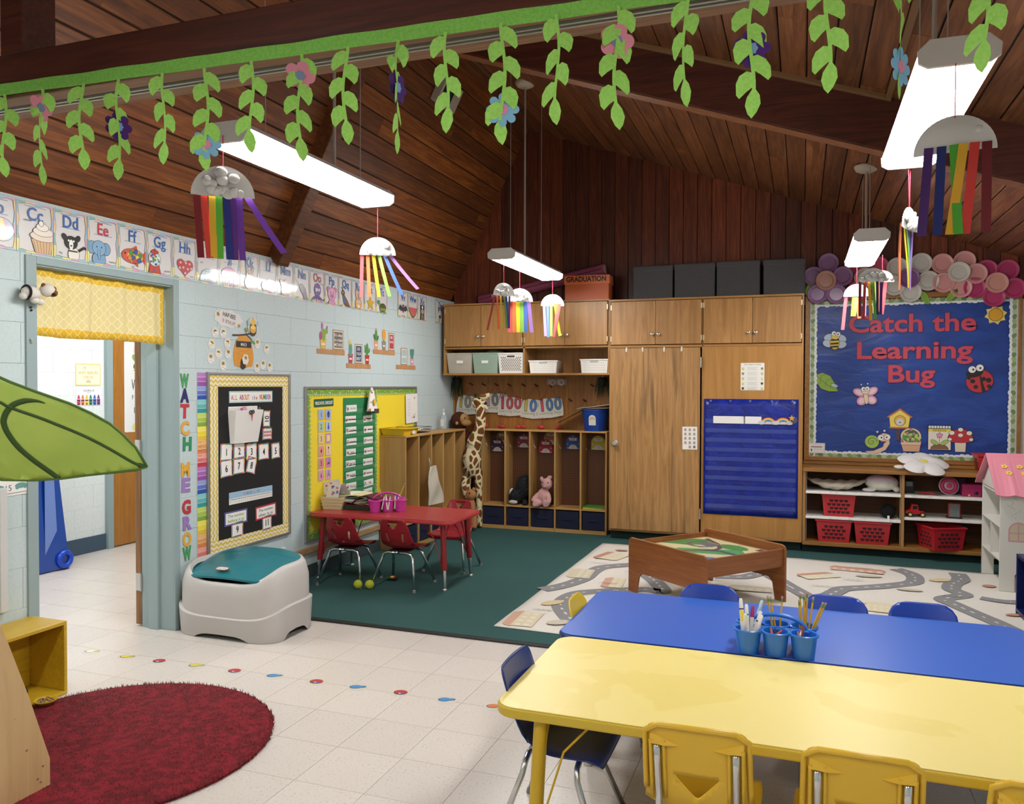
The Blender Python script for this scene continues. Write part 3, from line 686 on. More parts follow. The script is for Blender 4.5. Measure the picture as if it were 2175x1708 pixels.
def pic(d, L):
    e = d.ell; O = dict(o=K, ow=.0018)
    if L == 'B': e(.02, -.03, .05, .05, '#b9d2ec', **O); e(.02, -.03, .03, .05, '#e8b8c8'); e(.02, -.03, .012, .05, '#efe3a0')
    elif L == 'C':
        d.poly([(-.02, -.045), (.085, -.04), (.07, -.122), (-.002, -.122)], K); d.poly([(-.018, -.047), (.083, -.042), (.068, -.12), (0, -.12)], '#d9b48a')
        for i in range(7): d.line([(-.01 + i * .0145, -.05), (.004 + i * .0105, -.119)], .0016, '#6b4a34')
        e(.033, -.03, .057, .022, '#e9d9c8', **O); e(.033, -.008, .044, .02, '#efe4d8', **O); e(.03, .012, .027, .016, '#f4ece2', **O); e(.024, .028, .01, .012, '#f4ece2', **O)
    elif L == 'D':
        e(.012, -.085, .026, .036, '#ece6dc', **O); d.line([(.035, -.065), (.062, -.045), (.075, -.05)], .012, K); e(-.008, -.118, .01, .008, '#ece6dc', **O); e(.03, -.118, .01, .008, '#ece6dc', **O)
        e(.0, -.03, .032, .032, '#2b2a2c'); e(-.03, -.008, .012, .018, '#2b2a2c', .5); e(.032, -.008, .012, .018, '#2b2a2c', -.5); e(0, -.04, .01, .024, '#f1eeea'); e(0, -.045, .005, .004, K); e(-.012, -.022, .004, .005, '#fff'); e(.012, -.022, .004, .005, '#fff'); d.rect(-.012, -.073, .03, -.066, '#3a3a40')
    elif L == 'E':
        e(-.022, -.085, .034, .038, '#7fa6c8', **O); e(-.058, -.03, .022, .03, '#7fa6c8', **O); e(.014, -.03, .022, .03, '#7fa6c8', **O); e(-.022, -.03, .034, .036, '#86adce', **O)
        d.line([(-.022, -.035), (-.024, -.06), (-.02, -.085)], .014, K); d.line([(-.022, -.035), (-.024, -.06), (-.02, -.084)], .011, '#86adce'); e(-.034, -.025, .003, .004, K); e(-.01, -.025, .003, .004, K)
        for x in (-.04, -.005): e(x, -.118, .012, .008, '#7fa6c8', **O)
    elif L == 'F':
        d.poly([(.05, -.03), (.085, .0), (.08, -.035), (.085, -.075), (.05, -.045)], '#c9583f'); d.poly([(-.01, .0), (.02, .02), (.03, -.01)], '#c9583f'); d.poly([(.0, -.07), (.03, -.09), (.03, -.06)], '#c9583f')
        e(0, -.037, .062, .037, '#d4604a', **O); e(.012, -.037, .045, .032, '#e3b04a')
        for i, (x, y, c) in enumerate([(-.01, -.02, '#4a9a5a'), (.015, -.015, '#3f62b0'), (.04, -.03, '#4a9a5a'), (0, -.045, '#3f62b0'), (.025, -.042, '#e8d050'), (.01, -.06, '#c95050'), (.035, -.055, '#3f62b0'), (-.018, -.05, '#e08a4a')]): e(x, y, .0115, .0115, c, **O)
        e(-.045, -.028, .004, .005, K)
    elif L == 'G':
        d.poly([(-.062, -.06), (-.005, -.06), (.005, -.118), (-.072, -.118)], K); d.poly([(-.06, -.062), (-.007, -.062), (.002, -.116), (-.069, -.116)], '#c84b42')
        e(-.033, -.03, .036, .038, '#d9dce6', **O); rn = random.Random(4)
        for i in range(22):
            a, r = rn.uniform(0, 6.28), .028 * math.sqrt(rn.random()); e(-.033 + r * math.cos(a), -.033 + r * math.sin(a), .0065, .0065, rn.choice(['#c84b42', '#3f62b0', '#4a9a5a', '#e8d050', '#7a4a98', '#efefef']), n=10)
        e(-.033, .008, .022, .01, '#c84b42', **O); e(-.033, .018, .006, .006, '#c84b42', **O); star(d, -.033, -.09, .012, '#70757a')
    elif L == 'H':
        heart(d, .0, -.04, .056, '#c83f46', o=K)
        for x, y in ((-.03, -.02), (.03, -.02), (-.012, -.045), (.018, -.05), (0, -.075), (-.035, -.05), (.04, -.045), (.004, -.018)): e(x, y, .008, .008, '#eda3a6', **O)
    elif L == 'I':
        d.poly([(-.06 * math.cos(t) + 0, -.1 + .075 * math.sin(t)) for t in [PI * i / 14 for i in range(15)]], K); d.poly([(-.058 * math.cos(t), -.099 + .072 * math.sin(t)) for t in [PI * i / 14 for i in range(15)]], '#b9d0de')
        for y in (-.08, -.06, -.042): d.line([(-.052, y), (.052, y)], .0015, '#5a7486')
        for x in (-.03, .0, .03): d.line([(x, -.1), (x * .6, -.03)], .0015, '#5a7486')
        e(.005, -.1, .03, .034, '#8fb2c6', **O); e(.005, -.103, .02, .024, '#7c858c')
    elif L == 'J':
        for i in range(6): d.line([(-.045 + i * .016, -.04), (-.05 + i * .017, -.07), (-.042 + i * .015, -.09), (-.05 + i * .018, -.118)], .004, ['#b56aa0', '#8d8aa8'][i % 2])
        d.poly([(-.06 * math.cos(t) - .005, -.045 + .055 * math.sin(t)) for t in [PI * i / 14 for i in range(15)]], K); d.poly([(-.058 * math.cos(t) - .005, -.044 + .052 * math.sin(t)) for t in [PI * i / 14 for i in range(15)]], '#c678ac')
    elif L == 'K': e(0, -.06, .04, .045, '#a98a6a', **O); e(0, -.01, .028, .028, '#a98a6a', **O); e(-.022, .02, .009, .014, '#a98a6a', **O); e(.022, .02, .009, .014, '#a98a6a', **O); e(-.01, -.005, .004, .005, K); e(.01, -.005, .004, .005, K)
    elif L == 'L':
        e(.022, -.055, .052, .042, '#c53b3e', **O)
        for x, y in ((.02, -.04), (.045, -.065), (.01, -.075), (.05, -.035)): e(x, y, .009, .009, K)
        e(-.032, -.06, .028, .03, '#2a2426'); e(-.042, -.05, .009, .01, '#fff'); e(-.02, -.048, .009, .01, '#fff'); e(-.042, -.05, .004, .005, K); e(-.02, -.048, .004, .005, K)
    elif L == 'M': e(0, -.07, .042, .035, '#a08a7a', **O); e(-.02, -.03, .026, .024, '#a08a7a', **O); e(-.042, -.01, .013, .013, '#c09a94', **O); e(.0, -.008, .013, .013, '#c09a94', **O); e(-.028, -.028, .003, .004, K); e(-.012, -.028, .003, .004, K)
    elif L == 'N':
        d.line([(-.07, .03), (-.02, -.02)], .003, '#8a8f96'); d.poly([(-.03, -.01), (.0, .0), (.035, -.03), (.05, -.08), (.06, -.115), (.035, -.1), (.02, -.115), (.01, -.075), (-.015, -.05)], K); d.poly([(-.027, -.013), (.0, -.003), (.032, -.032), (.047, -.08), (.052, -.106), (.034, -.095), (.022, -.107), (.013, -.075), (-.013, -.05)], '#7b8088'); e(-.01, -.02, .003, .003, K)
    elif L == 'O':
        for i in range(6): x = -.07 + i * .028; d.line([(0, -.055), (x * .7, -.085), (x, -.09 if i % 2 else -.11), (x * 1.12, -.075 if i % 2 else -.1)], .009, '#5a3a86')
        e(0, -.02, .034, .045, '#6a4a98', **O); e(-.01, -.02, .011, .012, '#fff'); e(-.01, -.02, .005, .006, K); e(.016, -.02, .009, .01, '#fff'); e(.016, -.02, .004, .005, K)
    elif L == 'P':
        e(0, -.1, .038, .034, '#dc9cc0', **O); e(-.035, .0, .018, .022, '#c884ac', .5, **O); e(.035, .0, .018, .022, '#c884ac', -.5, **O); e(0, -.03, .046, .044, '#e3a8c8', **O); e(0, -.045, .02, .014, '#d48ab4', **O); e(-.007, -.045, .003, .005, K); e(.007, -.045, .003, .005, K); e(-.018, -.02, .004, .005, K); e(.018, -.02, .004, .005, K)
    elif L == 'Q':
        d.poly([(-.035, -.02), (-.01, -.02), (.03, -.06), (.06, -.11), (.02, -.1), (-.02, -.085), (-.03, -.05)], K); d.poly([(-.033, -.022), (-.012, -.022), (.028, -.06), (.054, -.104), (.02, -.097), (-.017, -.083), (-.027, -.05)], '#7a6152'); d.poly([(-.033, -.03), (-.018, -.03), (-.005, -.08), (-.02, -.083), (-.03, -.05)], '#4a78b0'); e(-.028, -.005, .018, .018, '#6b5548', **O); d.line([(-.03, .012), (-.038, .03), (-.048, .03)], .006, K); e(-.033, -.002, .005, .005, '#fff'); d.line([(-.01, -.09), (-.01, -.12)], .002, K); d.line([(.005, -.09), (.005, -.12)], .002, K)
    elif L == 'R':
        e(-.022, .005, .012, .038, '#d9a66a', .25, **O); e(.022, .005, .012, .038, '#d9a66a', -.25, **O); e(-.022, .005, .006, .028, '#e8c0b8', .25); e(.022, .005, .006, .028, '#e8c0b8', -.25); e(0, -.065, .04, .042, '#dcab70', **O); e(-.013, -.05, .01, .012, '#fff', **O); e(.013, -.05, .01, .012, '#fff', **O); e(-.013, -.05, .004, .005, K); e(.013, -.05, .004, .005, K); e(0, -.082, .02, .014, '#f1e2cc'); e(0, -.075, .005, .004, '#c87a86')
    elif L == 'S': star(d, 0, -.045, .058, '#d9b23c', o='#6e5620')
    elif L == 'T':
        e(-.045, -.02, .018, .016, '#6aa25a', **O); d.line([(-.035, -.03), (-.02, -.055)], .016, '#6aa25a'); e(.012, -.06, .046, .034, '#5b5a36', **O); d.poly([(-.03, -.065), (.056, -.065), (.05, -.085), (-.02, -.085)], '#6aa25a')
        for x in (-.015, .04): e(x, -.095, .012, .014, '#6aa25a', **O)
        e(-.05, -.016, .003, .004, K)
    elif L == 'V': d.poly([(-.07, -.05), (-.05, .0), (-.02, -.02), (0, .0), (.02, -.02), (.05, .0), (.07, -.05), (.05, -.045), (.035, -.06), (.015, -.05), (0, -.075), (-.015, -.05), (-.035, -.06), (-.05, -.045)], '#3a3a42'); e(0, -.02, .02, .022, '#4a4a54'); e(-.008, -.016, .003, .003, '#fff'); e(.008, -.016, .003, .003, '#fff')
    elif L == 'W':
        d.poly([(.065 * math.cos(t), -.01 - .085 * math.sin(t)) for t in [PI * i / 14 for i in range(15)]], '#3f7a48'); d.poly([(.056 * math.cos(t), -.01 - .075 * math.sin(t)) for t in [PI * i / 14 for i in range(15)]], '#d8646a')
        for x in (-.02, .02): e(x, -.04, .003, .005, K)
    elif L == 'X':
        d.rect(-.035, -.115, .035, .03, '#1c1a1d'); e(0, .01, .014, .015, '#e8e6e2'); d.line([(0, 0), (0, -.05)], .006, '#e8e6e2')
        for y in (-.015, -.027, -.039): d.line([(-.016, y), (.016, y)], .004, '#e8e6e2')
        for s in (-1, 1): d.line([(s * .008, -.055), (s * .014, -.105)], .006, '#e8e6e2'); d.line([(s * .016, -.012), (s * .024, -.05)], .005, '#e8e6e2')
    elif L == 'Z':
        e(.012, -.085, .036, .034, '#efedea', **O); e(.002, -.02, .03, .036, '#efedea', **O); e(.002, -.045, .02, .018, '#4a484a'); e(-.02, .022, .009, .014, '#3a383a'); e(.024, .022, .009, .014, '#3a383a')
        for y in (-.105, -.09, -.075): d.line([(-.02, y), (.012, y + .004)], .006, K); d.line([(.03, y), (.046, y + .006)], .006, K)
        for y in (-.005, .008): d.line([(-.026, y), (-.012, y + .002)], .005, K); d.line([(.03, y), (.016, y + .002)], .005, K)
        e(-.009, -.018, .003, .004, K); e(.013, -.018, .003, .004, K)
WORDS = dict(B=('beach ball', 'beach ball'), C=('cupcake', 'frosted cupcake'), D=('dog', 'black and white dog'), E=('elephant', 'blue elephant'), F=('fish', 'red patchwork fish'), G=('gumballs', 'gumball machine'), H=('heart', 'red spotted heart'), I=('igloo', 'igloo'), J=('jellyfish', 'pink jellyfish'), K=('kangaroo', 'brown animal'), L=('ladybug', 'ladybug'), M=('mouse', 'small brown animal'), N=('narwhal', 'grey narwhal'), O=('octopus', 'purple octopus'), P=('pig', 'pink pig'), Q=('quail', 'quail'), R=('rabbit', 'rabbit face'), S=('star', 'gold star'), T=('turtle', 'green turtle'), V=('vampire bat', 'dark bat'), W=('watermelon', 'watermelon slice'), X=('x-ray', 'x-ray'), Z=('zebra', 'zebra'))
rn = random.Random(11)
for i, L in enumerate('BCDEFGHIJKLMNOPQRSTUVWXYZ'):
    if L in 'UY': continue
    d = D(); wavy(d, .206, .252, ['#8fbdb4', '#eadf8a', '#d9a8c6', '#a8c6dc', '#e8c9a0'])
    c = '#c0474f' if L in 'EIO' else '#3c6bb0'
    d.line([(-.06, .106), (.06, .106)], .0022, '#5d86c4'); d.line([(-.06, .037), (.06, .037)], .0022, '#5d86c4')
    for k in range(8): d.line([(-.05 + k * .0135, .0725), (-.043 + k * .0135, .0725)], .0011, '#8aa4cc')
    d.text(L + L.lower(), 0, .039, .066, c, .012, sx=.9)
    k0 = len(d.v); pic(d, L)
    for k in range(k0, len(d.v)): q = d.v[k]; d.v[k] = (max(-.096, min(.096, q[0] * 1.3)), max(-.119, (q[1] + .05) * 1.12 - .058), q[2])
    word = WORDS[L][0]; wx, wy = {'C': (-.045, .03), 'D': (-.065, -.1), 'E': (.06, -.105), 'F': (.0, -.108), 'G': (.055, -.1), 'H': (.06, -.105), 'I': (-.06, .0), 'J': (.055, -.112), 'O': (.06, .02)}.get(L, (0 if L in 'STVWX' else -.055, -.112))
    d.text(word, wx, wy, .0105, '#3a3a40', .004)
    sheet('alphabet_card', 'laminated letter card %s with a %s' % (L + L.lower(), WORDS[L][1]), 'card', 'L', -4.797 + (i - 1) * .2085, 2.305, .207, .254, d, '#dcd9d8', off=.0025, rot=rn.uniform(-.012, .012), group='alphabet cards along the wall top', rough=.3, coat=.7)
# ------------------------------------------------------------------ WATCH ME GROW letters and paint strips
for ch, y, z, c, lab in [('W', -3.76, 1.55, '#4a9a5e', 'first green W'), ('A', -3.758, 1.457, '#26245e', 'navy A'), ('T', -3.759, 1.36, '#b8343c', 'red T'), ('C', -3.757, 1.252, '#d8a548', 'mustard C'), ('H', -3.738, 1.153, '#2f8a58', 'green H'), ('M', -3.755, .993, '#dba83f', 'mustard M'), ('E', -3.751, .895, '#9a78b8', 'lilac E'), ('G', -3.748, .755, '#b8343c', 'red G'), ('R', -3.742, .654, '#9a78b8', 'lilac R'), ('O', -3.745, .551, '#dba83f', 'mustard O'), ('W', -3.745, .462, '#4a9a5e', 'last green W')]:
    vs_, fs_ = glyphs(ch, .045); mb = MB(); k = .085 / .73; x0 = (min(p[0] for p in vs_) + max(p[0] for p in vs_)) / 2
    kx = .075 / max(.45, max(p[0] for p in vs_) - min(p[0] for p in vs_))
    n = len(vs_); P0 = [((a - x0) * kx, b * k - .0425, 0) for a, b in vs_]; P1 = [(a, b, .003) for a, b, _ in P0]
    ed = {}
    for f in fs_:
        for a, b in zip(f, f[1:] + f[:1]): ed[(a, b)] = ed.get((a, b), 0) + 1
    rim = [(a, b) for (a, b) in ed if (b, a) not in ed]
    mb.add(P0 + P1, [tuple(i + n for i in f) for f in fs_] + [(a, b, b + n, a + n) for a, b in rim])
    o = mb.build('wall_letter', M(c, .6)); o.matrix_basis = FR('L', y, z, .002, random.uniform(-.06, .06))
    tag(o, lab + ' cut-out letter of the WATCH ME GROW column', 'letter', 'WATCH ME GROW letters')
CH = [('#b87cc0', '#a866b2', '#94509e', 'purple'), ('#93a0d8', '#5c74c4', '#2850a4', 'blue'), ('#86c8cc', '#5cb4b8', '#2f9498', 'teal'), ('#c4d468', '#a8c448', '#84a838', 'green'), ('#f2e258', '#ecd838', '#e4c038', 'yellow'), ('#ecb878', '#e4a058', '#d8844a', 'orange'), ('#eda49a', '#e07a78', '#c43848', 'red')]
for s in range(2):
    for i, (a, b, c, nm) in enumerate(CH):
        d = D(); w, h = .082, .0862
        for j, q in enumerate((a, b, c)): d.rect(-w / 2, h / 2 - (j + 1) * h / 3 + (.0012 if j < 2 else 0), w / 2, h / 2 - j * h / 3 - (.0012 if j else 0), q)
        if s == 0 and i in (5, 6):
            for j in range(3): d.line([(-.035, .03 - j * .027), (.0 + .01 * j, .032 - j * .027)], .0014, '#3a2f2a'); d.line([(-.03, .024 - j * .027), (-.006, .025 - j * .027)], .0012, '#3a2f2a')
        sheet('paint_chip_card', '%s paint chip card in the %s half of the growth strip' % (nm, ('upper', 'lower')[s]), 'card', 'L', -3.607 + (0 if s == 0 else -.003), 1.558 - i * .0868 - s * .608, w, h, d, '#f0eeea', off=.002, group='paint chip growth strip')
# ------------------------------------------------------------------ birthday bees
d = D(); O = dict(o=K, ow=.001)
def bee(d, x, y, s, rot=0, wing=True):
    cr, sr = math.cos(rot), math.sin(rot); R_ = lambda a, b: (x + (a * cr - b * sr) * s, y + (a * sr + b * cr) * s)
    if wing:
        for q in (-1, 1): p = R_(q * .4, .75); d.ell(p[0], p[1], .34 * s, .42 * s, '#e4e6ea', rot - q * .5)
    d.ell(x, y, .62 * s, .9 * s, '#e9c94a', rot)
    for b, w in ((.42, .5), (0, .62), (-.42, .5)):
        d.line([R_(-w, b), R_(w, b)], .26 * s, '#221c18')
cl_ = [(.14 * math.cos(t) * (1 + .06 * math.cos(9 * t)), .058 * math.sin(t) * (1 + .10 * math.cos(9 * t))) for t in [2 * PI * i / 54 for i in range(54)]]
bee(d, -.105, .02, .02, .9); bee(d, .105, -.035, .018, 1.2)
d.text('HAP-BEE', .005, .008, .03, '#2a2624', .006, w=.13, rot=-.1)
for i, (ch, c) in enumerate(zip('BIRTHDAY', ['#c05060', '#e08a80', '#5a8a90', '#5a6a90', '#c05060', '#e0a090', '#7a9aa0', '#4a5a88'])): d.text(ch, -.055 + i * .0165, -.028 - i * .002, .026, c, .006, sx=.62)
sheet('birthday_sign', 'white cloud sign lettered HAP-BEE BIRTHDAY with two bees', 'sign', 'L', -3.346, 1.967, .28, .116, d, '#dcd8d6', off=.002, rot=-.04, shape=cl_)
d = D(); rows = [(.04, .105), (.062, .083), (.08, .06), (.092, .035), (.1, .005), (.106, -.025), (.106, -.055), (.1, -.085), (.088, -.108)]
pr = [(w, y) for w, y in rows] + [(-w, y) for w, y in rows[::-1]]
for w, y in rows[2:]: d.arc(0, y + .09, .11, -PI / 2 - .75, -PI / 2 + .75, .0018, '#b87a22', sy=.9)
d.ell(-.008, -.088, .028, .04, '#3a1f12'); d.rect(-.036, -.118, .02, -.09, '#3a1f12')
o = sheet('beehive_sign', 'orange paper beehive with a MARCH name plate', 'sign', 'L', -3.192, 1.757, .2, .23, d, '#d9942e', off=.002, shape=pr)
d2_ = D(.001); d2_.rect(-.08, .012, .08, .055, '#191512'); d2_.text('MARCH', 0, .022, .022, '#eceae4', .008, w=.06); p = d2_.build('month_plate', PRINT(.4), o, normals=False); p.location = (0, .012, .0016)
d = D(); d.line([(-.12, -.01), (-.05, -.006), (.02, .002), (.06, .01), (.1, .014)], .012, '#4a2218'); d.line([(.03, .0), (.07, -.02), (.1, -.045)], .008, '#4a2218'); d.line([(.02, .002), (.035, .03)], .006, '#4a2218')
for x, y, r in ((.02, .035, 1.9), (.042, .042, .8), (.1, .018, .4), (.085, -.042, -1.8), (.108, -.05, -.6)): d.ell(x, y, .016, .009, '#6f9a3c', r)
o = d.build('branch_cutout', PRINT(.5), normals=False); o.matrix_basis = FR('L', -3.19, 1.87, .004); tag(o, 'brown paper branch with green leaves over the beehive', 'decoration')
d = D(); d.ell(0, -.02, .04, .05, '#221c18'); d.ell(0, -.02, .034, .03, '#e0a23a'); d.ell(0, .03, .028, .024, '#e6b84a'); d.poly([(-.006, .05), (.006, .05), (0, .066)], '#c04a4a'); d.ell(-.045, .02, .014, .022, '#a8bcc4', .3); d.ell(.045, .02, .014, .022, '#a8bcc4', -.3); d.ell(0, -.01, .026, .012, '#f2d060')
sheet('bee_cutout', 'large bee cut-out holding a honey pot above the branch', 'decoration', 'L', -3.095, 1.935, .1, .13, d, '#d2d8d8', off=.006, shape=[(.055 * math.cos(t), .064 * math.sin(t)) for t in [2 * PI * i / 20 for i in range(20)]])
BL = ['topmost of the two at the upper side', 'beside the cloud sign edge', 'second row by the paint strip', 'second row by the hive', 'between the hive and the strip, tilted', 'close to the hive, fifth row', 'lowest row by the paint strip', 'just above the chevron board corner', 'stuck on the hive doorway', 'right under the branch tip', 'farthest from the hive, tilted', 'above the board, first of three', 'above the board, middle of three', 'above the board, last of three']
for i, (y, z) in enumerate([(-3.478, 1.868), (-3.401, 1.871), (-3.513, 1.79), (-3.359, 1.804), (-3.447, 1.73), (-3.352, 1.734), (-3.52, 1.697), (-3.401, 1.654), (-3.177, 1.699), (-3.041, 1.816), (-2.938, 1.783), (-3.047, 1.647), (-2.979, 1.668), (-2.902, 1.655)]):
    d = D()
    if i in (0, 1, 2, 3, 4, 10): bee(d, 0, 0, .026, random.uniform(-.5, .5), False); d.ell(0, -.008, .027, .011, '#e9e6e2', random.uniform(-.6, .3)); d.line([(-.016, -.004), (.012, -.012)], .002, '#5a544e')
    else: bee(d, 0, .012, .019, 1.4, False); d.ell(.0, -.019, .03, .013, '#e9e6e2', -.15); d.line([(-.018, -.014), (.004, -.016)], .002, '#5a544e'); d.line([(.008, -.024), (.02, -.025)], .003, '#3a3530')
    sheet('birthday_bee', 'small paper bee ' + BL[i], 'decoration', 'L', y, z, .07, .075, d, '#d9d8d6', off=.006 if i == 8 else .002, rot=random.uniform(-.2, .2), group='small birthday bees', shape=[(.034 * math.cos(t) * (1 + .08 * math.cos(6 * t)), .037 * math.sin(t) * (1 + .08 * math.cos(6 * t))) for t in [2 * PI * j / 24 for j in range(24)]])
# ------------------------------------------------------------------ paper shelves with cacti
def shelfsign(y0, y1, z, items, label):
    w = y1 - y0; d = D(.001)
    mb = MB(); o = B(-w / 2, w / 2, -.02, .02, 0, .0015).build('paper_shelf', wood('paper_shelf_print', '#a5764a', '#b8875a', '#c09468', 'Y', .6))
    o.matrix_basis = FR('L', (y0 + y1) / 2, z, .002); tag(o, label, 'decoration', 'paper shelves with cacti')
    for it in items: d = D(.001); it(d); d.build(it.__name__, PRINT(.5), o, normals=False)
def frame(x, w, h, c, lines, tc='#e9e4da', h0=.022):
    def framed_saying(d):
        d.rect(x - w / 2, h0, x + w / 2, h0 + h, '#a98a68'); d.rect(x - w / 2 + .009, h0 + .009, x + w / 2 - .009, h0 + h - .009, '#e6d9c0'); d.rect(x - w / 2 + .017, h0 + .017, x + w / 2 - .017, h0 + h - .017, c)
        n = len(lines); hh = (h - .044) / n
        for i, t in enumerate(lines): d.text(t, x, h0 + h - .026 - (i + .85) * hh + .006, hh * .62, tc, .012, w=(w - .044) * min(1, len(t) / 6 + .2))
    return framed_saying
def cactus(x, pot, body, kind, pw=.036):
    def potted_cactus(d):
        if kind == 'round': d.ell(x, .07, .03, .028, pot); d.rect(x - .03, .085, x + .03, .098, pot)
        else: d.poly([(x - pw, .098), (x + pw, .098), (x + pw * .78, .022), (x - pw * .78, .022)], pot); d.rect(x - pw - .004, .09, x + pw + .004, .102, pot)
        d.rect(x - pw * .6, .052, x + pw * .6, .066, '#f0dcc8')
        if kind == 'pads': d.ell(x + .005, .135, .03, .05, body); d.ell(x + .046, .165, .022, .022, body); d.ell(x - .014, .205, .013, .026, '#b8689a'); d.ell(x - .034, .125, .02, .034, '#a85088'); d.ell(x + .055, .195, .008, .016, '#a85088')
        elif kind == 'arms': d.ell(x, .15, .02, .058, body); d.line([(x, .12), (x + .036, .13), (x + .04, .165)], .014, body); d.line([(x, .115), (x - .034, .13), (x - .036, .19)], .014, body)
        elif kind == 'bulb': d.ell(x, .16, .034, .052, '#e2942e'); d.line([(x - .012, .12), (x - .014, .2)], .004, '#f0b84a'); d.line([(x + .012, .12), (x + .014, .2)], .004, '#f0b84a'); d.rect(x - .012, .098, x + .012, .115, '#6aa24a')
        elif kind == 'column': d.ell(x, .14, .026, .06, body); d.ell(x - .01, .2, .02, .022, '#dcc04a'); d.line([(x - .008, .1), (x - .008, .19)], .003, '#4d8a78'); d.line([(x + .01, .1), (x + .01, .18)], .003, '#4d8a78')
        elif kind == 'tuft':
            for a in (-.5, -.25, 0, .25, .5): d.ell(x + a * .05, .135, .011, .05, body, -a * .6)
        elif kind == 'tall': d.ell(x, .15, .02, .06, body); d.ell(x - .03, .13, .012, .03, '#3f6a3c', .4); d.ell(x + .03, .125, .012, .026, '#3f6a3c', -.4); d.ell(x, .205, .014, .012, '#c89a8a')
    return potted_cactus
shelfsign(-2.3, -1.885, 1.795, [cactus(-.115, '#d9b258', '#86a83c', 'pads', .045), frame(.11, .165, .165, '#6b6462', ["It's okay", 'to make', 'MISTAKES'])], "paper shelf with a pink cactus and an It's okay to make MISTAKES frame")
shelfsign(-1.859, -1.452, 1.69, [cactus(-.135, '#b04a5a', '#5a9a86', 'column'), frame(.0, .125, .17, '#2f4a6a', ['DO', 'YOUR', 'BEST']), cactus(.145, '#b03a30', '#4a8f3c', 'arms')], 'paper shelf with two cacti and a DO YOUR BEST frame')
shelfsign(-1.405, -.997, 1.828, [cactus(-.15, '#d89a7a', '#4f8f44', 'tall'), cactus(-.005, '#8a8680', '#6aa24a', 'bulb'), frame(.14, .115, .165, '#b0485a', ['BE', 'kind', ' '])], 'paper shelf with an orange cactus and a BE kind frame')
shelfsign(-.97, -.565, 1.70, [frame(-.04, .13, .165, '#a9bcc0', [' ', 'breathe', ' '], '#e8ecea'), cactus(.13, '#d898a8', '#4f9080', 'tuft')], 'paper shelf with a pale window frame and one teal cactus')
# ================================================================== LEFT WALL: BOARDS
ALU = M('#a9a9a8', .35, .7)
def board(name, label, y0, y1, z0, z1, fill, side='L', fw=.018, mat=ALU, off=0., ref=0.):
    """framed notice board: four frame bars and a backing"""
    t = thing(name, label, 'notice board', mat=FR(side, y0, z0, off)); w, h = y1 - y0, z1 - z0
    B(fw * .5, w - fw * .5, fw * .5, h - fw * .5, 0, .008).build('backing', M(fill, .7), t)
    B(0, fw, 0, h, 0, .02).build('frame_bar', mat, t, bevel=.003); B(w - fw, w, 0, h, 0, .02).build('frame_bar', mat, t, bevel=.003)
    B(fw, w - fw, h - fw, h, 0, .02).build('frame_bar', mat, t, bevel=.003); B(fw, w - fw, 0, fw, 0, .02).build('frame_bar', mat, t, bevel=.003)
    return t, w, h
t, w, h = board('number_board', 'notice board with yellow chevron border around black paper', -3.567, -2.671, .40, 1.606, '#e9dfc2')
d = D(.0085); bw = .098; Y1, Y0 = '#d8bc48', '#ece3cb'
def chev(d, x0, y0, x1, y1, along):
    d.rect(x0, y0, x1, y1, Y0); L = (x1 - x0) if along == 'x' else (y1 - y0); Wd = (y1 - y0) if along == 'x' else (x1 - x0); a = .022
    for r in range(int(Wd / .031) + 1):
        n = int(L / a); up, dn = [], []
        for i in range(n + 1):
            s = i * L / n; o = r * .031 - .004 + (.016 if i % 2 else 0); lo, hi = min(max(o, 0), Wd), min(max(o + .0145, 0), Wd)
            up.append((s, hi)); dn.append((s, lo))
        for i in range(n):
            q = [dn[i], dn[i + 1], up[i + 1], up[i]]
            d.add([((x0 + s, y0 + v, d.z + .0001) if along == 'x' else (x0 + v, y0 + s, d.z + .0001)) for s, v in q], [(0, 1, 2, 3)], Y1)
    d.z += .0002
chev(d, .018, .018, .018 + bw, h - .018, 'y'); chev(d, w - .018 - bw, .018, w - .018, h - .018, 'y'); chev(d, .018, h - .018 - .085, w - .018, h - .018, 'x'); chev(d, .018, .018, w - .018, .018 + .08, 'x')
d.build('chevron_border', PRINT(.6), t, normals=False)
B(.107, w - .09, .088, h - .096, .0092, .0108).build('black_paper', M('#141314', .8), t)
BD = .0125
d = D(); d.rect(-.235, -.039, .235, .039, '#a9cbd8'); d.rect(-.226, -.031, .226, .031, '#f0ede6')
cols = ['#c8506a', '#e08a3c', '#5a9a4a', '#4a8ab0', '#8a5aa0', '#c84a4a', '#d8a83a']; xx = -.205
for i, ch in enumerate('ALL ABOUT the NUMBER'):
    if ch != ' ': d.text(ch, xx, -.02, .036 if ch.isupper() else .03, cols[i % 7], .03, sx=.62)
    xx += .0216
sheet('title_strip', 'pale blue strip lettered ALL ABOUT the NUMBER', 'sign', 'L', -3.122, 1.44, .47, .08, d, '#a9cbd8', off=BD)
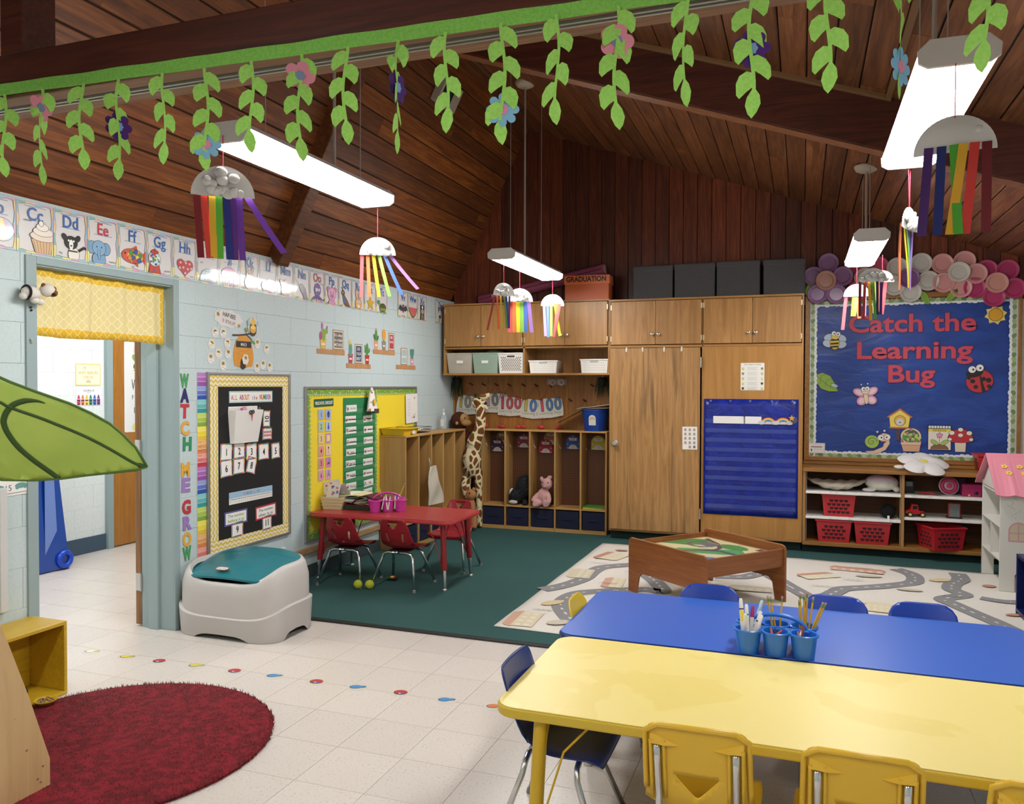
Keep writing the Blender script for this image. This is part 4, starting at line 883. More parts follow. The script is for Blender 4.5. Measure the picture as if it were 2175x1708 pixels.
def numcard(txt, y, z, lab, w=.105, h=.115, rot=0., ten=False):
    d = D(); cs = ['#c8506a', '#e0a03c', '#5a9a4a', '#4a8ab0', '#8a5aa0']; e = .008
    for i in range(5):
        a, b = -w / 2 + i * w / 5, -w / 2 + (i + 1) * w / 5; d.rect(a, h / 2 - e, b, h / 2, cs[i]); d.rect(a, -h / 2, b, -h / 2 + e, cs[(i + 2) % 5])
        a, b = -h / 2 + i * h / 5, -h / 2 + (i + 1) * h / 5; d.rect(-w / 2, a, -w / 2 + e, b, cs[(i + 1) % 5]); d.rect(w / 2 - e, a, w / 2, b, cs[(i + 3) % 5])
    if ten:
        d.rect(-w * .42, -h * .3, w * .42, h * .3, '#e4e2de')
        for i in range(5):
            for j in range(2): d.ell(-.034 + i * .017, -.012 + j * .024, .006, .009, '#b8383c')
    else: d.text(txt, 0, -.024, .048, '#1d1a1a', .012, sx=.8)
    sheet('number_card', lab, 'card', 'L', y, z, w, h, d, '#f1efeb', off=BD, rot=rot, group='number cards on the black paper')
for i, (y, z, r) in enumerate([(-3.386, 1.072, -.03), (-3.255, 1.07, .02), (-3.125, 1.058, .03), (-2.989, 1.046, .03), (-2.851, 1.043, .06), (-3.387, .962, .06), (-3.259, .97, .02), (-3.125, .961, -.25)]):
    numcard(str(i + 1), y, z, 'white number card with the numeral %s on black paper' % ['one', 'two', 'three', 'four', 'five', 'six', 'seven', 'eight'][i], rot=r, w=.118 if i not in (4, 7) else .098)
numcard('10', -2.955, 1.28, 'number card reading 10 turned on its side', .118, .08, PI / 2); numcard('', -2.948, 1.172, 'card with ten red dots in a frame', .105, .085, .0, True)
numcard('9', -3.278, .536, 'number card reading 9 below the number before it is', .12, .1, .03); numcard('11', -2.954, .532, 'number card reading 11 below the number after it is', .105, .1, .05)
d = D(); d.rect(-.235, -.04, .235, .04, '#eaeae6'); d.rect(-.235, .0, .235, .04, '#9cc0dc'); xx = -.08
for i, ch in enumerate('NUMBER LINE'): d.text(ch, xx + i * .0165, .01, .02, cols[i % 7], .02, sx=.6)
d.line([(-.225, -.008), (.225, -.008)], .0022, '#4a4a50')
for i in range(21): d.line([(-.22 + i * .022, -.013), (-.22 + i * .022, -.003)], .0015, '#4a4a50'); d.text(str(i), -.22 + i * .022, -.03, .01, '#8a3a4a', .004)
sheet('number_line', 'pale blue strip printed with a number line', 'sign', 'L', -3.126, .752, .47, .082, d, '#eaeae6', off=BD)
for y, z, bc, ls, tc, lab, r in ((-3.29, .618, '#5a5a98', ('The number', 'before it is:'), '#5a9a4a', 'blue-edged card lettered The number before it is', .0), (-2.965, .612, '#b8384a', ('The number', 'after it is:'), '#35457a', 'red-edged card lettered The number after it is', .03)):
    d = D(); d.rect(-.118, -.048, .118, .048, bc); d.rect(-.106, -.037, .106, .037, '#efede6')
    for i, s_ in enumerate(ls): d.text(s_, 0, .007 - i * .033, .02, tc, .012, w=.165)
    sheet('prompt_card', lab, 'card', 'L', y, z, .236, .096, d, bc, off=BD, rot=r)
# white wall pocket
t = thing('wall_pocket', 'white plastic wall pocket holding markers and clips', 'holder', mat=FR('L', -3.215, 1.125, BD))
def ringp(z, s, dd): return [(-.16 * s, z, 0), (.16 * s, z, 0), (.15 * s, z, dd), (-.15 * s, z, dd)]
MB().loft([ringp(.0, .84, .03), ringp(.225, .97, .062), [(-.15, .225, .004), (.15, .225, .004), (.14, .225, .058), (-.14, .225, .058)], [(-.124, .01, .004), (.124, .01, .004), (.122, .01, .026), (-.122, .01, .026)]], caps=False).add(ringp(0, .84, .03), [(0, 1, 2, 3)]).build('pocket_body', M('#e6e4e1', .3), t, bevel=.006)
B(-.153, .153, .2, .25, 0, .006).build('back_plate', M('#e6e4e1', .3), t, bevel=.003)
o = thing('eraser', 'pink board eraser sticking out of the white wall pocket', 'eraser', mat=FR('L', -3.25, 1.335, .04, .3)); B(-.02, .02, -.02, .035, 0, .02).build('felt', M('#c878a0', .6), o, bevel=.003); B(-.02, .02, .0, .035, .02, .024).build('back', M('#d998b8', .5), o)
o = thing('scissors', 'black-handled red scissors hooked over the white wall pocket', 'scissors', mat=FR('L', -3.2, 1.335, .076)); MB().torus((-.012, .0, 0), .011, .004, n=14, m=6).torus((.014, .002, 0), .011, .004, n=14, m=6).build('handles', M('#1d1a1b', .4), o, True); MB().prism([(-.006, -.008), (.008, -.008), (.002, -.06)], 0, .003).build('blade', M('#b8303a', .4), o)
o = thing('binder_clip', 'black binder clip on the white wall pocket rim', 'clip', mat=FR('L', -3.1, 1.35, .06)); MB().prism([(-.018, 0), (.018, 0), (.016, -.012), (-.016, -.012)], 0, .01).build('clip_body', M('#191919', .4), o); MB().torus((0, .008, .005), .008, .0012, n=12, m=5).build('clip_wire', METAL, o)
# ------------------------------------------------------------------ yellow schedule board
t, w, h = board('schedule_board', 'notice board covered in yellow paper with a green dotted border', -2.474, -.56, .29, 1.513, '#e8d02f', fw=.022)
def dotted(d, x0, y0, x1, y1, along, inner=1):
    """scalloped green border strip with white dots"""
    L = (x1 - x0) if along == 'x' else (y1 - y0); Wd = (y1 - y0) if along == 'x' else (x1 - x0); n = int(L / .035)
    for i in range(n * 4):
        s0, s1 = i * L / n / 4, (i + 1) * L / n / 4; f = lambda s: Wd * (.86 + .14 * math.cos(2 * PI * s / (L / n)))
        def P(s, v):
            v = v if inner > 0 else Wd - v
            return (x0 + s, y0 + v) if along == 'x' else (x0 + v, y0 + s)
        z = d.z
        d.add([(*P(s0, 0), z), (*P(s1, 0), z), (*P(s1, f(s1)), z), (*P(s0, f(s0)), z)], [(0, 1, 2, 3)], '#6f9a2c')
        d.add([(*P(s0, f(s0) * .8), z + .0002), (*P(s1, f(s1) * .8), z + .0002), (*P(s1, f(s1) * .86), z + .0002), (*P(s0, f(s0) * .86), z + .0002)], [(0, 1, 2, 3)], '#eeeee2')
    rn = random.Random(int(L * 100))
    for i in range(int(L / .018)):
        s = rn.uniform(.01, L - .01); v = rn.uniform(.08, .68) * Wd; v = v if inner > 0 else Wd - v
        p = (x0 + s, y0 + v) if along == 'x' else (x0 + v, y0 + s); r = rn.choice((.003, .0045))
        d.add([(p[0] + r * math.cos(k * PI / 3), p[1] + r * math.sin(k * PI / 3), d.z + .0003) for k in range(6)], [tuple(range(6))], '#eef0d8')
    d.z += .0005
d = D(.0095); b_ = .062
dotted(d, .022, .022, .022 + b_, h - .022, 'y'); dotted(d, .022, h - .022 - b_, w - .022, h - .022, 'x', -1); dotted(d, .022, .022, w - .022, .022 + b_, 'x'); dotted(d, w - .022 - .04, .022, w - .022, h - .022, 'y', -1); dotted(d, 1.075, .022, 1.13, h - .022, 'y')
d.build('dotted_border', PRINT(.6), t, normals=False)
d = D(); d.text('PRESCHOOL CHECKLIST', 0, -.014, .026, '#eef0e6', .02, w=.25)
sheet('title_strip', 'dark green strip lettered PRESCHOOL CHECKLIST', 'sign', 'L', -2.213, 1.382, .275, .062, d, '#1f5a44', off=BD, rot=.02)
CK = [('1', '#9fb4d8', 'backpack'), ('2', '#a9c8b0', 'bottle'), ('3', '#e3c898', 'folder'), ('4', '#e0958c', 'drink'), ('5', '#d98a94', 'tablet'), ('6', '#d998b8', 'chair')]
for i, (n_, c, ic) in enumerate(CK):
    z = 1.288 - i * .098; d = D()
    d.poly(rrect(.075, .08, .01), K); d.poly(rrect(.0725, .0775, .01), c); d.text(n_, 0, -.02, .042, K, .012, sx=.8)
    sheet('step_card', 'checklist card with the numeral ' + ['one', 'two', 'three', 'four', 'five', 'six', 'seven', 'eight'][i], 'card', 'L', -2.256, z, .08, .085, d, '#efe9da', off=BD, group='checklist number cards')
    d = D(); d.poly(rrect(.075, .08, .01), K); d.poly(rrect(.0725, .0775, .01), ['#a9b8dc', '#b8c8d8', '#c890b8', '#e8c8a0', '#d880a0', '#e0a0b0'][i])
    if i == 0: d.ell(0, -.003, .02, .028, '#2f4a98'); d.rect(-.018, -.02, .018, -.006, '#8a3a6a')
    elif i == 1: d.ell(0, -.01, .014, .02, '#4a5ab0'); d.ell(0, .018, .008, .01, '#4a5ab0')
    elif i == 2: d.rect(-.024, -.024, .022, .022, '#ecd98a'); d.rect(-.024, .022, 0, .028, '#e0c870')
    elif i == 3: d.rect(-.01, -.03, .01, .012, '#d8a8a0'); d.rect(-.007, .012, .007, .028, '#2a2426')
    elif i == 4: d.poly([(-.006, .0), (.02, .006), (.02, .03), (-.006, .026)], '#6a9ac8'); d.poly([(-.024, -.02), (.012, -.016), (.022, .002), (-.01, -.002)], '#3a4a6a')
    else: d.rect(-.014, -.002, .014, .03, '#8a94c8'); d.rect(-.018, -.01, .018, -.002, '#5a64a8'); d.line([(-.014, -.01), (-.018, -.03)], .004, '#7a4a4a'); d.line([(.014, -.01), (.018, -.03)], .004, '#7a4a4a')
    sheet('step_picture', 'checklist picture card of a ' + ic, 'card', 'L', -2.151, z, .08, .085, d, '#efe4e0', off=BD, group='checklist picture cards')
# green pocket chart
t = thing('pocket_chart', 'green fabric pocket chart on the yellow board', 'pocket chart', mat=FR('L', -1.658, .99, BD)); GR = M('#1f7a4a', .7)
B(-.262, .262, -.6, .425, 0, .002).build('chart_sheet', GR, t)
for i in range(10):
    z = .31 - i * .0975; MB().prism([(-.258, z - .02), (.258, z - .02), (.258, z + .022), (-.258, z + .022)], .0025, .0035).build('clear_pocket', M('#5aa878', .2, alpha=.45), t)
    if i: B(-.262, .262, z + .022, z + .03, .002, .005).build('pocket_seam', M('#16633a', .7), t)
LC = [(-1.80, 1.325, 'Arrival', .17), (-1.813, 1.232, 'Table Activity', .17), (-1.807, 1.139, 'Circle Time', .17), (-1.799, 1.04, 'Bathroom Break', .16), (-1.808, .95, 'Snack', .155), (-1.813, .853, 'Outdoor Time', .155), (-1.81, .755, 'Project Learning', .155), (-1.805, .66, 'Clean Up', .165), (-1.526, 1.228, 'Lunch', .155), (-1.517, 1.132, 'Books', .155), (-1.517, 1.036, 'Free Play', .155), (-1.513, .941, 'Clean Up', .155), (-1.523, .846, 'Outdoor Play', .165), (-1.523, .747, 'Bathroom', .165), (-1.511, .657, 'Nap', .165), (-1.523, .578, 'Outdoor Play', .15)]
for i, (y, z, tx, wd) in enumerate(LC):
    d = D(); hh = .058; d.rect(-wd / 2 + .006, -.02, -wd / 2 + .04, .02, '#d9d6d2'); rn = random.Random(i)
    for k in range(3): d.ell(-wd / 2 + .012 + k * .01, rn.uniform(-.01, .01), .006, rn.uniform(.006, .014), rn.choice(['#5a3a34', '#8a4a3a', '#3a3a42', '#7a7a80', '#4a6a9a']))
    d.text(tx, wd * .13, -.008, .019, '#45454a', .004, w=min(wd * .62, .012 * len(tx)))
    side = 'left' if i < 8 else 'right'
    lab = 'schedule card reading %s in the green chart' % tx
    if tx in ('Clean Up', 'Outdoor Play'): lab += {7: ', lower one at the left', 11: ', fourth from the top at the right', 12: ', fifth from the top at the right', 15: ', lowest, half hidden by papers'}[i]
    sheet('schedule_card', lab, 'card', 'L', y, z, wd, hh, d, '#e6e4e0', off=BD + .0038, rot=random.uniform(-.02, .04), group='schedule cards in the green chart')
# fabric flower bag clipped on the chart
t = thing('cloth_bag', 'white fruit-print cloth bag hooked over the top of the green chart', 'bag', mat=FR('L', -1.53, 1.385, BD + .006))
def sw(u, v):
    a = u * 2 * PI; r = (.075 - .045 * v) * (1 + .06 * math.sin(3 * a)); return (r * math.cos(a) * 1.1, -.09 + v * .18, .04 + r * .45 * math.sin(a))
MB().grid(sw, 20, 8).build('cloth', speckle('fruit_print', '#e4e1df', '#a85a4a', 22, .8, .63, .66), t, True)
MB().ball((0, .1, .04), (.018, .02, .012)).build('knot', M('#e4e1df', .8), t, True); MB().ball((-.01, -.01, .075), (.02, .034, .006)).build('lemon_print', M('#d8b040', .7), t, True); B(-.01, .07, -.11, -.07, .05, .075).build('box_corner', M('#4a4234', .5), t)
d = D()
for i in range(9): d.line([(-.09 + .0, .09 - i * .02), (-.09 + random.uniform(.04, .07), .09 - i * .02)], .0035, '#b8b4b8')
d.ell(.06, .1, .01, .01, '#c87a5a'); d.line([(.0, -.1), (.04, -.06), (.05, -.1), (.08, -.05)], .004, '#4a4248'); d.ell(.045, -.09, .014, .008, '#5a5258', .6)
sheet('list_sheet', 'white list sheet at the far edge of the yellow board', 'paper', 'L', -.683, 1.298, .25, .285, d, '#e9e6e2', off=.022, rot=.03)
# ------------------------------------------------------------------ corridor behind the doorway
d = D(); d.rect(-.135, -.1, .135, .1, '#e8d48a'); d.rect(-.127, -.088, .127, .088, '#ece7cd'); d.line([(-.04, .045), (-.06, .07), (-.035, .06), (-.03, .072), (-.03, .05)], .003, '#6a5a3a'); d.arc(.04, .055, .025, 0, 3.4, .001, '#9a9a8a')
d.text('BUSY BEES IN', 0, .006, .024, '#d9c077', .03, w=.2); d.text("THE 3'S", 0, -.035, .024, '#d9c077', .03, w=.1); d.line([(-.02, -.055), (.02, -.055)], .004, '#6a6458'); d.line([(-.025, -.068), (.028, -.068)], .004, '#6a6458')
sheet('door_poster', "cream poster lettered BUSY BEES IN THE 3'S on the corridor wall", 'poster', 'H', -2.272, 1.611, .27, .2, d, '#e8d48a', off=-2.418)
d = D(); d.rect(-.137, -.08, .137, .08, '#e2e4f0'); d.rect(-.13, -.08, .13, .07, '#edeef2'); d.text("COLORFUL 3'S", 0, .045, .018, '#3a3a4a', .014, w=.12); d.line([(-.02, .034), (.02, .034)], .003, '#8a8a9a')
for i, c in enumerate(['#c8406a', '#dc8048', '#e8c04a', '#2f8a5a', '#2f6ac8', '#8a3a8a']):
    x = -.108 + i * .0425; d.poly([(x - .016, -.02), (x + .016, -.02), (x + .005, .015), (x - .005, .015)], c); d.rect(x - .018, -.076, x + .018, -.024, c); d.rect(x - .018, -.04, x + .018, -.03, '#4a3038'); d.ell(x, -.066, .007, .009, '#2a2024')
sheet('door_poster', "white poster lettered COLORFUL 3'S with six crayons", 'poster', 'H', -2.268, 1.414, .275, .162, d, '#e2e4f0', off=-2.418)
d = D()
for x, y, r, c in ((-.02, .36, .07, '#ecd3cf'), (.02, .3, .06, '#e8c4c4'), (-.01, .32, .025, '#8a4a34'), (-.07, .28, .035, '#8fae5a'), (-.06, .2, .03, '#5a7a44'), (.06, .22, .03, '#4a6a44'), (-.07, .16, .012, '#c8a84a'), (.0, -.37, .05, '#d8b87a'), (.08, -.38, .06, '#d98a94'), (-.06, -.38, .045, '#e8d47a'), (.05, -.3, .04, '#b8a84a'), (-.03, -.33, .03, '#a8c0a0')): d.ell(x, y, r, r * .8, c, random.uniform(-1, 1))
for z in (.1, .0, -.12, -.2): d.line([(-.1, z + .03), (.12, z + .02)], .0015, '#c4c6c8')
d.text('Welcome', .035, -.03, .11, '#20203a', .0, w=.29); d.text('F R I E N D S', .04, -.12, .045, '#3a3a4a', 0., w=.29); d.text('In our', .02, -.25, .06, '#2a2a34', 0., w=.2)
sheet('welcome_banner', 'tall white floral banner on the corridor door', 'banner', 'H', -1.70, 1.50, .39, .86, d, '#e9e9ea', off=-2.384)
# tall blue plastic thing
t = thing('plastic_trough', 'tall blue plastic trough stood on end in the corridor', 'tub', (-2.15, -2.94, 0.001))
BLU = M('#0a3f9c', .18, coat=.4)
MB().loft([[(-.12, -.17, 0), (.08, -.17, 0), (.1, .15, 0), (-.12, .15, 0)], [(-.11, -.19, 1.15), (.04, -.19, 1.15), (.05, .045, 1.15), (-.11, .045, 1.15)]]).build('trough_shell', BLU, t, bevel=.02, seg=3)
MB().prism([(-.075, .12), (.045, .13), (-.01, 1.13), (-.075, 1.13)], 0, .002, 'Z').xf(Matrix(((0, 0, 1, .0785), (1, 0, 0, 0), (0, 1, 0, 0), (0, 0, 0, 1))) @ Matrix.Rotation(.0, 4, 'Z')).build('pale_panel', M('#6d86c8', .15, coat=.5), t)  # lighter strip paints a reflection onto the blue shell
MB().torus((.1, .09, .085), .055, .022, 'X', 20, 8).build('drain_ring', M('#0b45c4', .25), t, True)
# small plush on the door frame
t = thing('plush_toy', 'small white and brown plush dog stuck on the door frame', 'plush toy', mat=FR('L', -4.83, 1.975, .014))
PW = M('#d9d4cc', .95); PB = M('#7a4a26', .95); PD = M('#221c1a', .9)
MB().ball((-.03, .0, .035), (.05, .034, .032)).build('body', PW, t, True); MB().ball((.05, .02, .05), (.038, .034, .034)).build('head', PW, t, True)
MB().ball((.07, .008, .062), (.026, .02, .022)).build('muzzle', PB, t, True); MB().ball((.025, .042, .055), (.014, .012, .008)).ball((.09, .03, .05), (.012, .014, .008)).build('ears', PB, t, True)
for x, y in ((-.07, -.02), (-.01, -.035), (.02, -.04)): MB().ball((x, y, .035), (.022, .018, .018)).build('leg', PW, t, True)
MB().torus((-.055, .0, .035), .033, .006, 'X', 14, 6).build('collar', PD, t, True); MB().ball((.062, .0, .08), (.012, .008, .006)).build('nose', PD, t, True)
for z, c, n_ in ((1.9, '#1a1a1a', 'door_bumper'), (1.74, '#c0bdb4', 'hook_latch')):
    o = MB().ball((0, .006, .004), (.006, .006, .006)).ball((.003, -.008, .004), (.005, .006, .006)).build(n_, M(c, .4, .5 if z < 1.8 else 0), None, True); o.matrix_basis = FR('L', -4.835, z, .014)
    tag(o, 'two black rubber studs below the plush dog' if z > 1.8 else 'small metal hook latch on the door frame', 'fitting')
# wall chart left of the door
d = D(); d.poly(rrect(.27, .24, .02), '#8a8f94'); d.poly(rrect(.262, .232, .018), '#e9e9e6'); d.text('15', .0, -.105, .03, '#4a4a4a', 0.)
for x in (-.055, .065): d.ell(x, -.085, .032, .014, '#6a9a94'); d.ell(x + .022, -.092, .01, .01, '#6a9a94'); d.ell(x - .02, -.095, .01, .008, '#6a9a94')
sheet('number_chart', 'white chart with frogs beside the number 15, under the big leaf', 'chart', 'L', -4.955, 1.105, .29, .26, d, '#e9e9e6', off=.002, rot=.03)
o = B(-.02, .02, -.3, .3, 0, .03).build('white_bracket', M('#c9cbca', .4), bevel=.004); o.matrix_basis = FR('L', -5.0, .72, .002); tag(o, 'grey upright strip on the wall beside the yellow box', 'fitting')
# ================================================================== BLUE NOTICE BOARD
BX = lambda x: 3.642 + (x - 3.642) * 1.0468
BZ = lambda z: 1.521 + (z - 1.521) * 1.0468
t = thing('learning_board', 'large blue paper notice board framed in oak with a leafy border', 'notice board', mat=FR('B', 3.66, .822, .398))
bw_, bh_ = 1.79, 1.563
OAKZ = wood('board_frame_z', '#7c5223', '#95662f', '#a8783c', 'Z', .42, .7)
B(0, .045, 0, bh_, 0, .035).build('frame_bar', OAKZ, t, bevel=.004); B(bw_ - .03, bw_, 0, bh_, 0, .035).build('frame_bar', OAKZ, t, bevel=.004)
B(.045, bw_ - .03, bh_ - .045, bh_, 0, .035).build('frame_bar', OAK, t, bevel=.004); B(.045, bw_ - .03, 0, .04, 0, .035).build('frame_bar', OAK, t, bevel=.004)
BLUEP, nt, bb = _new('blue_kraft_paper')
v = mapped(nt, (1, 2.2, 1), rot=(0, 0, .5)); f = noise(nt, v, 3.2, 3, .5, .6)
nt.links.new(ramp(nt, f, [(.3, '#16357f'), (.7, '#22499e')]), bb.inputs['Base Color']); bb.inputs['Roughness'].default_value = .45; bump(nt, bb, f, .5, .03)
B(.04, bw_ - .028, .038, bh_ - .04, 0, .006).build('blue_paper', BLUEP, t)
d = D(.0075, .00002); rn = random.Random(5)
def leafstrip(L, f, flip):
    n = int(L / .042)
    for i in range(n):
        s = (i + .5) * L / n; o = rn.uniform(.8, 1.15)
        for (u, v, rx, ry, c, r) in ((s, .034, .034, .03 * o, '#e4e9ea', 0), (s + .006, .012, .03, .022, '#c6d2d4', .2)):
            x, y = f(u, v); d.ell(x, y, rx if flip == 'x' else ry, ry if flip == 'x' else rx, c, r, n=10)
    d.z += .0004
    for i in range(n):
        s = (i + .5) * L / n; o = rn.uniform(-.5, .5); x, y = f(s, .024); c = ['#7f9a63', '#9fb283', '#6b8b5a', '#b6c3a4'][i % 4]
        d.ell(x, y, .026, .018, c, o + (0 if flip == 'x' else PI / 2), n=10); x, y = f(s + .016, .03); d.line([(x - .01, y - .012), (x + .008, y + .012)], .003, '#8aa27a')
    d.z += .0004
leafstrip(1.7, lambda s, v: (.045 + s, .03 + v), 'x'); leafstrip(1.7, lambda s, v: (.045 + s, bh_ - .045 - v), 'x'); leafstrip(1.47, lambda s, v: (.045 + v, .045 + s), 'y'); leafstrip(1.47, lambda s, v: (bw_ - .034 - v, .045 + s), 'y')
d.build('leaf_border', PRINT(.5), t, normals=False)
BO = .392 - .0065
def cutletter(ch, x, z, h, kx, c, label, bold=.022, side='B', off=BO):
    vs_, fs_ = glyphs(ch, bold); x0 = (min(p[0] for p in vs_) + max(p[0] for p in vs_)) / 2; k = h / .73
    def ext(vs, fs, z0, z1):
        n = len(vs); ed = set(); P = [((a - x0) * kx, b * k, z0) for a, b in vs] + [((a - x0) * kx, b * k, z1) for a, b in vs]
        for f in fs:
            for a, b in zip(f, f[1:] + f[:1]): ed.add((a, b))
        return P, [tuple(i + n for i in f) for f in fs] + [(a, b, b + n, a + n) for a, b in ed if (b, a) not in ed]
    o = MB().add(*ext(*glyphs(ch, bold + .012), 0, .0012)).build('cutout_letter', M('#5e1626', .6)); o.matrix_basis = FR(side, x, z, off); tag(o, label, 'letter', 'red letters on the blue board')
    MB().add(*ext(vs_, fs_, .0012, .002)).build('letter_face', M(c, .55), o)
for txt, xa, xb, zb, h in (('Catch the', 4.032, 5.026, 2.01, .16), ('Learning', 4.103, 5.005, 1.775, .155), ('Bug', 4.36, 4.719, 1.567, .155)):
    full = glyphs(txt, 0.)[0]; x0, x1 = min(p[0] for p in full), max(p[0] for p in full); kx = (BX(xb) - BX(xa)) / (x1 - x0)
    seen_ = {}
    for i, ch in enumerate(txt):
        if ch == ' ': continue
        g = glyphs(ch, 0.)[0]; wd = max(p[0] for p in g) - min(p[0] for p in g); right = max(p[0] for p in glyphs(txt[:i + 1], 0.)[0])
        lab = 'red paper letter %s in the word %s on the blue board' % (ch, [w_ for w_ in txt.split() if i in range(txt.index(w_), txt.index(w_) + len(w_))][0])
        seen_[lab] = seen_.get(lab, 0) + 1
        if txt.count(ch) > 1 and lab.count('Learning'): lab += ', ' + ('first' if seen_[lab] == 1 else 'second') + ' one'
        if lab.count('Catch') and ch == 'C': lab = lab.replace('letter C', 'capital C')
        cutletter(ch, BX(xa) + (right - wd / 2 - x0) * kx, BZ(zb), h * 1.0468, kx, '#c4455a', lab)
def cut(name, label, x, z, d, shape, w=.1, h=.1, col='#2a2426', rot=0.):
    return sheet(name, label, 'decoration', 'B', BX(x), BZ(z), w, h, d, col, off=BO, shape=shape, rot=rot)
elp = lambda rx, ry, n=24: [(rx * math.cos(2 * PI * i / n), ry * math.sin(2 * PI * i / n)) for i in range(n)]
O = dict(o=K, ow=.003)
d = D(); pts = [((.09 if i % 2 == 0 else .066) * math.cos(PI * i / 8 + .2), (.09 if i % 2 == 0 else .066) * math.sin(PI * i / 8 + .2)) for i in range(16)]; d.ell(0, 0, .058, .058, '#2a2018'); d.ell(0, 0, .054, .054, '#d9a02c')
cut('sun_cutout', 'yellow paper sun in the corner of the blue board', 5.177, 2.138, d, pts, col='#e3cf72')
d = D(); e = d.ell
for x, y, r in ((-.055, .03, .4), (.055, .03, -.4), (-.06, -.03, -.3), (.06, -.03, .3)): e(x, y, .045, .032, '#b9c8dc', r, **O)
e(0, -.02, .04, .06, '#e0c23c', .2, **O)
for y in (.005, -.03, -.06): d.line([(-.035, y), (.035, y + .012)], .016, K)
e(0, .05, .036, .034, '#e6cf6a', **O); e(-.016, .07, .02, .022, '#eceae6', **O); e(.022, .066, .02, .022, '#eceae6', **O); e(-.012, .068, .006, .007, K); e(.02, .064, .006, .007, K)
cut('bee_cutout', 'paper bee with big eyes on the blue board', 3.912, 1.935, d, elp(.03, .06), rot=-.1)
d = D(); lf_ = [(-.1, .07), (-.04, .09), (.03, .06), (.07, -.01), (.1, -.085), (.02, -.085), (-.05, -.06), (-.09, .0)]; d.poly(lf_, '#8fb04a'); d.line([(-.09, .06), (0, -.02), (.09, -.075)], .004, '#4a6a2a')
for a in (-.05, 0., .04): d.line([(a, .02 - a * .8), (a + .05, .035 - a * .9)], .003, '#4a6a2a'); d.line([(a, .02 - a * .8), (a - .01, -.04 - a * .5)], .003, '#4a6a2a')
d.ell(.07, -.03, .03, .012, '#b8c8d8', -.3)
cut('leaf_cutout', 'green paper leaf overlapping the board border', 3.847, 1.563, d, [(x * 1.04, y * 1.04) for x, y in lf_])
d = D(); e = d.ell; PKc = '#dc9ab8'
for x, y, rx, ry, r in ((-.055, .035, .055, .035, -.5), (.055, .035, .055, .035, .5), (-.04, -.045, .045, .04, .6), (.045, -.045, .045, .04, -.6)): e(x, y, rx, ry, PKc, r, **O); e(x, y, rx * .68, ry * .6, '#e8cdd8', r)
e(0, -.02, .018, .06, '#e6d3b0', **O); e(0, .045, .034, .032, '#e8d0bc', **O); e(-.015, .062, .019, .021, '#eceae6', **O); e(.018, .062, .019, .021, '#eceae6', **O); e(-.012, .06, .006, .007, K); e(.016, .06, .006, .007, K)
d.line([(-.01, .08), (-.03, .105)], .002, K); d.line([(.01, .08), (.025, .108)], .002, K); e(-.03, .106, .006, .006, '#eceae6'); e(.025, .109, .006, .006, '#eceae6')
cut('butterfly_cutout', 'pink paper butterfly with big eyes on the blue board', 4.174, 1.445, d, elp(.02, .05), rot=.1)
d = D(); e = d.ell; e(0, -.03, .108, .1, '#b8303c', .3, **O); d.poly([(.005, .03), (-.005, .03), (.02, -.125), (.05, -.12)], K); e(-.04, .045, .07, .04, '#26201f', .25)
for x, y, r in ((-.055, -.03, .02), (.03, -.01, .02), (.07, -.02, .022), (-.03, -.08, .018), (.075, -.075, .018), (-.085, .0, .016)): e(x, y, r, r, K)
e(-.06, .075, .03, .03, '#eceae6', **O); e(.0, .09, .03, .03, '#eceae6', **O); e(-.052, .075, .008, .01, K); e(.004, .088, .008, .01, K); d.arc(-.1, .09, .03, .2, 2.6, .003, '#44465a'); d.arc(.02, .13, .03, -.5, 1.8, .003, '#44465a')
cut('ladybug_cutout', 'red paper ladybug with big white eyes on the blue board', 5.064, 1.602, d, elp(.09, .08))
d = D(); d.rect(-.028, -.18, .0, -.06, '#5a3d3a'); d.poly([(-.08, -.06), (.07, -.06), (.085, .04), (0, .1), (-.09, .04)], '#e4cf62'); d.line([(-.105, .03), (0, .105), (.1, .03)], .014, '#b8683c'); d.line([(-.09, -.066), (.07, -.066)], .014, '#b8683c'); d.ell(0, .0, .05, .05, '#6a4a20'); d.ell(0, .0, .046, .046, '#d8a83c'); d.ell(0, -.012, .034, .034, '#c9cbd0'); d.ell(0, -.016, .007, .006, '#3a3030')
cut('birdhouse_cutout', 'yellow paper birdhouse on a brown post', 4.452, 1.226, d, [(-.085, -.06), (.075, -.06), (.088, .04), (0, .1), (-.09, .04)], col='#6a4a20')
d = D(); e = d.ell; d.poly([(-.1, -.085), (-.03, -.08), (.05, -.04), (.07, .05), (.1, .05), (.105, -.01), (.07, -.07), (.0, -.105), (-.08, -.1)], '#e3bfa4'); e(-.045, .005, .06, .06, '#9fc05c', **O)
d.line([(-.045 + (.045 - .0035 * i) * math.cos(.75 * i), .005 + (.045 - .0035 * i) * math.sin(.75 * i)) for i in range(13)], .004, K); e(.06, .045, .045, .042, '#e3bfa4'); e(.03, .045, .026, .026, '#eceae6', **O); e(.085, .05, .026, .026, '#eceae6', **O); e(.036, .045, .007, .008, K); e(.08, .05, .007, .008, K); d.poly([(.04, .01), (.08, .012), (.06, -.006)], '#6a2024')
d.line([(.03, .075), (.0, .095)], .002, K); d.line([(.07, .08), (.06, .105)], .002, K); e(0, .098, .009, .009, '#e4e2e0'); e(.06, .109, .009, .009, '#e4e2e0')
cut('snail_cutout', 'smiling paper snail with a green shell beside the birdhouse', 4.271, 1.03, d, [(-.1, -.085), (-.03, -.08), (.05, -.04), (.1, .02), (.105, -.01), (.07, -.07), (.0, -.105), (-.08, -.1)])
d = D(); e = d.ell; e(0, .03, .085, .075, '#e3c4a4', **O); e(0, .03, .07, .062, '#3f6b44')
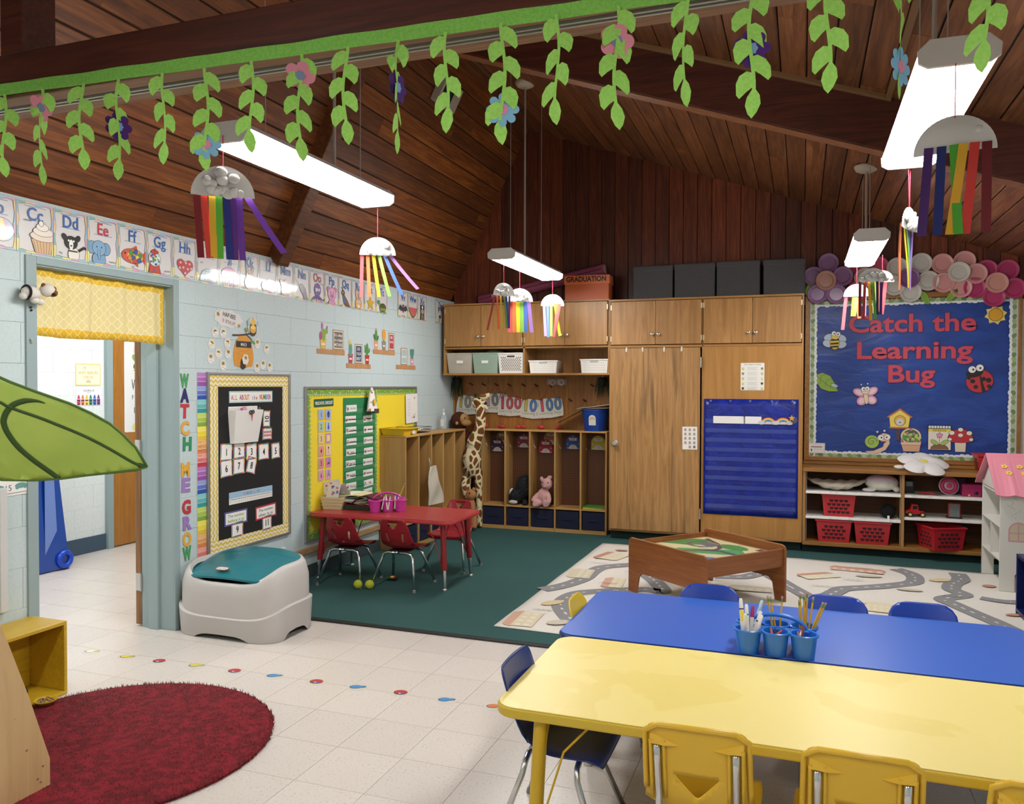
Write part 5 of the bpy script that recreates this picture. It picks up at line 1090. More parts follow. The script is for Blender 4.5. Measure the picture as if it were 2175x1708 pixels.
for i in range(12): e(-.06 + .0115 * i, .0 + .03 * math.sin(i * 1.7) + .02, .012, .022, ['#5a9a54', '#b8c86a'][i % 2], i)
for x, y in ((-.03, .06), (.025, .055), (0, .09), (-.005, .02), (-.075, -.01), (-.03, -.02), (.03, -.018), (.075, -.016)): e(x, y, .013, .013, '#6a2a3c'); e(x, y, .01, .01, '#cc8a94'); e(x, y, .003, .003, '#7a3a4a')
d.poly([(-.085, -.025), (.085, -.025), (.08, -.05), (-.08, -.05)], '#e3bfa4'); d.poly([(-.078, -.05), (.078, -.05), (.07, -.11), (-.06, -.11)], '#d8ac8c'); d.line([(-.08, -.05), (.08, -.05)], .003, '#7a4a3a')
cut('flower_basket_cutout', 'paper basket of pink roses standing by the birdhouse post', 4.54, 1.062, d, [(-.085, -.025), (.085, -.025), (.07, -.11), (-.06, -.11)], col='#d8ac8c')
d = D(); d.rect(-.095, -.115, .095, .11, K); d.rect(-.091, -.111, .091, .062, '#e0d9cc'); d.rect(-.091, .052, .091, .078, '#e2cf56'); d.text('SEEDS', 0, .056, .018, '#5a4a20', .01, w=.11)
for i in range(8): d.rect(-.089 + i * .0228, .084, -.071 + i * .0228, .106, '#d6dde8')
d.poly([(.075 * math.cos(a), -.108 + .05 * math.sin(a)) for a in [PI * i / 12 for i in range(13)]], '#3a241c'); d.poly([(.071 * math.cos(a), -.107 + .046 * math.sin(a)) for a in [PI * i / 12 for i in range(13)]], '#8a5f4a')
d.line([(0, -.06), (0, .01)], .003, K); d.ell(-.04, -.045, .034, .016, '#9fc05c', -.6, **O); d.ell(.04, -.045, .034, .016, '#9fc05c', .6, **O); star(d, 0, .02, .026, '#d890b4', q=.62, o=K, ow=.003)
cut('seed_packet_cutout', 'white paper seed packet lettered SEEDS', 4.764, 1.085, d, rrect(.19, .226, .008))
d = D(); d.poly([(-.045, -.025), (.045, -.025), (.04, -.12), (-.04, -.12)], '#ddd3bc'); capm = [(.105 * math.cos(a), .0 - .01 + (.1 if math.sin(a) > 0 else .03) * math.sin(a)) for a in [2 * PI * i / 28 for i in range(28)]]
d.poly(capm, K); d.poly([(x * .96, y * .96) for x, y in capm], '#b8303c')
for x, y, r in ((0, .03, .02), (-.07, .05, .022), (.07, .05, .022), (0, .08, .02), (-.085, -.008, .016), (.085, -.008, .016)): d.ell(x, y, r, r * .85, '#e3dcc8', **O)
cut('mushroom_cutout', 'red paper toadstool with white spots', 4.925, 1.08, d, [(-.045, -.025), (.045, -.025), (.04, -.12), (-.04, -.12)], col='#ddd3bc')
d = D(); d.rect(-.072, -.044, .072, .044, '#c8c6c2'); d.rect(-.068, -.04, .068, .04, '#eceae6'); d.line([(-.05, .012), (.05, .012)], .012, '#b08a94'); d.line([(-.02, -.012), (.05, -.012)], .003, '#a8a8a8'); d.ell(-.045, -.018, .006, .012, '#3a3a3a')
sheet('name_label', 'small white name label at the bottom corner of the blue board', 'label', 'B', BX(3.767), BZ(.965), .15, .098, d, '#eceae6', off=BO - .006)
# plate flowers
def plate(parent, x, z, y, c, r=.091, name='petal_plate'):
    o = MB().lathe([(.001, .0), (r * .66, .0), (r * .74, .009), (r * .96, .015), (r, .012), (r * .96, .009), (r * .74, .004), (r * .66, -.004), (.001, -.004)], n=32).build(name, M(c, .3), parent, 22)
    o.matrix_basis = Matrix.Translation((x, y, z)) @ Matrix.Rotation(PI / 2, 4, 'X'); return o
FL = [('purple plate flower with a peach centre beside the grey cubes', '#9a719f', '#cf9a8a', (3.83, 2.477), [(3.85, 2.636), (3.725, 2.521), (3.759, 2.36), (3.919, 2.354), (3.97, 2.511)]),
      ('rose pink plate flower half hidden by the hanging light', '#b84d6a', '#c8b8b4', (4.15, 2.49), [(4.03, 2.527), (4.1, 2.62), (4.26, 2.585), (4.25, 2.42), (4.09, 2.37)]),
      ('white plate flower with a purple centre', '#c6c2bb', '#7d4f86', (4.503, 2.471), [(4.601, 2.599), (4.657, 2.443), (4.519, 2.349), (4.412, 2.569), (4.39, 2.41)]),
      ('pale pink plate flower with a white centre', '#d29694', '#cdc8be', (4.888, 2.506), [(4.765, 2.586), (4.932, 2.599), (4.775, 2.422), (4.906, 2.373), (5.019, 2.487)]),
      ('magenta plate flower with a peach centre at the far end of the row', '#b03a68', '#d0958a', (5.171, 2.402), [(5.098, 2.516), (5.254, 2.509), (5.011, 2.369), (5.154, 2.289), (5.302, 2.353)])]
for lab, pc, ccol, c0, pts in FL:
    t = thing('plate_flower', lab, 'decoration', (BX(c0[0]), .36, BZ(c0[1])), group='plate flowers above the blue board')
    for i, (x, z) in enumerate(pts): plate(t, (BX(x) - BX(c0[0])), BZ(z) - BZ(c0[1]), -.004 * i, pc)
    plate(t, 0, 0, -.032, ccol, name='centre_plate')
for i, (x, z, r, lab) in enumerate([(3.69, 2.41, 1.2, 'beside the purple plate flower'), (4.63, 2.30, -1.1, 'below the white plate flower'), (4.84, 2.31, .9, 'below the pale pink plate flower')]):
    pl = [(-.07, 0), (-.04, .022), (0, .03), (.045, .022), (.075, 0), (.045, -.022), (0, -.03), (-.04, -.022)]
    o = MB().prism(pl, 0, .002).build('paper_leaf', M('#7aa83a', .6)); o.matrix_basis = FR('B', BX(x), BZ(z), .35, r); tag(o, 'green paper leaf ' + lab, 'decoration', 'green paper leaves by the plate flowers'); D().line([(-.06, 0), (.07, 0)], .002, '#4f7a24').build('vein', PRINT(.6), o, normals=False).location = (0, 0, .002)
# ------------------------------------------------------------------ closet papers and blue pocket chart
d = D(); d.text('Our Class is a Family', 0, .108, .013, '#6a6a66', .006, w=.15)
for i in range(5):
    y = .085 - i * .046
    for j in range(3): d.line([(-.045, y - j * .011), (.045 - .01 * (j % 2), y - j * .011)], .0035, '#c2c2be')
    for x in (-.085, .085): d.ell(x, y - .01, .012, .011, ['#d8cf8a', '#8a8a70', '#c8c0a0', '#e0d890', '#4a4a40'][(i + (x > 0)) % 5]); d.line([(x - .008, y - .022), (x + .008, y - .022)], .003, '#8a8a6a')
sheet('family_poster', 'white poster headed Our Class is a Family above the blue chart', 'poster', 'B', 3.203, 1.615, .212, .255, d, '#e9e7e0', off=-.002)
d = D()
for i in range(5):
    for j in range(3):
        if i == 4 and j == 0: continue
        x, y = -.042 + j * .042, .082 - i * .041; d.ell(x, y, .011, .012, '#b49a90' if not (i == 4 and j == 2) else '#5a6a78'); d.line([(x - .013, y - .012), (x + .013, y - .012)], .004, '#8a7468')
sheet('sign_chart', 'small white card of hand signs on the closet door', 'card', 'B', 2.637, 1.03, .14, .217, d, '#eceae6', off=-.0255, rot=.01)
t = thing('pocket_chart', 'large royal blue pocket chart hung on the closet panel', 'pocket chart', mat=FR('B', 3.187, .86, -.003))
CHB, nt, bb = _new('blue_nylon')
f = noise(nt, mapped(nt, (1, 1, 1)), 7, 4, .6, .8); nt.links.new(ramp(nt, f, [(.3, '#101c72'), (.7, '#1a2e9a')]), bb.inputs['Base Color']); bb.inputs['Roughness'].default_value = .3; bump(nt, bb, f, .6, .02)
MB().grid(lambda u, v: (-.423 + u * .847, -.545 + v * 1.09, .004 + .003 * math.sin(u * 9 + v * 4)), 16, 16, th=(0, 0, -.003)).build('chart_sheet', CHB, t, True)
for i in range(10): B(-.405, .405, .318 - i * .089, .356 - i * .089, .0085, .0095).build('clear_pocket', M('#4a5fb8', .12, alpha=.38, coat=.5), t)
for x in (-.36, -.18, 0, .19, .37): MB().torus((x, .527, .009), .007, .003, n=12, m=6).build('eyelet', METAL, t)
for i, (x, w, lab) in enumerate([(-.19, .29, 'plain white sentence strip in the top pocket'), (.02, .16, 'shorter white sentence strip beside the rainbow cards')]): sheet('sentence_strip', lab, 'card', 'B', 3.187 + x, 1.21, w, .068, None, '#e9e7e6', off=-.014)
for i, (x, c) in enumerate([(.16, 0), (.29, 1)]):
    d = D()
    for k, cc2 in enumerate(['#c84a4a', '#e0a04a', '#d8d06a', '#6aa86a', '#5a7ac0']): d.arc(0, -.03, .062 - k * .008, 0, PI, .008, cc2, sy=.8)
    d.ell(-.06, -.026, .03, .018, '#c9c7c8'); d.ell(.055, -.026, .03, .018, '#b8b6ba')
    o = sheet('rainbow_card', 'rainbow cut-out card in the top pocket, ' + ('next to the strips' if i == 0 else 'farther from the strips'), 'card', 'B', 3.187 + x, 1.215, .1, .03, d, '#c9c7c8', off=-.0155 - .002 * i, shape=[(-.08, -.04), (.08, -.04), (.08, -.015), (-.08, -.015)], group='rainbow cards in the top pocket')
d = D(); d.ell(0, 0, .03, .028, '#4a4a5e'); star(d, -.02, .02, .03, '#d8a03a'); sheet('star_card', 'grey moon and gold star cut-out at the end of the top pocket', 'card', 'B', 3.187 + .385, 1.215, .06, .056, d, '#4a4a5e', off=-.018, shape=elp(.03, .028))
# ------------------------------------------------------------------ shelf unit contents
REDP = M('#b3232e', .35)
def redbasket(label, x, y, z, w, dp, h, rz=0): return basket('red_basket', label, x, y, z, w, dp, h, REDP, .86, 'red perforated baskets', (5, 4, .0185, 'hex'), rz, .008, .004, '#3a0f10', False)
for a in [('red perforated basket alone on the middle shelf', 3.96, .16, .347, .285, .25, .205), ('red perforated basket on the bottom shelf nearest the closet', 3.92, .15, .116, .3, .27, .2), ('red perforated basket on the bottom shelf beside the divider', 4.24, .15, .116, .3, .27, .2), ('red perforated basket turned sideways, jutting off the bottom shelf', 4.79, .06, .116, .29, .27, .2, .4)]: redbasket(*a)
redbasket('red plastic basket on the shelf top behind the doll house', 5.25, .18, .786, .37, .26, .155)
def soft(name, label, cat, loc, shapes, mat, vox=.008, rz=0, group=None):
    """one continuous stuffed body from merged rounded forms"""
    t = thing(name, label, cat, loc, rz, group); mb = MB()
    for s_ in shapes:
        if not isinstance(s_[0], list): mb.ball(s_[0], s_[1], 14, 10)
        else: mb.tube(s_[0], s_[1], 12)
    o = mb.build('body', mat, t, True); r = o.modifiers.new('r', 'REMESH'); r.mode = 'VOXEL'; r.voxel_size = vox; r.use_smooth_shade = True
    sm = o.modifiers.new('s', 'SMOOTH'); sm.factor = .6; sm.iterations = 4
    return t, o
def bit(name, c, r, mat, parent): return MB().ball(c, r, 12, 8).build(name, mat, parent, True)
EYE = M('#0d0b0b', .15)
# grey folded cushion
def cush(u, v):
    a = u * 2 * PI; s = math.sin(PI * min(max(v, .02), .98)); return (.25 * (2 * v - 1), .13 * math.cos(a) * s ** .5, .045 + .045 * math.sin(a) * s ** .7 + .05 * (2 * v - 1) ** 2 + .006 * math.sin(v * 31 + a * 2))
o = MB().grid(cush, 20, 24).build('cushion', speckle('linen', '#c3bbae', '#a89f92', 200, .95, .45, .65, .2), None, True); o.location = (3.945, .17, .575); tag(o, 'grey-beige crumpled cushion on the top shelf', 'cushion')
PAST, nt, bb = _new('pastel_plush'); sx_ = nt.nodes.new('ShaderNodeSeparateXYZ'); nt.links.new(mapped(nt, (1, 1, 6)), sx_.inputs[0])
nt.links.new(ramp(nt, sx_.outputs[2], [(.1, '#d9d4dc'), (.35, '#dfe4cc'), (.6, '#d8d2dc'), (.85, '#dcb8d4'), (1., '#d9cfd6')]), bb.inputs['Base Color']); bb.inputs['Roughness'].default_value = 1.
t, o = soft('round_plush', 'round pastel rainbow plush toy on the top shelf', 'plush toy', (4.325, .19, .575), [((0, 0, .082), (.145, .12, .078)), ((-.11, -.07, .018), (.06, .04, .018)), ((.12, -.05, .03), (.03, .04, .03))], PAST)
t, o = soft('black_plush', 'black round plush toy with a white tag on the middle shelf', 'plush toy', (4.375, .12, .347), [((0, 0, .06), (.068, .07, .065)), ((0, 0, .1), (.05, .05, .03))], M('#0b0a0b', 1.)); B(-.012, .006, -.074, -.071, -.03, .03).build('paper_tag', M('#e6e4dd', .6), t)
t = thing('toy_truck', 'red toy truck with yellow wheels on the middle shelf', 'toy', (4.585, .08, .378), .1); RT = M('#b01c1c', .25)
MB().prism([(-.075, .025), (.075, .025), (.075, .05), (.03, .055), (.02, .11), (-.03, .112), (-.045, .06), (-.075, .055)], -.035, .035, 'Y').build('truck_body', RT, t, bevel=.008, seg=3)
for x in (-.045, .055):
    for y in (-.036, .036): w_ = MB().cyl((x, y - .008, .022), (x, y + .008, .022), .022, n=16).build('wheel', M('#1a1a1a', .5), t, 40); MB().cyl((x, y - .009, .022), (x, y + .009, .022), .012, n=12).build('hub', M('#d8c060', .4), w_)
B(-.025, .012, -.0365, .0365, .068, .1).build('window', M('#1d2a36', .1), t, bevel=.004); B(-.077, -.074, -.025, .025, .03, .045).build('bumper', M('#9a9a98', .3, .6), t)
t = thing('toy_radio', 'grey and red toy block standing on the middle shelf', 'toy', (4.9, .12, .378), -.1); B(-.05, .05, -.035, .035, 0, .13).build('toy_body', M('#8a2620', .35), t, bevel=.008); B(-.038, .042, -.038, -.034, .012, .122).build('grey_face', M('#6a6e72', .4), t, bevel=.003); B(-.06, .06, -.045, .04, 0, .014).build('base', M('#161616', .5), t, bevel=.003)
t = thing('toy_register', 'dark toy cash register in the corner of the top shelf', 'toy', (4.55, .22, .575)); B(-.04, .04, -.05, .05, 0, .11).build('toy_body', M('#201c1c', .5), t, bevel=.006); B(-.026, .026, -.053, -.049, .06, .1).build('screen', M('#6a7a74', .2), t)
t = thing('toy_bat', 'small red toy stick lying on the top shelf', 'toy', (4.68, .1, .575), -.15); MB().tube([(-.07, 0, .012), (.07, 0, .012)], [.012, .008], 8).build('stick', M('#b02424', .4), t, 40); MB().ball((-.08, 0, .012), (.014, .012, .012)).build('green_end', M('#2a8a4a', .4), t, True)
t = thing('toy_pot_lid', 'pink and white round toy propped on the top shelf', 'toy', (4.865, .18, .65)); t.rotation_euler = (PI / 2 - .2, 0, 0)
MB().lathe([(.001, .0), (.075, .0), (.08, .008), (.05, .014), (.001, .016)], n=26).build('disc', M('#ddd8d4', .4), t, 40); MB().torus((0, 0, .014), .055, .018, n=24, m=8).build('pink_ring', M('#d0407a', .35), t, True); MB().lathe([(.022, .014), (.024, .04), (.001, .042)], n=14).build('knob', M('#d0407a', .35), t, 40)
t = thing('toy_oven', 'pink toy box with a sloped front on the top shelf', 'toy', (5.03, .14, .575)); MB().prism([(-.075, 0), (.075, 0), (.08, .105), (-.07, .105)], -.05, .05, 'Y').build('box_shell', M('#b02c68', .35), t, bevel=.006); MB().ball((.035, -.05, .03), (.018, .004, .018)).build('dial', M('#40182c', .3), t, True); MB().ball((-.02, -.052, .01), (.01, .004, .01)).build('yellow_button', M('#e0b848', .4), t, True)
t = thing('toy_bin', 'navy and purple toy tray behind the pink toys', 'toy', (4.95, .3, .575)); B(-.07, .07, -.035, .035, 0, .125).build('tray', M('#26285e', .5), t, bevel=.006); B(-.06, .06, -.037, .03, .1, .14).build('purple_lid', M('#5a2a5e', .5), t, bevel=.004)
# flower cushion on the shelf top
pts = []
def fl_(u, v):
    a = u * 2 * PI; R_ = .215 * (.7 + .3 * abs(math.cos(2.5 * a)) ** .7); s = v
    return (R_ * s * math.cos(a), R_ * s * math.sin(a), .045 * (1 - s ** 4) * (1 - .55 * math.exp(-(s / .25) ** 2)))
m_ = MB().grid(fl_, 60, 10); m2 = [(x, y, -z * .9) for x, y, z in m_.v]; o_ = len(m_.v); fs = [tuple(i + o_ for i in f[::-1]) for f in m_.f]; m_.add(m2, []); m_.f += fs; m_.c += [None] * len(fs)
t = thing('flower_cushion', 'white daisy-shaped cushion leaning on the shelf top', 'cushion', (4.65, .09, .845)); t.rotation_euler = (.4, 0, .3)
m_.build('petal_cushion', M('#d9d6d6', .95), t, True); bit('yellow_centre', (0, 0, .018), (.05, .05, .018), M('#d8cf66', .9), t); bit('leaf_tab', (-.21, -.02, -.02), (.05, .03, .012), M('#d0d2d0', .95), t)
# ------------------------------------------------------------------ lockers: tags, toys, necklaces
TG = [(.527, .881, '#3d2148', 'purple', ''), (.586, .958, '#8a5f30', 'tan', ' behind the purple tag'), (.831, .932, '#8a2348', 'magenta', ''), (1.077, .881, '#9a1f32', 'red', ''), (1.131, .972, '#a06a3c', 'tan', ' behind the red tag'), (1.377, .931, '#2a55a0', 'blue', ''), (1.649, .933, '#b8a82e', 'yellow', '')]
for i, (x, z, c, nm, ex) in enumerate(TG):
    d = D(); w = .15; sh = [(w / 2, -.075)] + [(w / 2 * math.cos(a), .0 + .075 * math.sin(a)) for a in [PI * k / 12 for k in range(13)]] + [(-w / 2, -.075)]
    d.rect(-.04, .018, .04, .045, '#cfc6c0'); d.line([(-.024, .031), (.024, .031)], .006, '#6a6460'); d.poly([(.047 * math.cos(a), -.07 + .047 * math.sin(a)) for a in [PI * k / 12 for k in range(13)]], '#c6c2c0')
    d.line([(-.02, -.05), (0, -.035), (.015, -.05), (-.01, -.058), (.02, -.06)], .002, '#5a5458')
    for px, py in ((-.06, -.02), (.06, -.02), (-.055, -.06), (.058, -.062), (0, .06), (-.045, .04)): d.ell(px, py, .005, .005, '#d8d0cc', n=8)
    sheet('backpack_tag', '%s paper backpack tag in the back locker%s' % (nm, ex), 'tag', 'B', x, z, w, .15, d, c, off=.372 - (.004 if not ex else 0) if i != 0 else .366, shape=sh, group='paper backpack tags')
t, o = soft('whale_plush', 'black plush whale slumped in the second locker bay', 'plush toy', (.84, .26, .266), [((.02, 0, .17), (.085, .09, .14)), ((-.05, -.02, .09), (.075, .085, .085)), ((.05, 0, .26), (.05, .06, .06)), ((.06, -.05, .02), (.03, .05, .03))], speckle('black_minky', '#0c0d11', '#3a4048', 60, .9, .6, .66))
bit('white_patch', (-.092, -.035, .12), (.03, .04, .05), M('#c4c2c0', .9), t); bit('white_belly', (-.06, -.085, .03), (.05, .025, .022), M('#c4c2c0', .9), t); MB().ball((-.005, -.1, .055), (.006, .004, .006)).build('eye', EYE, t, True)
PIG = M('#c99a98', .95)
t, o = soft('pig_plush', 'pink plush pig sitting in the middle locker bay', 'plush toy', (1.11, .2, .266), [((.0, 0, .1), (.075, .07, .09)), ((.035, -.005, .235), (.062, .06, .062)), ((-.025, 0, .285), (.02, .014, .028)), ((.065, 0, .305), (.03, .016, .02)), (([(-.05, -.02, .12), (-.085, -.05, .08), (-.1, -.07, .05)]), [.03, .028, .026]), (([(.05, -.02, .13), (.075, -.06, .08), (.072, -.08, .045)]), [.03, .028, .026]), (([(-.03, -.02, .04), (-.055, -.09, .03), (-.06, -.11, .04)]), [.04, .034, .036]), (([(.04, -.02, .04), (.05, -.1, .035)]), [.04, .034])], PIG, .007)
bit('snout', (.03, -.062, .215), (.024, .016, .018), M('#bf8a8a', .9), t)
for x in (.005, .062): bit('eye', (x, -.056, .255), (.006, .005, .007), EYE, t)
for i, (z, c, r, lab) in enumerate([(.2655, '#c8c03a', .05, 'yellow picture book lying in the last locker bay'), (.2775, '#3f8f3a', -.06, 'green picture book on top of the yellow one')]):
    t = thing('picture_book', lab, 'book', (1.64, .25, z), r, 'books in the last locker bay'); B(-.105, .105, -.08, .08, 0, .0115).build('cover', M(c, .4), t, bevel=.002); B(-.102, .106, -.078, .078, .002, .0095).build('pages', M('#e6e2d6', .7), t)
NK = [(.177, 1.314, '#b8a83a', '#8a8a80', 'yellow', .225, 1.5), (.5, 1.34, '#c09aa0', '#7a7a80', 'pale', .523, 1.5), (.671, 1.304, '#c04a5a', '#c04a5a', 'red', .673, 1.5), (.935, 1.28, '#c8b84a', '#4a7ac0', 'yellow and blue', .978, 1.49), (1.124, 1.293, '#c04a5a', '#4a7ab0', 'red and blue', 1.133, 1.49)]
for i, (x, z, c1, c2, nm, px, pz) in enumerate(NK):
    d = D(); d.text('1', -.085, -.03, .13, c1, .012, sx=.95, o=K, ob=.03); d.text('0', -.002, -.03, .13, c2, .012, sx=.9, o=K, ob=.03); d.text('0', .09, -.025, .13, c1 if i < 3 else c2, .012, sx=.9, o=K, ob=.03); d.text('Learning Days', 0, -.068, .03, '#8f8b74', .006, w=.24)
    o = sheet('number_necklace', '%s coloured paper 100 Learning Days necklace hung on a peg' % nm, 'craft', 'B', x, z, .28, .21, d, '#cbc8bf', off=.372 - .006 * (i in (2, 4)), rot=[-.05, .05, -.02, -.06, .1][i], group='100 days necklaces', shape=[(-.14, -.1), (.0, -.11), (.14, -.095), (.145, -.02), (.135, .08), (.05, .095), (-.06, .1), (-.12, .08), (-.135, 0)])
    m_ = MB(); iv = o.matrix_basis.inverted(); pk = iv @ Vector((px, .336, pz + .03))
    for sgn in (-.1, .1): m_.tube([(sgn, .07, .002), tuple(pk)], .0018, 5)
    m_.build('red_cord', M('#9a1a1e', .7), o)
    m_ = MB(); hs = MB()
    for k, sgn in enumerate((-.09, .1)):
        foot = iv @ Vector((x + sgn * 1.1, .33 - .02 * k, 1.085)); m_.tube([(sgn, -.09, .001), (sgn * 1.1, -.15, .012), tuple(foot)], .0015, 5)
        h_ = MB().ball(tuple(foot), (.034, .02, .02), 10, 6).build('red_foot', M('#b8323c', .6), o, True)
    m_.build('leg_cord', M('#9a1a1e', .7), o)
for x, lab in ((.06, 'trailing plant hanging in the corner beside the blue wall'), (1.70, 'trailing plant hanging at the closet end of the recess')):
    t = thing('hanging_plant', lab, 'plant', (x, .33, 1.625)); MB().lathe([(.001, -.11), (.032, -.11), (.042, -.03), (.036, -.03), (.03, -.1), (.001, -.1)], n=14).build('pot', M('#1a1a18', .6), t, 40)
    m_ = MB(); rn = random.Random(int(x * 100))
    for k in range(34):
        a = rn.uniform(0, 2 * PI); r0 = rn.uniform(.01, .04); L = rn.uniform(.08, .24); p = [(r0 * math.cos(a), r0 * math.sin(a) * .8, -.03)]
        for s_ in range(1, 5): p.append((p[0][0] + math.cos(a) * .012 * s_ + rn.uniform(-.008, .008), min(p[0][1] + math.sin(a) * .008 * s_, .05), -.03 + .015 * (s_ == 1) - L * (s_ - 1) / 3))
        m_.tube(p, [.002, .004, .003, .004, .001], 4)
    tag(m_.build('trailing_stems', speckle('stem_green', '#2a3a26', '#4a5a3c', 60, .9), t, True), kind='stuff')
    MB().cyl((0, 0, -.03), (0, 0, .005), .003, n=6).build('hook', METAL, t)
# pack, bucket, papers
t = thing('glasses_pack', 'clear plastic pack of toy glasses resting on a peg', 'package', (1.207, .34, 1.527)); B(-.11, .11, -.02, .02, 0, .075).build('blister', M('#b8a8a8', .15, alpha=.35), t, bevel=.015, seg=3)
for x in (-.045, .05): MB().torus((x, -.012, .035), .028, .007, 'Y', 16, 6).build('lens_ring', M('#d8c8c8', .3), t, True)
t = thing('blue_bucket', 'blue plastic bucket with a rainbow label on the locker', 'bucket', (1.64, .27, 1.064)); MB().lathe([(.001, 0), (.112, 0), (.138, .205), (.145, .205), (.145, .22), (.134, .22), (.108, .005), (.001, .005)], n=28).build('bucket_body', M('#10409a', .35), t, 50)
d = D(); d.poly([(-.036, -.05), (.036, -.05), (.036, .02)] + [(.036 * math.cos(a), .02 + .036 * math.sin(a)) for a in [PI * k / 8 for k in range(1, 8)]] + [(-.036, .02)], '#e2ded6')
for k, c in enumerate(['#d89a5a', '#e0c07a', '#8aa8c8']): d.arc(0, .005, .028 - k * .007, 0, PI, .006, c)
p = d.build('rainbow_label', PRINT(.5), t, normals=False); p.matrix_basis = FR('B', 0, .11, -.1285); p.rotation_euler.x = PI / 2 + .12
for i in range(4):
    def pg(u, v, i=i): x = -.16 + u * .34; return (x, -.11 + v * .2, .222 + i * .006 + (.05 * max(0, u - .2) * (1 if i > 1 else .3)))
    t2 = MB().grid(pg, 8, 2, th=(0, 0, .0012)).build('paper_sheet', M(['#e6e3de', '#d6d3cf', '#dcdad8', '#e8e6e4'][i], .6)); t2.location = (1.63 + .01 * i, .27, 1.064); t2.rotation_euler = (0, 0, .1 * i - .15); tag(t2, ['lowest', 'second', 'third', 'topmost'][i] + ' loose paper sheet stacked on the blue bucket', 'paper', 'papers on the blue bucket')
t = thing('cardboard_sheet', 'tan cardboard sheet sloping from the bucket down to the locker top', 'cardboard', (1.34, .28, 1.064)); MB().grid(lambda u, v: (-.1 + u * .3, -.09 + v * .16, .075 + .155 * u), 2, 2, th=(0, 0, .003)).build('sheet', M('#b08a5a', .7), t); t.location.z = 1.064
# ------------------------------------------------------------------ big plush animals in the corner
GIR, nt, bb = _new('giraffe_plush')
vo = nt.nodes.new('ShaderNodeTexVoronoi'); vo.feature = 'DISTANCE_TO_EDGE'; vo.inputs['Scale'].default_value = 13; nt.links.new(mapped(nt, (1.2, 1.2, .85)), vo.inputs['Vector'])
mr = nt.nodes.new('ShaderNodeMapRange'); mr.inputs[1].default_value = .10; mr.inputs[2].default_value = .14; nt.links.new(vo.outputs['Distance'], mr.inputs[0])
nt.links.new(mixc(nt, mr.outputs[0], lin('#d9cba2'), lin('#6b3d18')), bb.inputs['Base Color']); bb.inputs['Roughness'].default_value = .95
t, o = soft('giraffe_plush', 'tall spotted plush giraffe standing between the two lockers', 'plush toy', (.36, .045, .012), [((.0, 0, .72), (.105, .095, .19)), ((.02, 0, .87), (.08, .075, .12)), ([(.02, 0, .9), (.07, 0, 1.0), (.1, 0, 1.1), (.1, 0, 1.22), (.09, 0, 1.3)], [.085, .065, .055, .052, .055]), ((.085, 0, 1.345), (.07, .055, .06)), ([(-.05, .03, .62), (-.06, .02, .45), (-.04, .01, .3), (-.04, 0, .02)], [.05, .036, .03, .034]), ([(.06, .03, .62), (.07, .03, .4), (.07, .04, .02)], [.05, .034, .032]), ([(-.06, -.03, .55), (-.07, -.05, .46), (-.02, -.07, .34), (.02, -.08, .29)], [.035, .032, .036, .04])], GIR, .008)
CRM = M('#cfc09a', .95)
MB().tube([(.1, 0, 1.36), (.15, 0, 1.395), (.2, 0, 1.42)], [.045, .03, .02], 12).build('upper_muzzle', CRM, t, True); MB().tube([(.11, 0, 1.32), (.15, 0, 1.29), (.18, 0, 1.26)], [.03, .02, .014], 10).build('lower_jaw', CRM, t, True)
bit('mouth_inside', (.135, 0, 1.325), (.035, .02, .025), M('#2a1210', .8), t); bit('brow_patch', (.13, -.01, 1.405), (.05, .032, .02), M('#7a4a1e', .95), t)
bit('eye', (.1, -.04, 1.375), (.014, .01, .012), EYE, t); bit('hoof', (.04, -.085, .27), (.042, .035, .034), M('#14100f', .8), t)
MB().ball((.035, -.02, 1.32), (.035, .014, .022), mat=Matrix.Rotation(.5, 3, 'Y')).build('ear', CRM, t, True); bit('horn', (.045, -.01, 1.405), (.012, .012, .026), M('#17120f', .9), t)
BRN = speckle('brown_fur', '#3c1a0c', '#5a2c14', 90, 1., .4, .7, .6); TAN = M('#b98f58', .95)
t, o = soft('monkey_plush', 'brown plush monkey with a tan face behind the wall locker', 'plush toy', (.13, .245, .012), [((.0, 0, 1.13), (.1, .095, .1)), ((.05, 0, .85), (.12, .1, .2)), ((.04, 0, .45), (.12, .1, .3)), ((.04, 0, .1), (.11, .1, .1)), ([(.11, -.03, .95), (.18, -.08, .93)], [.045, .035])], BRN, .01)
bit('face', (.072, -.035, 1.15), (.05, .06, .062), TAN, t); bit('muzzle', (.1, -.045, 1.11), (.058, .05, .04), TAN, t); bit('ear', (.01, -.095, 1.105), (.016, .012, .02), TAN, t); bit('eye', (.098, -.084, 1.162), (.008, .006, .009), EYE, t); bit('hand', (.2, -.095, .92), (.038, .03, .036), TAN, t); bit('other_hand', (.165, -.1, .845), (.034, .03, .034), TAN, t)
MB().torus((.05, 0, .955), .085, .022, n=20, m=8).build('red_scarf', M('#8a1214', .9), t, True)
o = MB().ball((0, 0, 0), (.038, .02, .045)).build('heart_cushion', M('#a81824', .8), None, True); o.location = (.352, .2, 1.06); tag(o, 'small red heart cushion beside the giraffe neck', 'cushion')
TN = M('#a8764a', .95)
t, o = soft('dog_plush', 'tan plush dog sitting on the carpet under the giraffe', 'plush toy', (.4, -.06, .012), [((.0, 0, .2), (.05, .06, .15)), ((.0, -.01, .375), (.058, .055, .06)), ((-.04, -.02, .35), (.03, .035, .028)), ([(-.02, -.03, .2), (-.025, -.06, .1), (-.02, -.07, .025)], [.035, .03, .034]), ([(.04, -.02, .2), (.045, -.04, .03)], [.035, .034])], TN, .008)
bit('eye', (.005, -.062, .395), (.008, .006, .009), EYE, t); bit('nose', (-.066, -.03, .355), (.01, .01, .009), EYE, t); bit('ear', (.03, -.01, .43), (.02, .016, .022), TN, t)
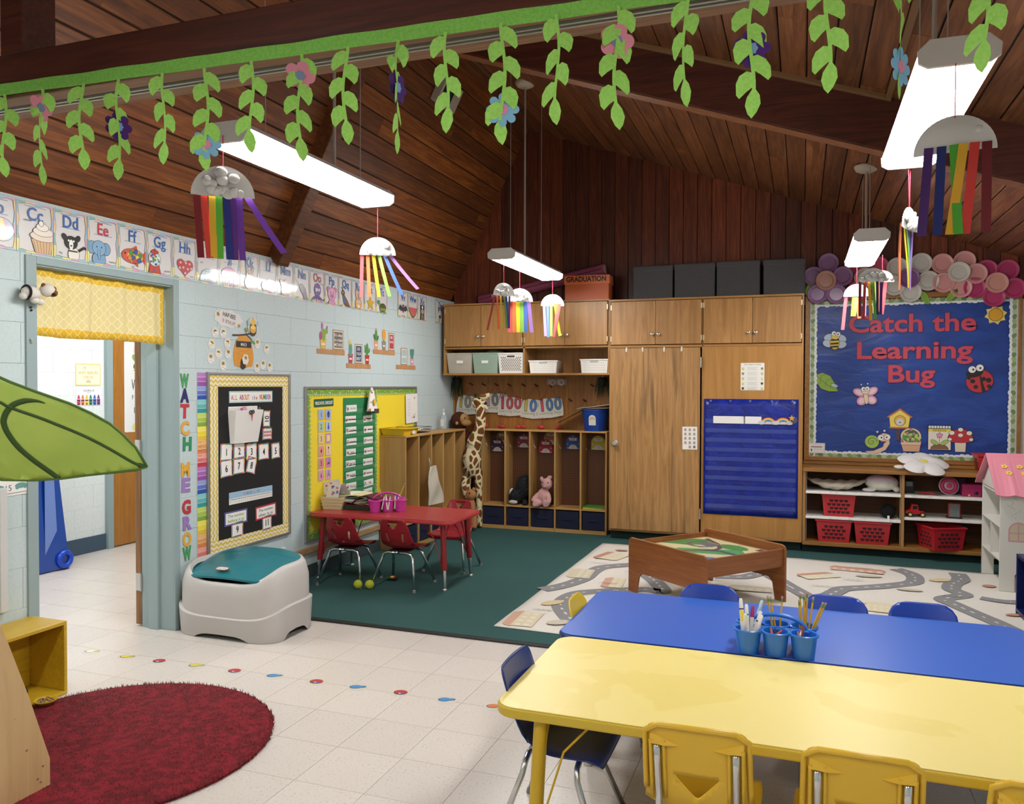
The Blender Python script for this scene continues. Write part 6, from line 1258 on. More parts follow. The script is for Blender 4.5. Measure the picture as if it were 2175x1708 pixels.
# ================================================================== FURNITURE ON THE FLOOR
from mathutils.geometry import delaunay_2d_cdt
CHROME = M('#d6d7d9', .2, 1.)
def inpoly(p, poly):
    c = False; x, y = p
    for (x0, y0), (x1, y1) in zip(poly, poly[1:] + poly[:1]):
        if (y0 > y) != (y1 > y) and x < (x1 - x0) * (y - y0) / (y1 - y0) + x0: c = not c
    return c
def shell2d(outline, holes, fn, name, mat, parent, th=.005, step=.02):
    """a curved sheet cut to an outline with holes"""
    loops = [outline] + holes; vs = []; es = []
    for L in loops:
        q = []
        for (a, b) in zip(L, L[1:] + L[:1]):
            n = max(1, int(math.dist(a, b) / step)); q += [(a[0] + (b[0] - a[0]) * i / n, a[1] + (b[1] - a[1]) * i / n) for i in range(n)]
        o = len(vs); vs += q; es += [(o + i, o + (i + 1) % len(q)) for i in range(len(q))]
    xs = [p[0] for p in outline]; ys = [p[1] for p in outline]; y = min(ys) + step * .5
    while y < max(ys):
        x = min(xs) + step * .5
        while x < max(xs):
            if inpoly((x, y), outline) and not any(inpoly((x, y), h) for h in holes): vs.append((x, y))
            x += step
        y += step
    r = delaunay_2d_cdt([Vector(p) for p in vs], es, [], 0, 1e-5)
    V, F = r[0], r[2]; keep = []
    for f in F:
        c = (sum(V[i].x for i in f) / len(f), sum(V[i].y for i in f) / len(f))
        if inpoly(c, outline) and not any(inpoly(c, h) for h in holes): keep.append(tuple(f))
    o = MB().add([fn(p.x, p.y) for p in V], keep).build(name, mat, parent, True)
    s = o.modifiers.new('s', 'SOLIDIFY'); s.thickness = th; s.offset = 0
    return o
def interp(tab, s):
    for (a, p), (b, q) in zip(tab, tab[1:]):
        if s <= b:
            k = (s - a) / (b - a) if b > a else 0; k = max(k, 0); return tuple(x + (y - x) * k for x, y in zip(p, q))
    return tab[-1][1]
def smooth_tab(pts, n=40):
    """Catmull-Rom through (y,z) points, tabulated by arc length"""
    P = [pts[0]] + pts + [pts[-1]]; out = []
    for i in range(1, len(P) - 2):
        for k in range(n // (len(pts) - 1) + 1):
            t = k / (n // (len(pts) - 1) + 1); f = lambda a, b, c, d: .5 * (2 * b + (c - a) * t + (2 * a - 5 * b + 4 * c - d) * t * t + (3 * b - a - 3 * c + d) * t ** 3)
            out.append(tuple(f(P[i - 1][j], P[i][j], P[i + 1][j], P[i + 2][j]) for j in (0, 1)))
    out.append(pts[-1]); s = 0.; tab = [(0., out[0])]
    for a, b in zip(out, out[1:]): s += math.dist(a, b); tab.append((s, b))
    return tab
def rtri(w, h, r=.008):
    """rounded triangle pointing down, centred"""
    c = [(-w / 2, h / 2), (w / 2, h / 2), (0, -h / 2)]; o = []
    for i in range(3):
        p, a, b = Vector(c[i]), Vector(c[i - 1]), Vector(c[(i + 1) % 3])
        u, v = (a - p).normalized() * r, (b - p).normalized() * r
        for k in range(5): t = k / 4; o.append(tuple((p + u) * (1 - t) ** 2 + p * 2 * t * (1 - t) + (p + v) * t * t))
    return o
def slot(x, y, w, h, n=5, tilt=0.):
    o = []
    for cy, a0 in ((h / 2 - w / 2, 0), (-h / 2 + w / 2, PI)):
        for k in range(n + 1): a = a0 + PI * k / n; o.append((w / 2 * math.cos(a), cy + w / 2 * math.sin(a)))
    return [(x + a + b * tilt, y + b) for a, b in o]
def chair(label, x, y, rz, col, seat, top, wid, style, group, spread=.36):
    """sitter faces local +y; origin on the floor under the seat"""
    t = thing('school_chair', label, 'chair', (x, y, Z0), rz, group)
    bk = seat * .5
    prof = smooth_tab([(-bk - .035, top), (-bk, seat + (top - seat) * .5), (-bk + .035, seat + .05), (-bk + .085, seat + .004), (0, seat - .004), (bk * .8, seat + .006), (bk * 1.05, seat), (bk * 1.14, seat - .022)])
    L = prof[-1][0]; sb_ = math.dist((-bk - .035, top), (-bk + .035, seat + .05)) + .02
    wt = wid * (.76 if style == 'A' else .98)
    def width(s):
        if s < sb_: return wt + (wid * 1.02 - wt) * (s / sb_)
        k = (s - sb_) / (L - sb_); return wid * (1.02 + .16 * math.sin(k * PI * .8))
    def fn(u, s):
        yy, zz = interp(prof, s); w = width(s) / 2; q = abs(u) / w
        if s < sb_: return (u, yy + .03 * q ** 2.2 * (.4 + .6 * s / sb_), zz)
        k = (s - sb_) / (L - sb_); return (u, yy + .02 * q * q * (1 - k) ** 2, zz + .028 * q ** 3 * (1 - k * .85))
    r = .035 if style != 'C' else .075; out = []
    def edge(s): return width(s) / 2
    N = 16
    out += [(-edge(0) + r * (1 - math.sin(a)), r * (1 - math.cos(a))) for a in [PI / 2 * k / 4 for k in range(5)][::-1]]
    out += [(edge(0) - r * (1 - math.sin(a)), r * (1 - math.cos(a))) for a in [PI / 2 * k / 4 for k in range(5)]]
    ss = [r + (L - .03 - r) * k / N for k in range(1, N + 1)]
    out += [(edge(s), s) for s in ss]; out += [(edge(L) - .03, L), (-edge(L) + .03, L)]; out += [(-edge(s), s) for s in ss[::-1]]
    holes = []
    if style == 'A':
        holes = [[(a, .052 - b) for a, b in rtri(.085, .05)], slot(-.062, sb_ * .68, .017, .075, tilt=.12), slot(.062, sb_ * .68, .017, .075, tilt=-.12)]
    elif style == 'D': holes = [[(a, .2 - b) for a, b in rtri(.07, .07, .008)]]
    elif style == 'B': holes = [[(a, .19 - b) for a, b in rtri(.13, .08, .014)]]
    shell2d(out, holes, fn, 'shell', col, t, .0055, .018)
    if style == 'B':
        # raised rim, tube channels and gussets on the rear face
        rim = [(-edge(s) * .99, s) for s in [sb_ * .8 * k / 8 for k in range(9)][::-1]][:-1] + [(-edge(0) + r, .003), (0, .0), (edge(0) - r, .003)] + [(edge(s) * .99, s) for s in [sb_ * .8 * k / 8 for k in range(1, 9)]]
        MB().tube([tuple(Vector(fn(u, s)) + Vector((0, -.006, 0))) for u, s in rim], .008, 8).build('rim', col, t, True)
        for sg in (-1, 1):
            pts = [Vector(fn(sg * wid * .37, s)) + Vector((0, -.014, 0)) for s in (.062, .12, .18, .24)]
            for o_ in (-.018, .018): MB().tube([tuple(p + Vector((o_, .004, 0))) for p in [Vector(fn(sg * wid * .37, .05)) + Vector((0, -.014, 0))] + pts], .0055, 6).build('channel_rib', col, t, True)
            a, b, c = Vector(fn(sg * wid * .37 + .02 * sg, .03)), Vector(fn(sg * wid * .37 + .02 * sg, .06)), Vector(fn(sg * wid * .12, .06)); off = Vector((0, -.02, 0))
            a2 = Vector(fn(sg * wid * .37 - .022 * sg, .06))
            MB().add([tuple(a), tuple(b), tuple(c), tuple(b + off), tuple(a2 + off * .9)], [(0, 1, 2), (0, 3, 1), (0, 2, 4), (0, 4, 3), (1, 3, 4, 2)]).build('gusset', col, t)
            MB().tube([tuple(p) for p in pts] + [(sg * wid * .38, -bk + .03, seat - .03), (sg * (spread / 2 - .02), -bk * .2, seat - .04), (sg * (spread / 2 + .01), bk * 1.0, .02)], .0095, 10).build('leg', CHROME, t, True)
            MB().tube([(sg * wid * .38, -bk * .3, seat - .03), (sg * (spread / 2 - .03), -bk * .9, seat * .5), (sg * (spread / 2 + .01), -bk * 1.35, .02)], .0095, 10).build('leg', CHROME, t, True)
            for yy in (bk * 1.0, -bk * 1.35): MB().cyl((sg * (spread / 2 + .01), yy, 0), (sg * (spread / 2 + .01), yy, .025), .014, .011).build('glide', M('#8a8a88', .4, .6), t)
        MB().tube([(-wid * .38, -bk * .3, seat - .03), (wid * .38, -bk * .3, seat - .03)], .009, 8).build('cross_tube', CHROME, t, True)
    else:
        for yy, ym in ((-spread * .49, -bk * .62), (spread * .49, bk * .55)):
            zt = seat - .028; h_ = wid * .40; s2 = spread / 2
            P = [(-s2, yy, .012), (-h_ - .018, ym * 1.06, zt - .05), (-h_ - .004, ym, zt - .012), (-h_ + .03, ym, zt), (0, ym, zt + .001), (h_ - .03, ym, zt), (h_ + .004, ym, zt - .012), (h_ + .018, ym * 1.06, zt - .05), (s2, yy, .012)]
            MB().tube(P[:5], .0105, 10).build('leg', CHROME, t, True); MB().tube(P[4:], .0105, 10).build('leg', CHROME, t, True)
            for sx in (-1, 1): MB().cyl((sx * s2, yy, 0), (sx * s2, yy, .018), .015, .012).build('glide', M('#8a8a88', .4, .6), t)
        MB().box(-wid * .3, wid * .3, -bk * .6, bk * .5, seat - .02, seat - .012).build('seat_bracket', M('#3a3a3c', .4, .8), t)
    return t
def table(name, label, x0, x1, y0, y1, h, th, col, edge_col, legs, legcol, sleeve=.3, r=.07):
    cx, cy = (x0 + x1) / 2, (y0 + y1) / 2; t = thing(name, label, 'table', (cx, cy, Z0)); w, dp = x1 - x0, y1 - y0
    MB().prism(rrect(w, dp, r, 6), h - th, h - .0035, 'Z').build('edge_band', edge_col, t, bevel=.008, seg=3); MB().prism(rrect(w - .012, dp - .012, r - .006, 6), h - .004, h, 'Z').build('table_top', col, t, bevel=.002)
    for sx, sy in ((-1, -1), (1, -1), (-1, 1), (1, 1)):
        lx, ly = sx * (w / 2 - legs[0]), sy * (dp / 2 - legs[1]); fx, fy = lx + sx * legs[2], ly + sy * legs[2]; k = sleeve
        mid = (lx + (fx - lx) * (1 - k), ly + (fy - ly) * (1 - k), h * k)
        g = MB().cyl((lx, ly, h - th), mid, .021, .021, 14).build('leg', legcol, t, 40)
        MB().cyl(mid, (fx, fy, .012), .0155, .0145, 12).build('leg_insert', CHROME, g, 40); MB().lathe([(.02, 0), (.02, .008), (.01, .02)], (fx, fy, 0), 12).build('glide', METAL, g, 40)
        for ddx, ddy in ((-sx * .17, 0), (0, -sy * .12)): MB().tube([(lx + ddx, ly + ddy, h - th), (lx + ddx * .45, ly + ddy * .45, h * .72), (mid[0] + (lx - mid[0]) * .15 + sx * -.022, mid[1] + (ly - mid[1]) * .15, h * k + .04)], .004, 6).build('brace', legcol, g)
    return t
Z0 = .012
RED = M('#94202a', .3); REDT = M('#a63438', .3); REDD = M('#8a1820', .35)
table('activity_table', 'red activity table with chrome feet beside the yellow notice board', .02, 1.245, -2.475, -1.855, .52, .03, REDT, M('#b83a3e', .3), (.10, .09, .03), REDD, .28)
chair('red plastic chair in front of the red table, nearer the toy box', .375, -2.42, .06, RED, .29, .525, .275, 'A', 'red chairs at the red table')
chair('red plastic chair in front of the red table, nearer the rug', .815, -2.38, .0, RED, .29, .525, .275, 'A', 'red chairs at the red table')
chair('red plastic chair tucked in at the far side of the red table', .93, -1.73, PI, RED, .29, .545, .275, 'A', 'red chairs at the red table')
TEN = speckle('tennis_felt', '#b9c23a', '#a3ad30', 200, .95, .45, .6, .3)
for x, y, lab in ((.554, -2.60, 'tennis ball on the leg of the chair nearer the toy box'), (.637, -2.575, 'tennis ball on the leg of the chair nearer the rug')):
    o = MB().ball((0, 0, .034), .034, 18, 12).build('tennis_ball', TEN, None, True); o.location = (x, y, Z0); tag(o, lab, 'ball', 'tennis balls on chair legs')
t = thing('toy_car', 'tiny black and yellow toy on the carpet under the red table', 'toy', (.67, -2.28, Z0), .2); B(-.035, .04, -.022, .022, .004, .028).build('toy_body', M('#151515', .4), t, bevel=.008); bit('green_end', (-.035, 0, .016), (.014, .016, .014), M('#3a7a2a', .4), t); bit('yellow_top', (0, -.008, .028), (.018, .014, .01), M('#d8b83a', .4), t); bit('red_top', (.016, .0, .03), (.01, .01, .008), M('#c03030', .4), t)
# things on the red table
TT = Z0 + .521
t = thing('paper_basket', 'cream plastic basket of cards at the wall end of the red table', 'basket', (.115, -2.20, TT), .15); CR = M('#cfc39a', .45)
def bring(z, sx, sy, o=0): return [(-sx + o, -sy + o, z), (sx - o, -sy + o, z), (sx - o, sy - o, z), (-sx + o, sy - o, z)]
MB().loft([bring(0, .075, .08), bring(.1, .09, .095), bring(.1, .09, .095, .004), bring(.004, .075, .08, .004)], caps=False).add(bring(0, .075, .08), [(0, 1, 2, 3)]).build('basket_body', CR, t, bevel=.003)
for z in (.03, .055, .08): MB().loft([bring(z, .0775 + z * .15, .0825 + z * .15, -.002), bring(z + .006, .0785 + z * .15, .0835 + z * .15, -.002)], caps=False).build('rib', CR, t)
for i in range(4):
    d = D(); rn = random.Random(i)
    for k in range(10):
        if i < 2: heart(d, rn.uniform(-.04, .04), rn.uniform(-.04, .055), .011, rn.choice(['#c03a48', '#5a8ac8', '#a04a90', '#d8607a']))
        else: d.line([(-.04, .05 - k * .01), (rn.uniform(0, .04), .05 - k * .01)], .003, '#8a8088')
    o = sheet('greeting_card', ['heart-covered card at the front of the cream basket', 'heart-printed card behind the front one in the basket', 'grey leaflet leaning over the basket side', 'white leaflet at the back of the cream basket'][i], 'card', 'B', .10 + [.02, -.03, .05, -.02][i], TT + [.145, .14, .12, .145][i], .11, .15, d, ['#e6e2e4', '#e2dce0', '#a8a09c', '#dedad8'][i], off=-2.245 + i * .03, rot=[-.25, .1, -1.0, .2][i], group='cards in the cream basket')
t = thing('paper_tray', 'dark green and red tray heaped with papers on the red table', 'tray', (.265, -2.12, TT), .03)
B(-.165, .165, -.11, .11, 0, .028).build('green_tray', M('#12402c', .4), t, bevel=.004); B(-.17, .17, -.115, .115, .029, .036).build('red_tray', M('#7a1620', .4), t, bevel=.003)
PCOL = ['#d8cfb4', '#e6e2d8', '#c8b89a', '#b8c8a0', '#e0ddd4', '#8fb0b8', '#d8d0a0', '#e4e0da', '#9aa850']
for i in range(9):
    rn = random.Random(i + 20); zz = .042 + i * .0085; a = rn.uniform(.004, .02)
    o = MB().grid(lambda u, v: (-.15 + u * .3, -.1 + v * .2, zz + a * math.sin(u * 3.2 + i) * (.5 + u) + .012 * math.sin(v * 3)), 8, 5, th=(0, 0, .002)).build('loose_paper', M(PCOL[i], .7)); o.location = (.255 + rn.uniform(-.01, .03), -2.11 + rn.uniform(-.01, .015), TT); o.rotation_euler = (0, 0, rn.uniform(-.25, .25))
    tag(o, ['lowest tan', 'cream, second', 'kraft, third', 'pale green, fourth', 'white, fifth', 'pale blue, sixth', 'yellowish, seventh', 'white, eighth', 'olive, topmost'][i] + ' sheet in the paper heap on the tray', 'paper', 'papers heaped on the tray')
o = MB().grid(lambda u, v: (-.1 + u * .24, -.1 + v * .2, .012 + .075 * math.sin(min(u * 1.25, 1) * PI * .75)), 14, 4, th=(0, 0, .002)).build('red_folder', M('#5a1a1e', .5), None, True); o.location = (.37, -2.14, TT + .03); tag(o, 'dark red folder curling over the tray edge', 'folder')
def pencil(p0, p1, col, label, group, kind='pencil', r=.0038):
    p0, p1 = Vector(p0), Vector(p1); t = thing(kind, label, kind, tuple(p0), group=group); v = p1 - p0; L = v.length; u = v / L
    if kind == 'pencil':
        MB().tube([(0, 0, 0), tuple(u * (L - .022))], r, 6).build('barrel', M(col, .4), t); MB().tube([tuple(u * (L - .022)), tuple(u * (L - .008))], r * 1.05, 8).build('ferrule', M('#6a9a5a', .3, .6), t); MB().tube([tuple(u * (L - .008)), tuple(u * L)], r, 8).build('eraser', M('#c88a94', .7), t, 40)
    elif kind == 'marker':
        MB().tube([(0, 0, 0), tuple(u * (L - .04))], r, 10).build('barrel', M('#e4e2de', .35), t, 40); MB().tube([tuple(u * (L - .042)), tuple(u * (L - .036))], r * 1.03, 10).build('colour_band', M(col, .4), t, 40); MB().tube([tuple(u * (L - .036)), tuple(u * (L - .006)), tuple(u * L)], [r * .95, r * .85, r * .55], 10).build('cap', M(col if hash(label) % 2 else '#e9e7e4', .35), t, 40)
    else: MB().tube([(0, 0, 0), tuple(u * (L - .012)), tuple(u * L)], [r, r, r * .35], 8).build('wax', M(col, .5), t, 40)
    return t
def caddy(name, label, x, y, z, rz, mat, sp=.1, rows=2, n=3, r=.047, h=.1, hz=.145):
    t = thing(name, label, 'caddy', (x, y, z), rz)
    W_ = (n - 1) * sp / 2; Dp = (rows - 1) * sp * 1.05 / 2
    for i in range(n):
        for j in range(rows):
            cx, cy = -W_ + i * sp, -Dp + j * sp * 1.05
            MB().lathe([(.001, 0), (r * .8, 0), (r, h - .006), (r * 1.12, h - .006), (r * 1.14, h), (r * 1.06, h + .003), (r * .95, h), (r * .76, .004), (.001, .004)], (cx, cy, 0), 22).build('cup', mat, t, 50)
    for j in range(rows):
        cy = -Dp + j * sp * 1.05
        for i in range(n - 1): B(-W_ + i * sp + r * .9, -W_ + (i + 1) * sp - r * .9, cy - .02, cy + .02, h - .012, h).build('web', mat, t, bevel=.002)
    MB().tube([((W_ * 1.12) * math.cos(a), 0, h - .01 + (hz - h + .01) * math.sin(a)) for a in [PI * k / 16 for k in range(17)]], .008, 8).build('handle', mat, t, True)
    B(-W_ * 1.2, W_ * 1.2, -.013, .013, h - .014, h - .002).build('bridge', mat, t, bevel=.003)
    return t
PNK = M('#c43c9a', .3)
caddy('marker_caddy', 'magenta plastic caddy full of markers on the red table', .555, -2.16, TT, .62, PNK, .098, 2, 3, .048, .09, .14)
rn = random.Random(3); mc = ['#e8e6e2', '#4a9a4a', '#2a2a5a', '#d8c83a', '#3a7ac0', '#151515', '#c03a4a', '#7ab84a']
for i in range(8):
    a = rn.uniform(.52, .66); b = rn.uniform(-2.26, -2.1); pencil((a, b, TT + .02), (a + rn.uniform(-.02, .03), b + rn.uniform(-.02, .02), TT + .125), mc[i], 'marker standing in the magenta caddy, %s' % ['white cap', 'green', 'navy', 'yellow', 'blue', 'black cap', 'red', 'lime'][i], 'markers in the magenta caddy', 'marker', .0055)
pencil((.5, -2.12, TT + .02), (.45, -2.09, TT + .17), '#d8a83a', 'yellow pencil leaning toward the wall in the magenta caddy', 'pencils in the magenta caddy'); pencil((.58, -2.05, TT + .02), (.62, -1.98, TT + .2), '#d8a83a', 'yellow pencil standing tallest in the magenta caddy', 'pencils in the magenta caddy')
# ------------------------------------------------------------------ toy box
t = thing('toy_box', 'grey-white plastic toy box with a teal lid by the doorway', 'toy box', (.39, -3.665, .001))
TBW = M('#bdb9b6', .4); A_, B_ = .375, .245
def sup(th, k=1., n=4.2):
    c, s = math.cos(th), math.sin(th); return (A_ * k * math.copysign(abs(c) ** (2 / n), c), B_ * k * math.copysign(abs(s) ** (2 / n), s))
def front(th): return max(0., -math.sin(th)) ** 1.5          # 1 at the front (-y)
def ztop(th): return .455 - .118 * front(th) - .02 * abs(math.cos(th)) ** 4 * (1 - front(th))
def zband(th): return .2 - .07 * front(th)
def zbot(th):
    p = sup(th); a = .03 * max(0, 1 - (p[0] / .2) ** 4) if abs(p[1]) > B_ * .97 else 0
    return max(a, .045 * max(0, 1 - (p[1] / .12) ** 4) if abs(p[0]) > A_ * .97 else 0)
NT = 96; rings = []
for key in ('b', 'b2', 'band0', 'band1', 'mid', 'top0', 'top1', 'rim', 'in'):
    R_ = []
    for i in range(NT):
        th = 2 * PI * i / NT; zt, zb_, z0 = ztop(th), zband(th), zbot(th)
        k, z = {'b': (.985, z0), 'b2': (1., z0 + .012), 'band0': (1.028, zb_), 'band1': (.978, zb_ + .006), 'mid': (.975, (zb_ + zt) / 2 + .02), 'top0': (.93, zt - .03), 'top1': (.885, zt - .004), 'rim': (.85, zt), 'in': (.82, zt - .03)}[key]
        x, y = sup(th, k); R_.append((x, y, z))
    rings.append(R_)
MB().loft(rings, caps=False).build('box_body', TBW, t, 60)
def lid(u, v):
    x = (2 * u - 1); y = (2 * v - 1); q = max(abs(x), abs(y)); th = math.atan2(y, x) if q > 1e-6 else 0
    r_ = q; px, py = sup(math.atan2(y * 1.0, x * 1.0), .85 * r_) if q > 1e-6 else (0, 0)
    zz = .346 + (py / B_ + .83) / 1.66 * .098 + .028 * (1 - (px / (A_ * .83)) ** 2) + .012 * (1 - (py / (B_ * .83)) ** 2)
    if abs(px) > .1 and abs(px) < .27 and -.16 < py < .12: zz -= .004
    return (px, py - .012 * (1 if py < 0 else 0), zz)
ld = MB().grid(lid, 40, 40, th=(0, 0, -.012)).build('lid', M('#14707c', .35), t, 50)
B(-.3, .3, -.19, .19, .2, .3).build('toys_inside', speckle('toys_inside', '#3a2418', '#6a4a24', 20, .8), t)
d = D(); d.poly(rrect(.09, .044, .02), '#b8404a'); d.poly(rrect(.078, .032, .015), '#e6e3e0'); d.text('little tikes', 0, -.006, .013, '#2a2a5a', .014, w=.06)
p = d.build('logo_badge', PRINT(.3), ld, normals=False); p.matrix_basis = Matrix.Translation((-.045, -.165, .4085)) @ Matrix.Rotation(.2, 4, 'X')
# ------------------------------------------------------------------ play table and rugs
t = thing('play_table', 'wooden play table with a printed track top on the road rug', 'table', (3.0, -1.93, .016), math.radians(-39.8))
PLW = wood('play_table_wood', '#7a4420', '#8c5228', '#9a6032', 'X', .4, .8); PLY = wood('play_table_wood_y', '#7a4420', '#8c5228', '#9a6032', 'Y', .4, .8)
pan = [(-.4, 0), (-.31, 0), (-.285, .125), (-.25, .155), (.25, .155), (.285, .125), (.31, 0), (.4, 0), (.4, .37), (.39, .392), (.37, .4), (-.37, .4), (-.39, .392), (-.4, .37)]
for y in (-.38, .362): MB().prism(pan, y, y + .018, 'Y').build('end_panel', PLW, t, bevel=.004)
for x in (-.385, .367): B(x, x + .018, -.362, .362, .25, .375).build('apron', PLY, t, bevel=.003)
for s_ in (-1, 1):
    B(-.362, .362, s_ * .381 - .001, s_ * .381 + .001, .398, .4005).build('pale_edge', M('#c9a878', .5), t)
tp = B(-.367, .367, -.362, .362, .325, .338).build('table_top', M('#d6cba0', .4), t)
d = D()
d.rect(-.36, -.355, .36, .355, '#cfc49a'); d.poly([(.1, -.355), (.36, -.355), (.36, -.1), (.22, -.15), (.12, -.25)], '#3a78b8'); d.poly([(-.36, -.1), (-.2, .0), (-.1, .18), (-.25, .3), (-.36, .2)], '#4a8a4a'); d.poly([(-.1, -.3), (.05, -.15), (.2, -.02), (.3, .1), (.15, .2), (.0, .02), (-.15, -.12)], '#4f9a5a'); d.poly([(-.36, -.355), (-.15, -.355), (-.25, -.2), (-.36, -.18)], '#3f9a74'); d.ell(.05, .22, .13, .08, '#4a8a4a')
d.line([(-.36, -.28), (-.1, -.22), (.0, -.05), (.1, .05), (.36, .04)], .035, '#5a4a52'); d.line([(-.3, .3), (-.1, .22), (.02, .12), (.05, .05), (.0, -.05)], .032, '#5a4a52'); d.arc(-.16, .12, .1, 0, 2 * PI, .03, '#6a5a60'); d.rect(-.2, .09, -.04, .2, '#6a6a6e')
for i in range(6): d.rect(-.19 + i * .025, .2, -.178 + i * .025, .214, '#d8c84a')
d.rect(.2, .28, .36, .34, '#6a4248'); d.line([(-.36, .02), (.36, .02)], .004, '#8a8060'); d.line([(.02, -.355), (.02, .355)], .004, '#8a8060')
d.build('track_print', PRINT(.35), tp, normals=False).location = (0, 0, .338)
o = MB().grid(lambda u, v: (1.835 + u * 3.45 + .02 * v * (1 - u), -3.12 - .12 * u + v * (2.85 - .02 * u), .0135 + .002 * math.sin(u * 40 + v * 9) * math.sin(v * 23)), 60, 40, th=(0, 0, .004)).build('road_rug', speckle('rug_weave', '#d8d3cb', '#c8c2b9', 160, .9, .5, .62, .2, None, '#dcd7cf'), None, True)
tag(o, 'off-white play rug printed with grey roads and houses', 'rug')
d = D(.0206, .00006)
def road(pts, w=.13):
    tab = smooth_tab(pts, 48); L = [p for _, p in tab]; d.line(L, w, '#858588')
    d.z += .0002; acc = 0
    for (s0, a), (s1, b) in zip(tab, tab[1:]):
        acc += s1 - s0
        if acc > .09: acc = 0; d.line([a, (a[0] + (b[0] - a[0]) * .9, a[1] + (b[1] - a[1]) * .9)], .016, '#cfcac2'); d.z -= .00006
    d.z += .0001
road([(1.85, -2.17), (1.97, -1.98), (2.05, -1.73), (2.06, -1.48), (2.1, -1.29), (2.28, -1.13), (2.5, -1.05), (2.8, -1.12)]); road([(2.3, -2.9), (2.12, -2.59), (2.08, -2.4), (2.12, -2.19), (2.27, -2.06), (2.55, -1.9), (2.69, -1.91), (2.6, -1.65), (2.46, -1.37)]); road([(3.0, -1.3), (3.21, -1.24), (3.38, -1.07), (3.6, -1.5), (3.75, -1.75), (3.88, -1.49), (3.94, -1.36), (4.13, -1.24), (4.32, -1.1), (4.45, -.97), (4.49, -.8), (4.47, -.64), (4.38, -.5)]); road([(4.83, -.5), (4.82, -.73), (4.74, -.9), (4.7, -1.09), (4.75, -1.25), (4.6, -1.42), (4.64, -1.55), (4.75, -1.8), (4.83, -1.97), (4.95, -2.3)]); road([(4.85, -1.3), (5.0, -1.35), (5.2, -1.3)], .1)
def house(x, y, w, h, rot, c='#d2c6a8', roof='#c49c88', n=4):
    cr, sr = math.cos(rot), math.sin(rot); T_ = lambda a, b: (x + a * cr - b * sr, y + a * sr + b * cr)
    d.poly([T_(0, 0), T_(w, 0), T_(w, h), T_(0, h)], c); d.poly([T_(-.02, h), T_(w + .02, h), T_(w - .02, h + .06), T_(.02, h + .06)], roof)
    for i in range(n):
        for j in range(2): d.poly([T_(w * (i + .25) / n, h * (.2 + .42 * j)), T_(w * (i + .75) / n, h * (.2 + .42 * j)), T_(w * (i + .75) / n, h * (.45 + .42 * j)), T_(w * (i + .25) / n, h * (.45 + .42 * j))], '#d8d2c6'); d.z -= .00006
    d.z += .0002
house(2.07, -3.08, .32, .14, 1.62); house(2.09, -1.72, .3, .13, 1.65, '#c9bfa2', '#cabfa5', 5); house(2.39, -1.93, .3, .1, 1.65); house(2.15, -1.02, .3, .18, 1.3, '#d3c9ac', '#b98a74'); house(3.87, -.72, .4, .1, -.1, '#cfa48e', '#c08f78', 6); house(3.7, -1.15, .3, .12, .6, '#d8cfae', '#c09078'); house(4.05, -1.95, .16, .2, -.1, '#d6cbaa', '#d6cbaa'); house(3.15, -1.7, .3, .1, .05, '#cdc6b0', '#c4bda8', 5)
for x, y, rx, ry, c, r in ((2.03, -2.5, .09, .05, '#cdbb94', .9), (2.2, -2.93, .08, .05, '#c6bcac', .6), (4.15, -.88, .1, .035, '#b9b5a0', .1), (4.66, -.82, .09, .05, '#cfbf98', .5), (4.4, -1.24, .09, .035, '#bdb7a0', 0), (4.98, -.9, .05, .04, '#b98a74', .4), (4.98, -1.72, .07, .03, '#b98a74', .3), (2.1, -.57, .06, .03, '#c49a80', .1)): d.ell(x, y, rx, ry, c, r)
for x, y, r in ((1.95, -2.7, .4), (1.96, -1.17, .1), (2.3, -1.4, .5), (3.72, -1.35, .3), (3.95, -1.05, .2), (4.6, -1.35, 1.), (4.05, -.6, .4), (2.2, -1.85, 1.)):
    for k in range(4): d.line([(x + k * .035, y), (x + k * .035 + .05 * math.cos(r), y + .05 * math.sin(r))], .007, '#8d8a8c'); d.z -= .00006
    d.z += .0001
d.build('road_print', PRINT(.9), o, normals=False)
# shag rug
def shag(cx, cy, R_, n=26000):
    rn = random.Random(9); m_ = MB(); 
    for i in range(n):
        r_ = R_ * math.sqrt(rn.random()); a = rn.uniform(0, 2 * PI); x, y = r_ * math.cos(a), r_ * math.sin(a); b = rn.uniform(0, 2 * PI); L = rn.uniform(.006, .014); w = .003
        ux, uy = math.cos(b), math.sin(b); h = rn.uniform(.018, .027)
        m_.v += [(x - uy * w, y + ux * w, .004), (x + uy * w, y - ux * w, .004), (x + ux * L, y + uy * L, h)]; k = len(m_.v); m_.f.append((k - 3, k - 2, k - 1)); m_.c.append(None)
    return m_
t = thing('round_rug', 'round crimson shag rug in front of the yellow box', 'rug', (.9, -5.2, .001))
RUG = speckle('crimson_pile', '#5c0612', '#7e1020', 30, .95, .4, .62); MB().lathe([(.001, 0), (.655, 0), (.66, .012), (.64, .018), (.001, .02)], n=64).build('rug_base', RUG, t, 40)
tag(shag(0, 0, .665).build('pile', RUG, t, normals=False), kind='stuff')
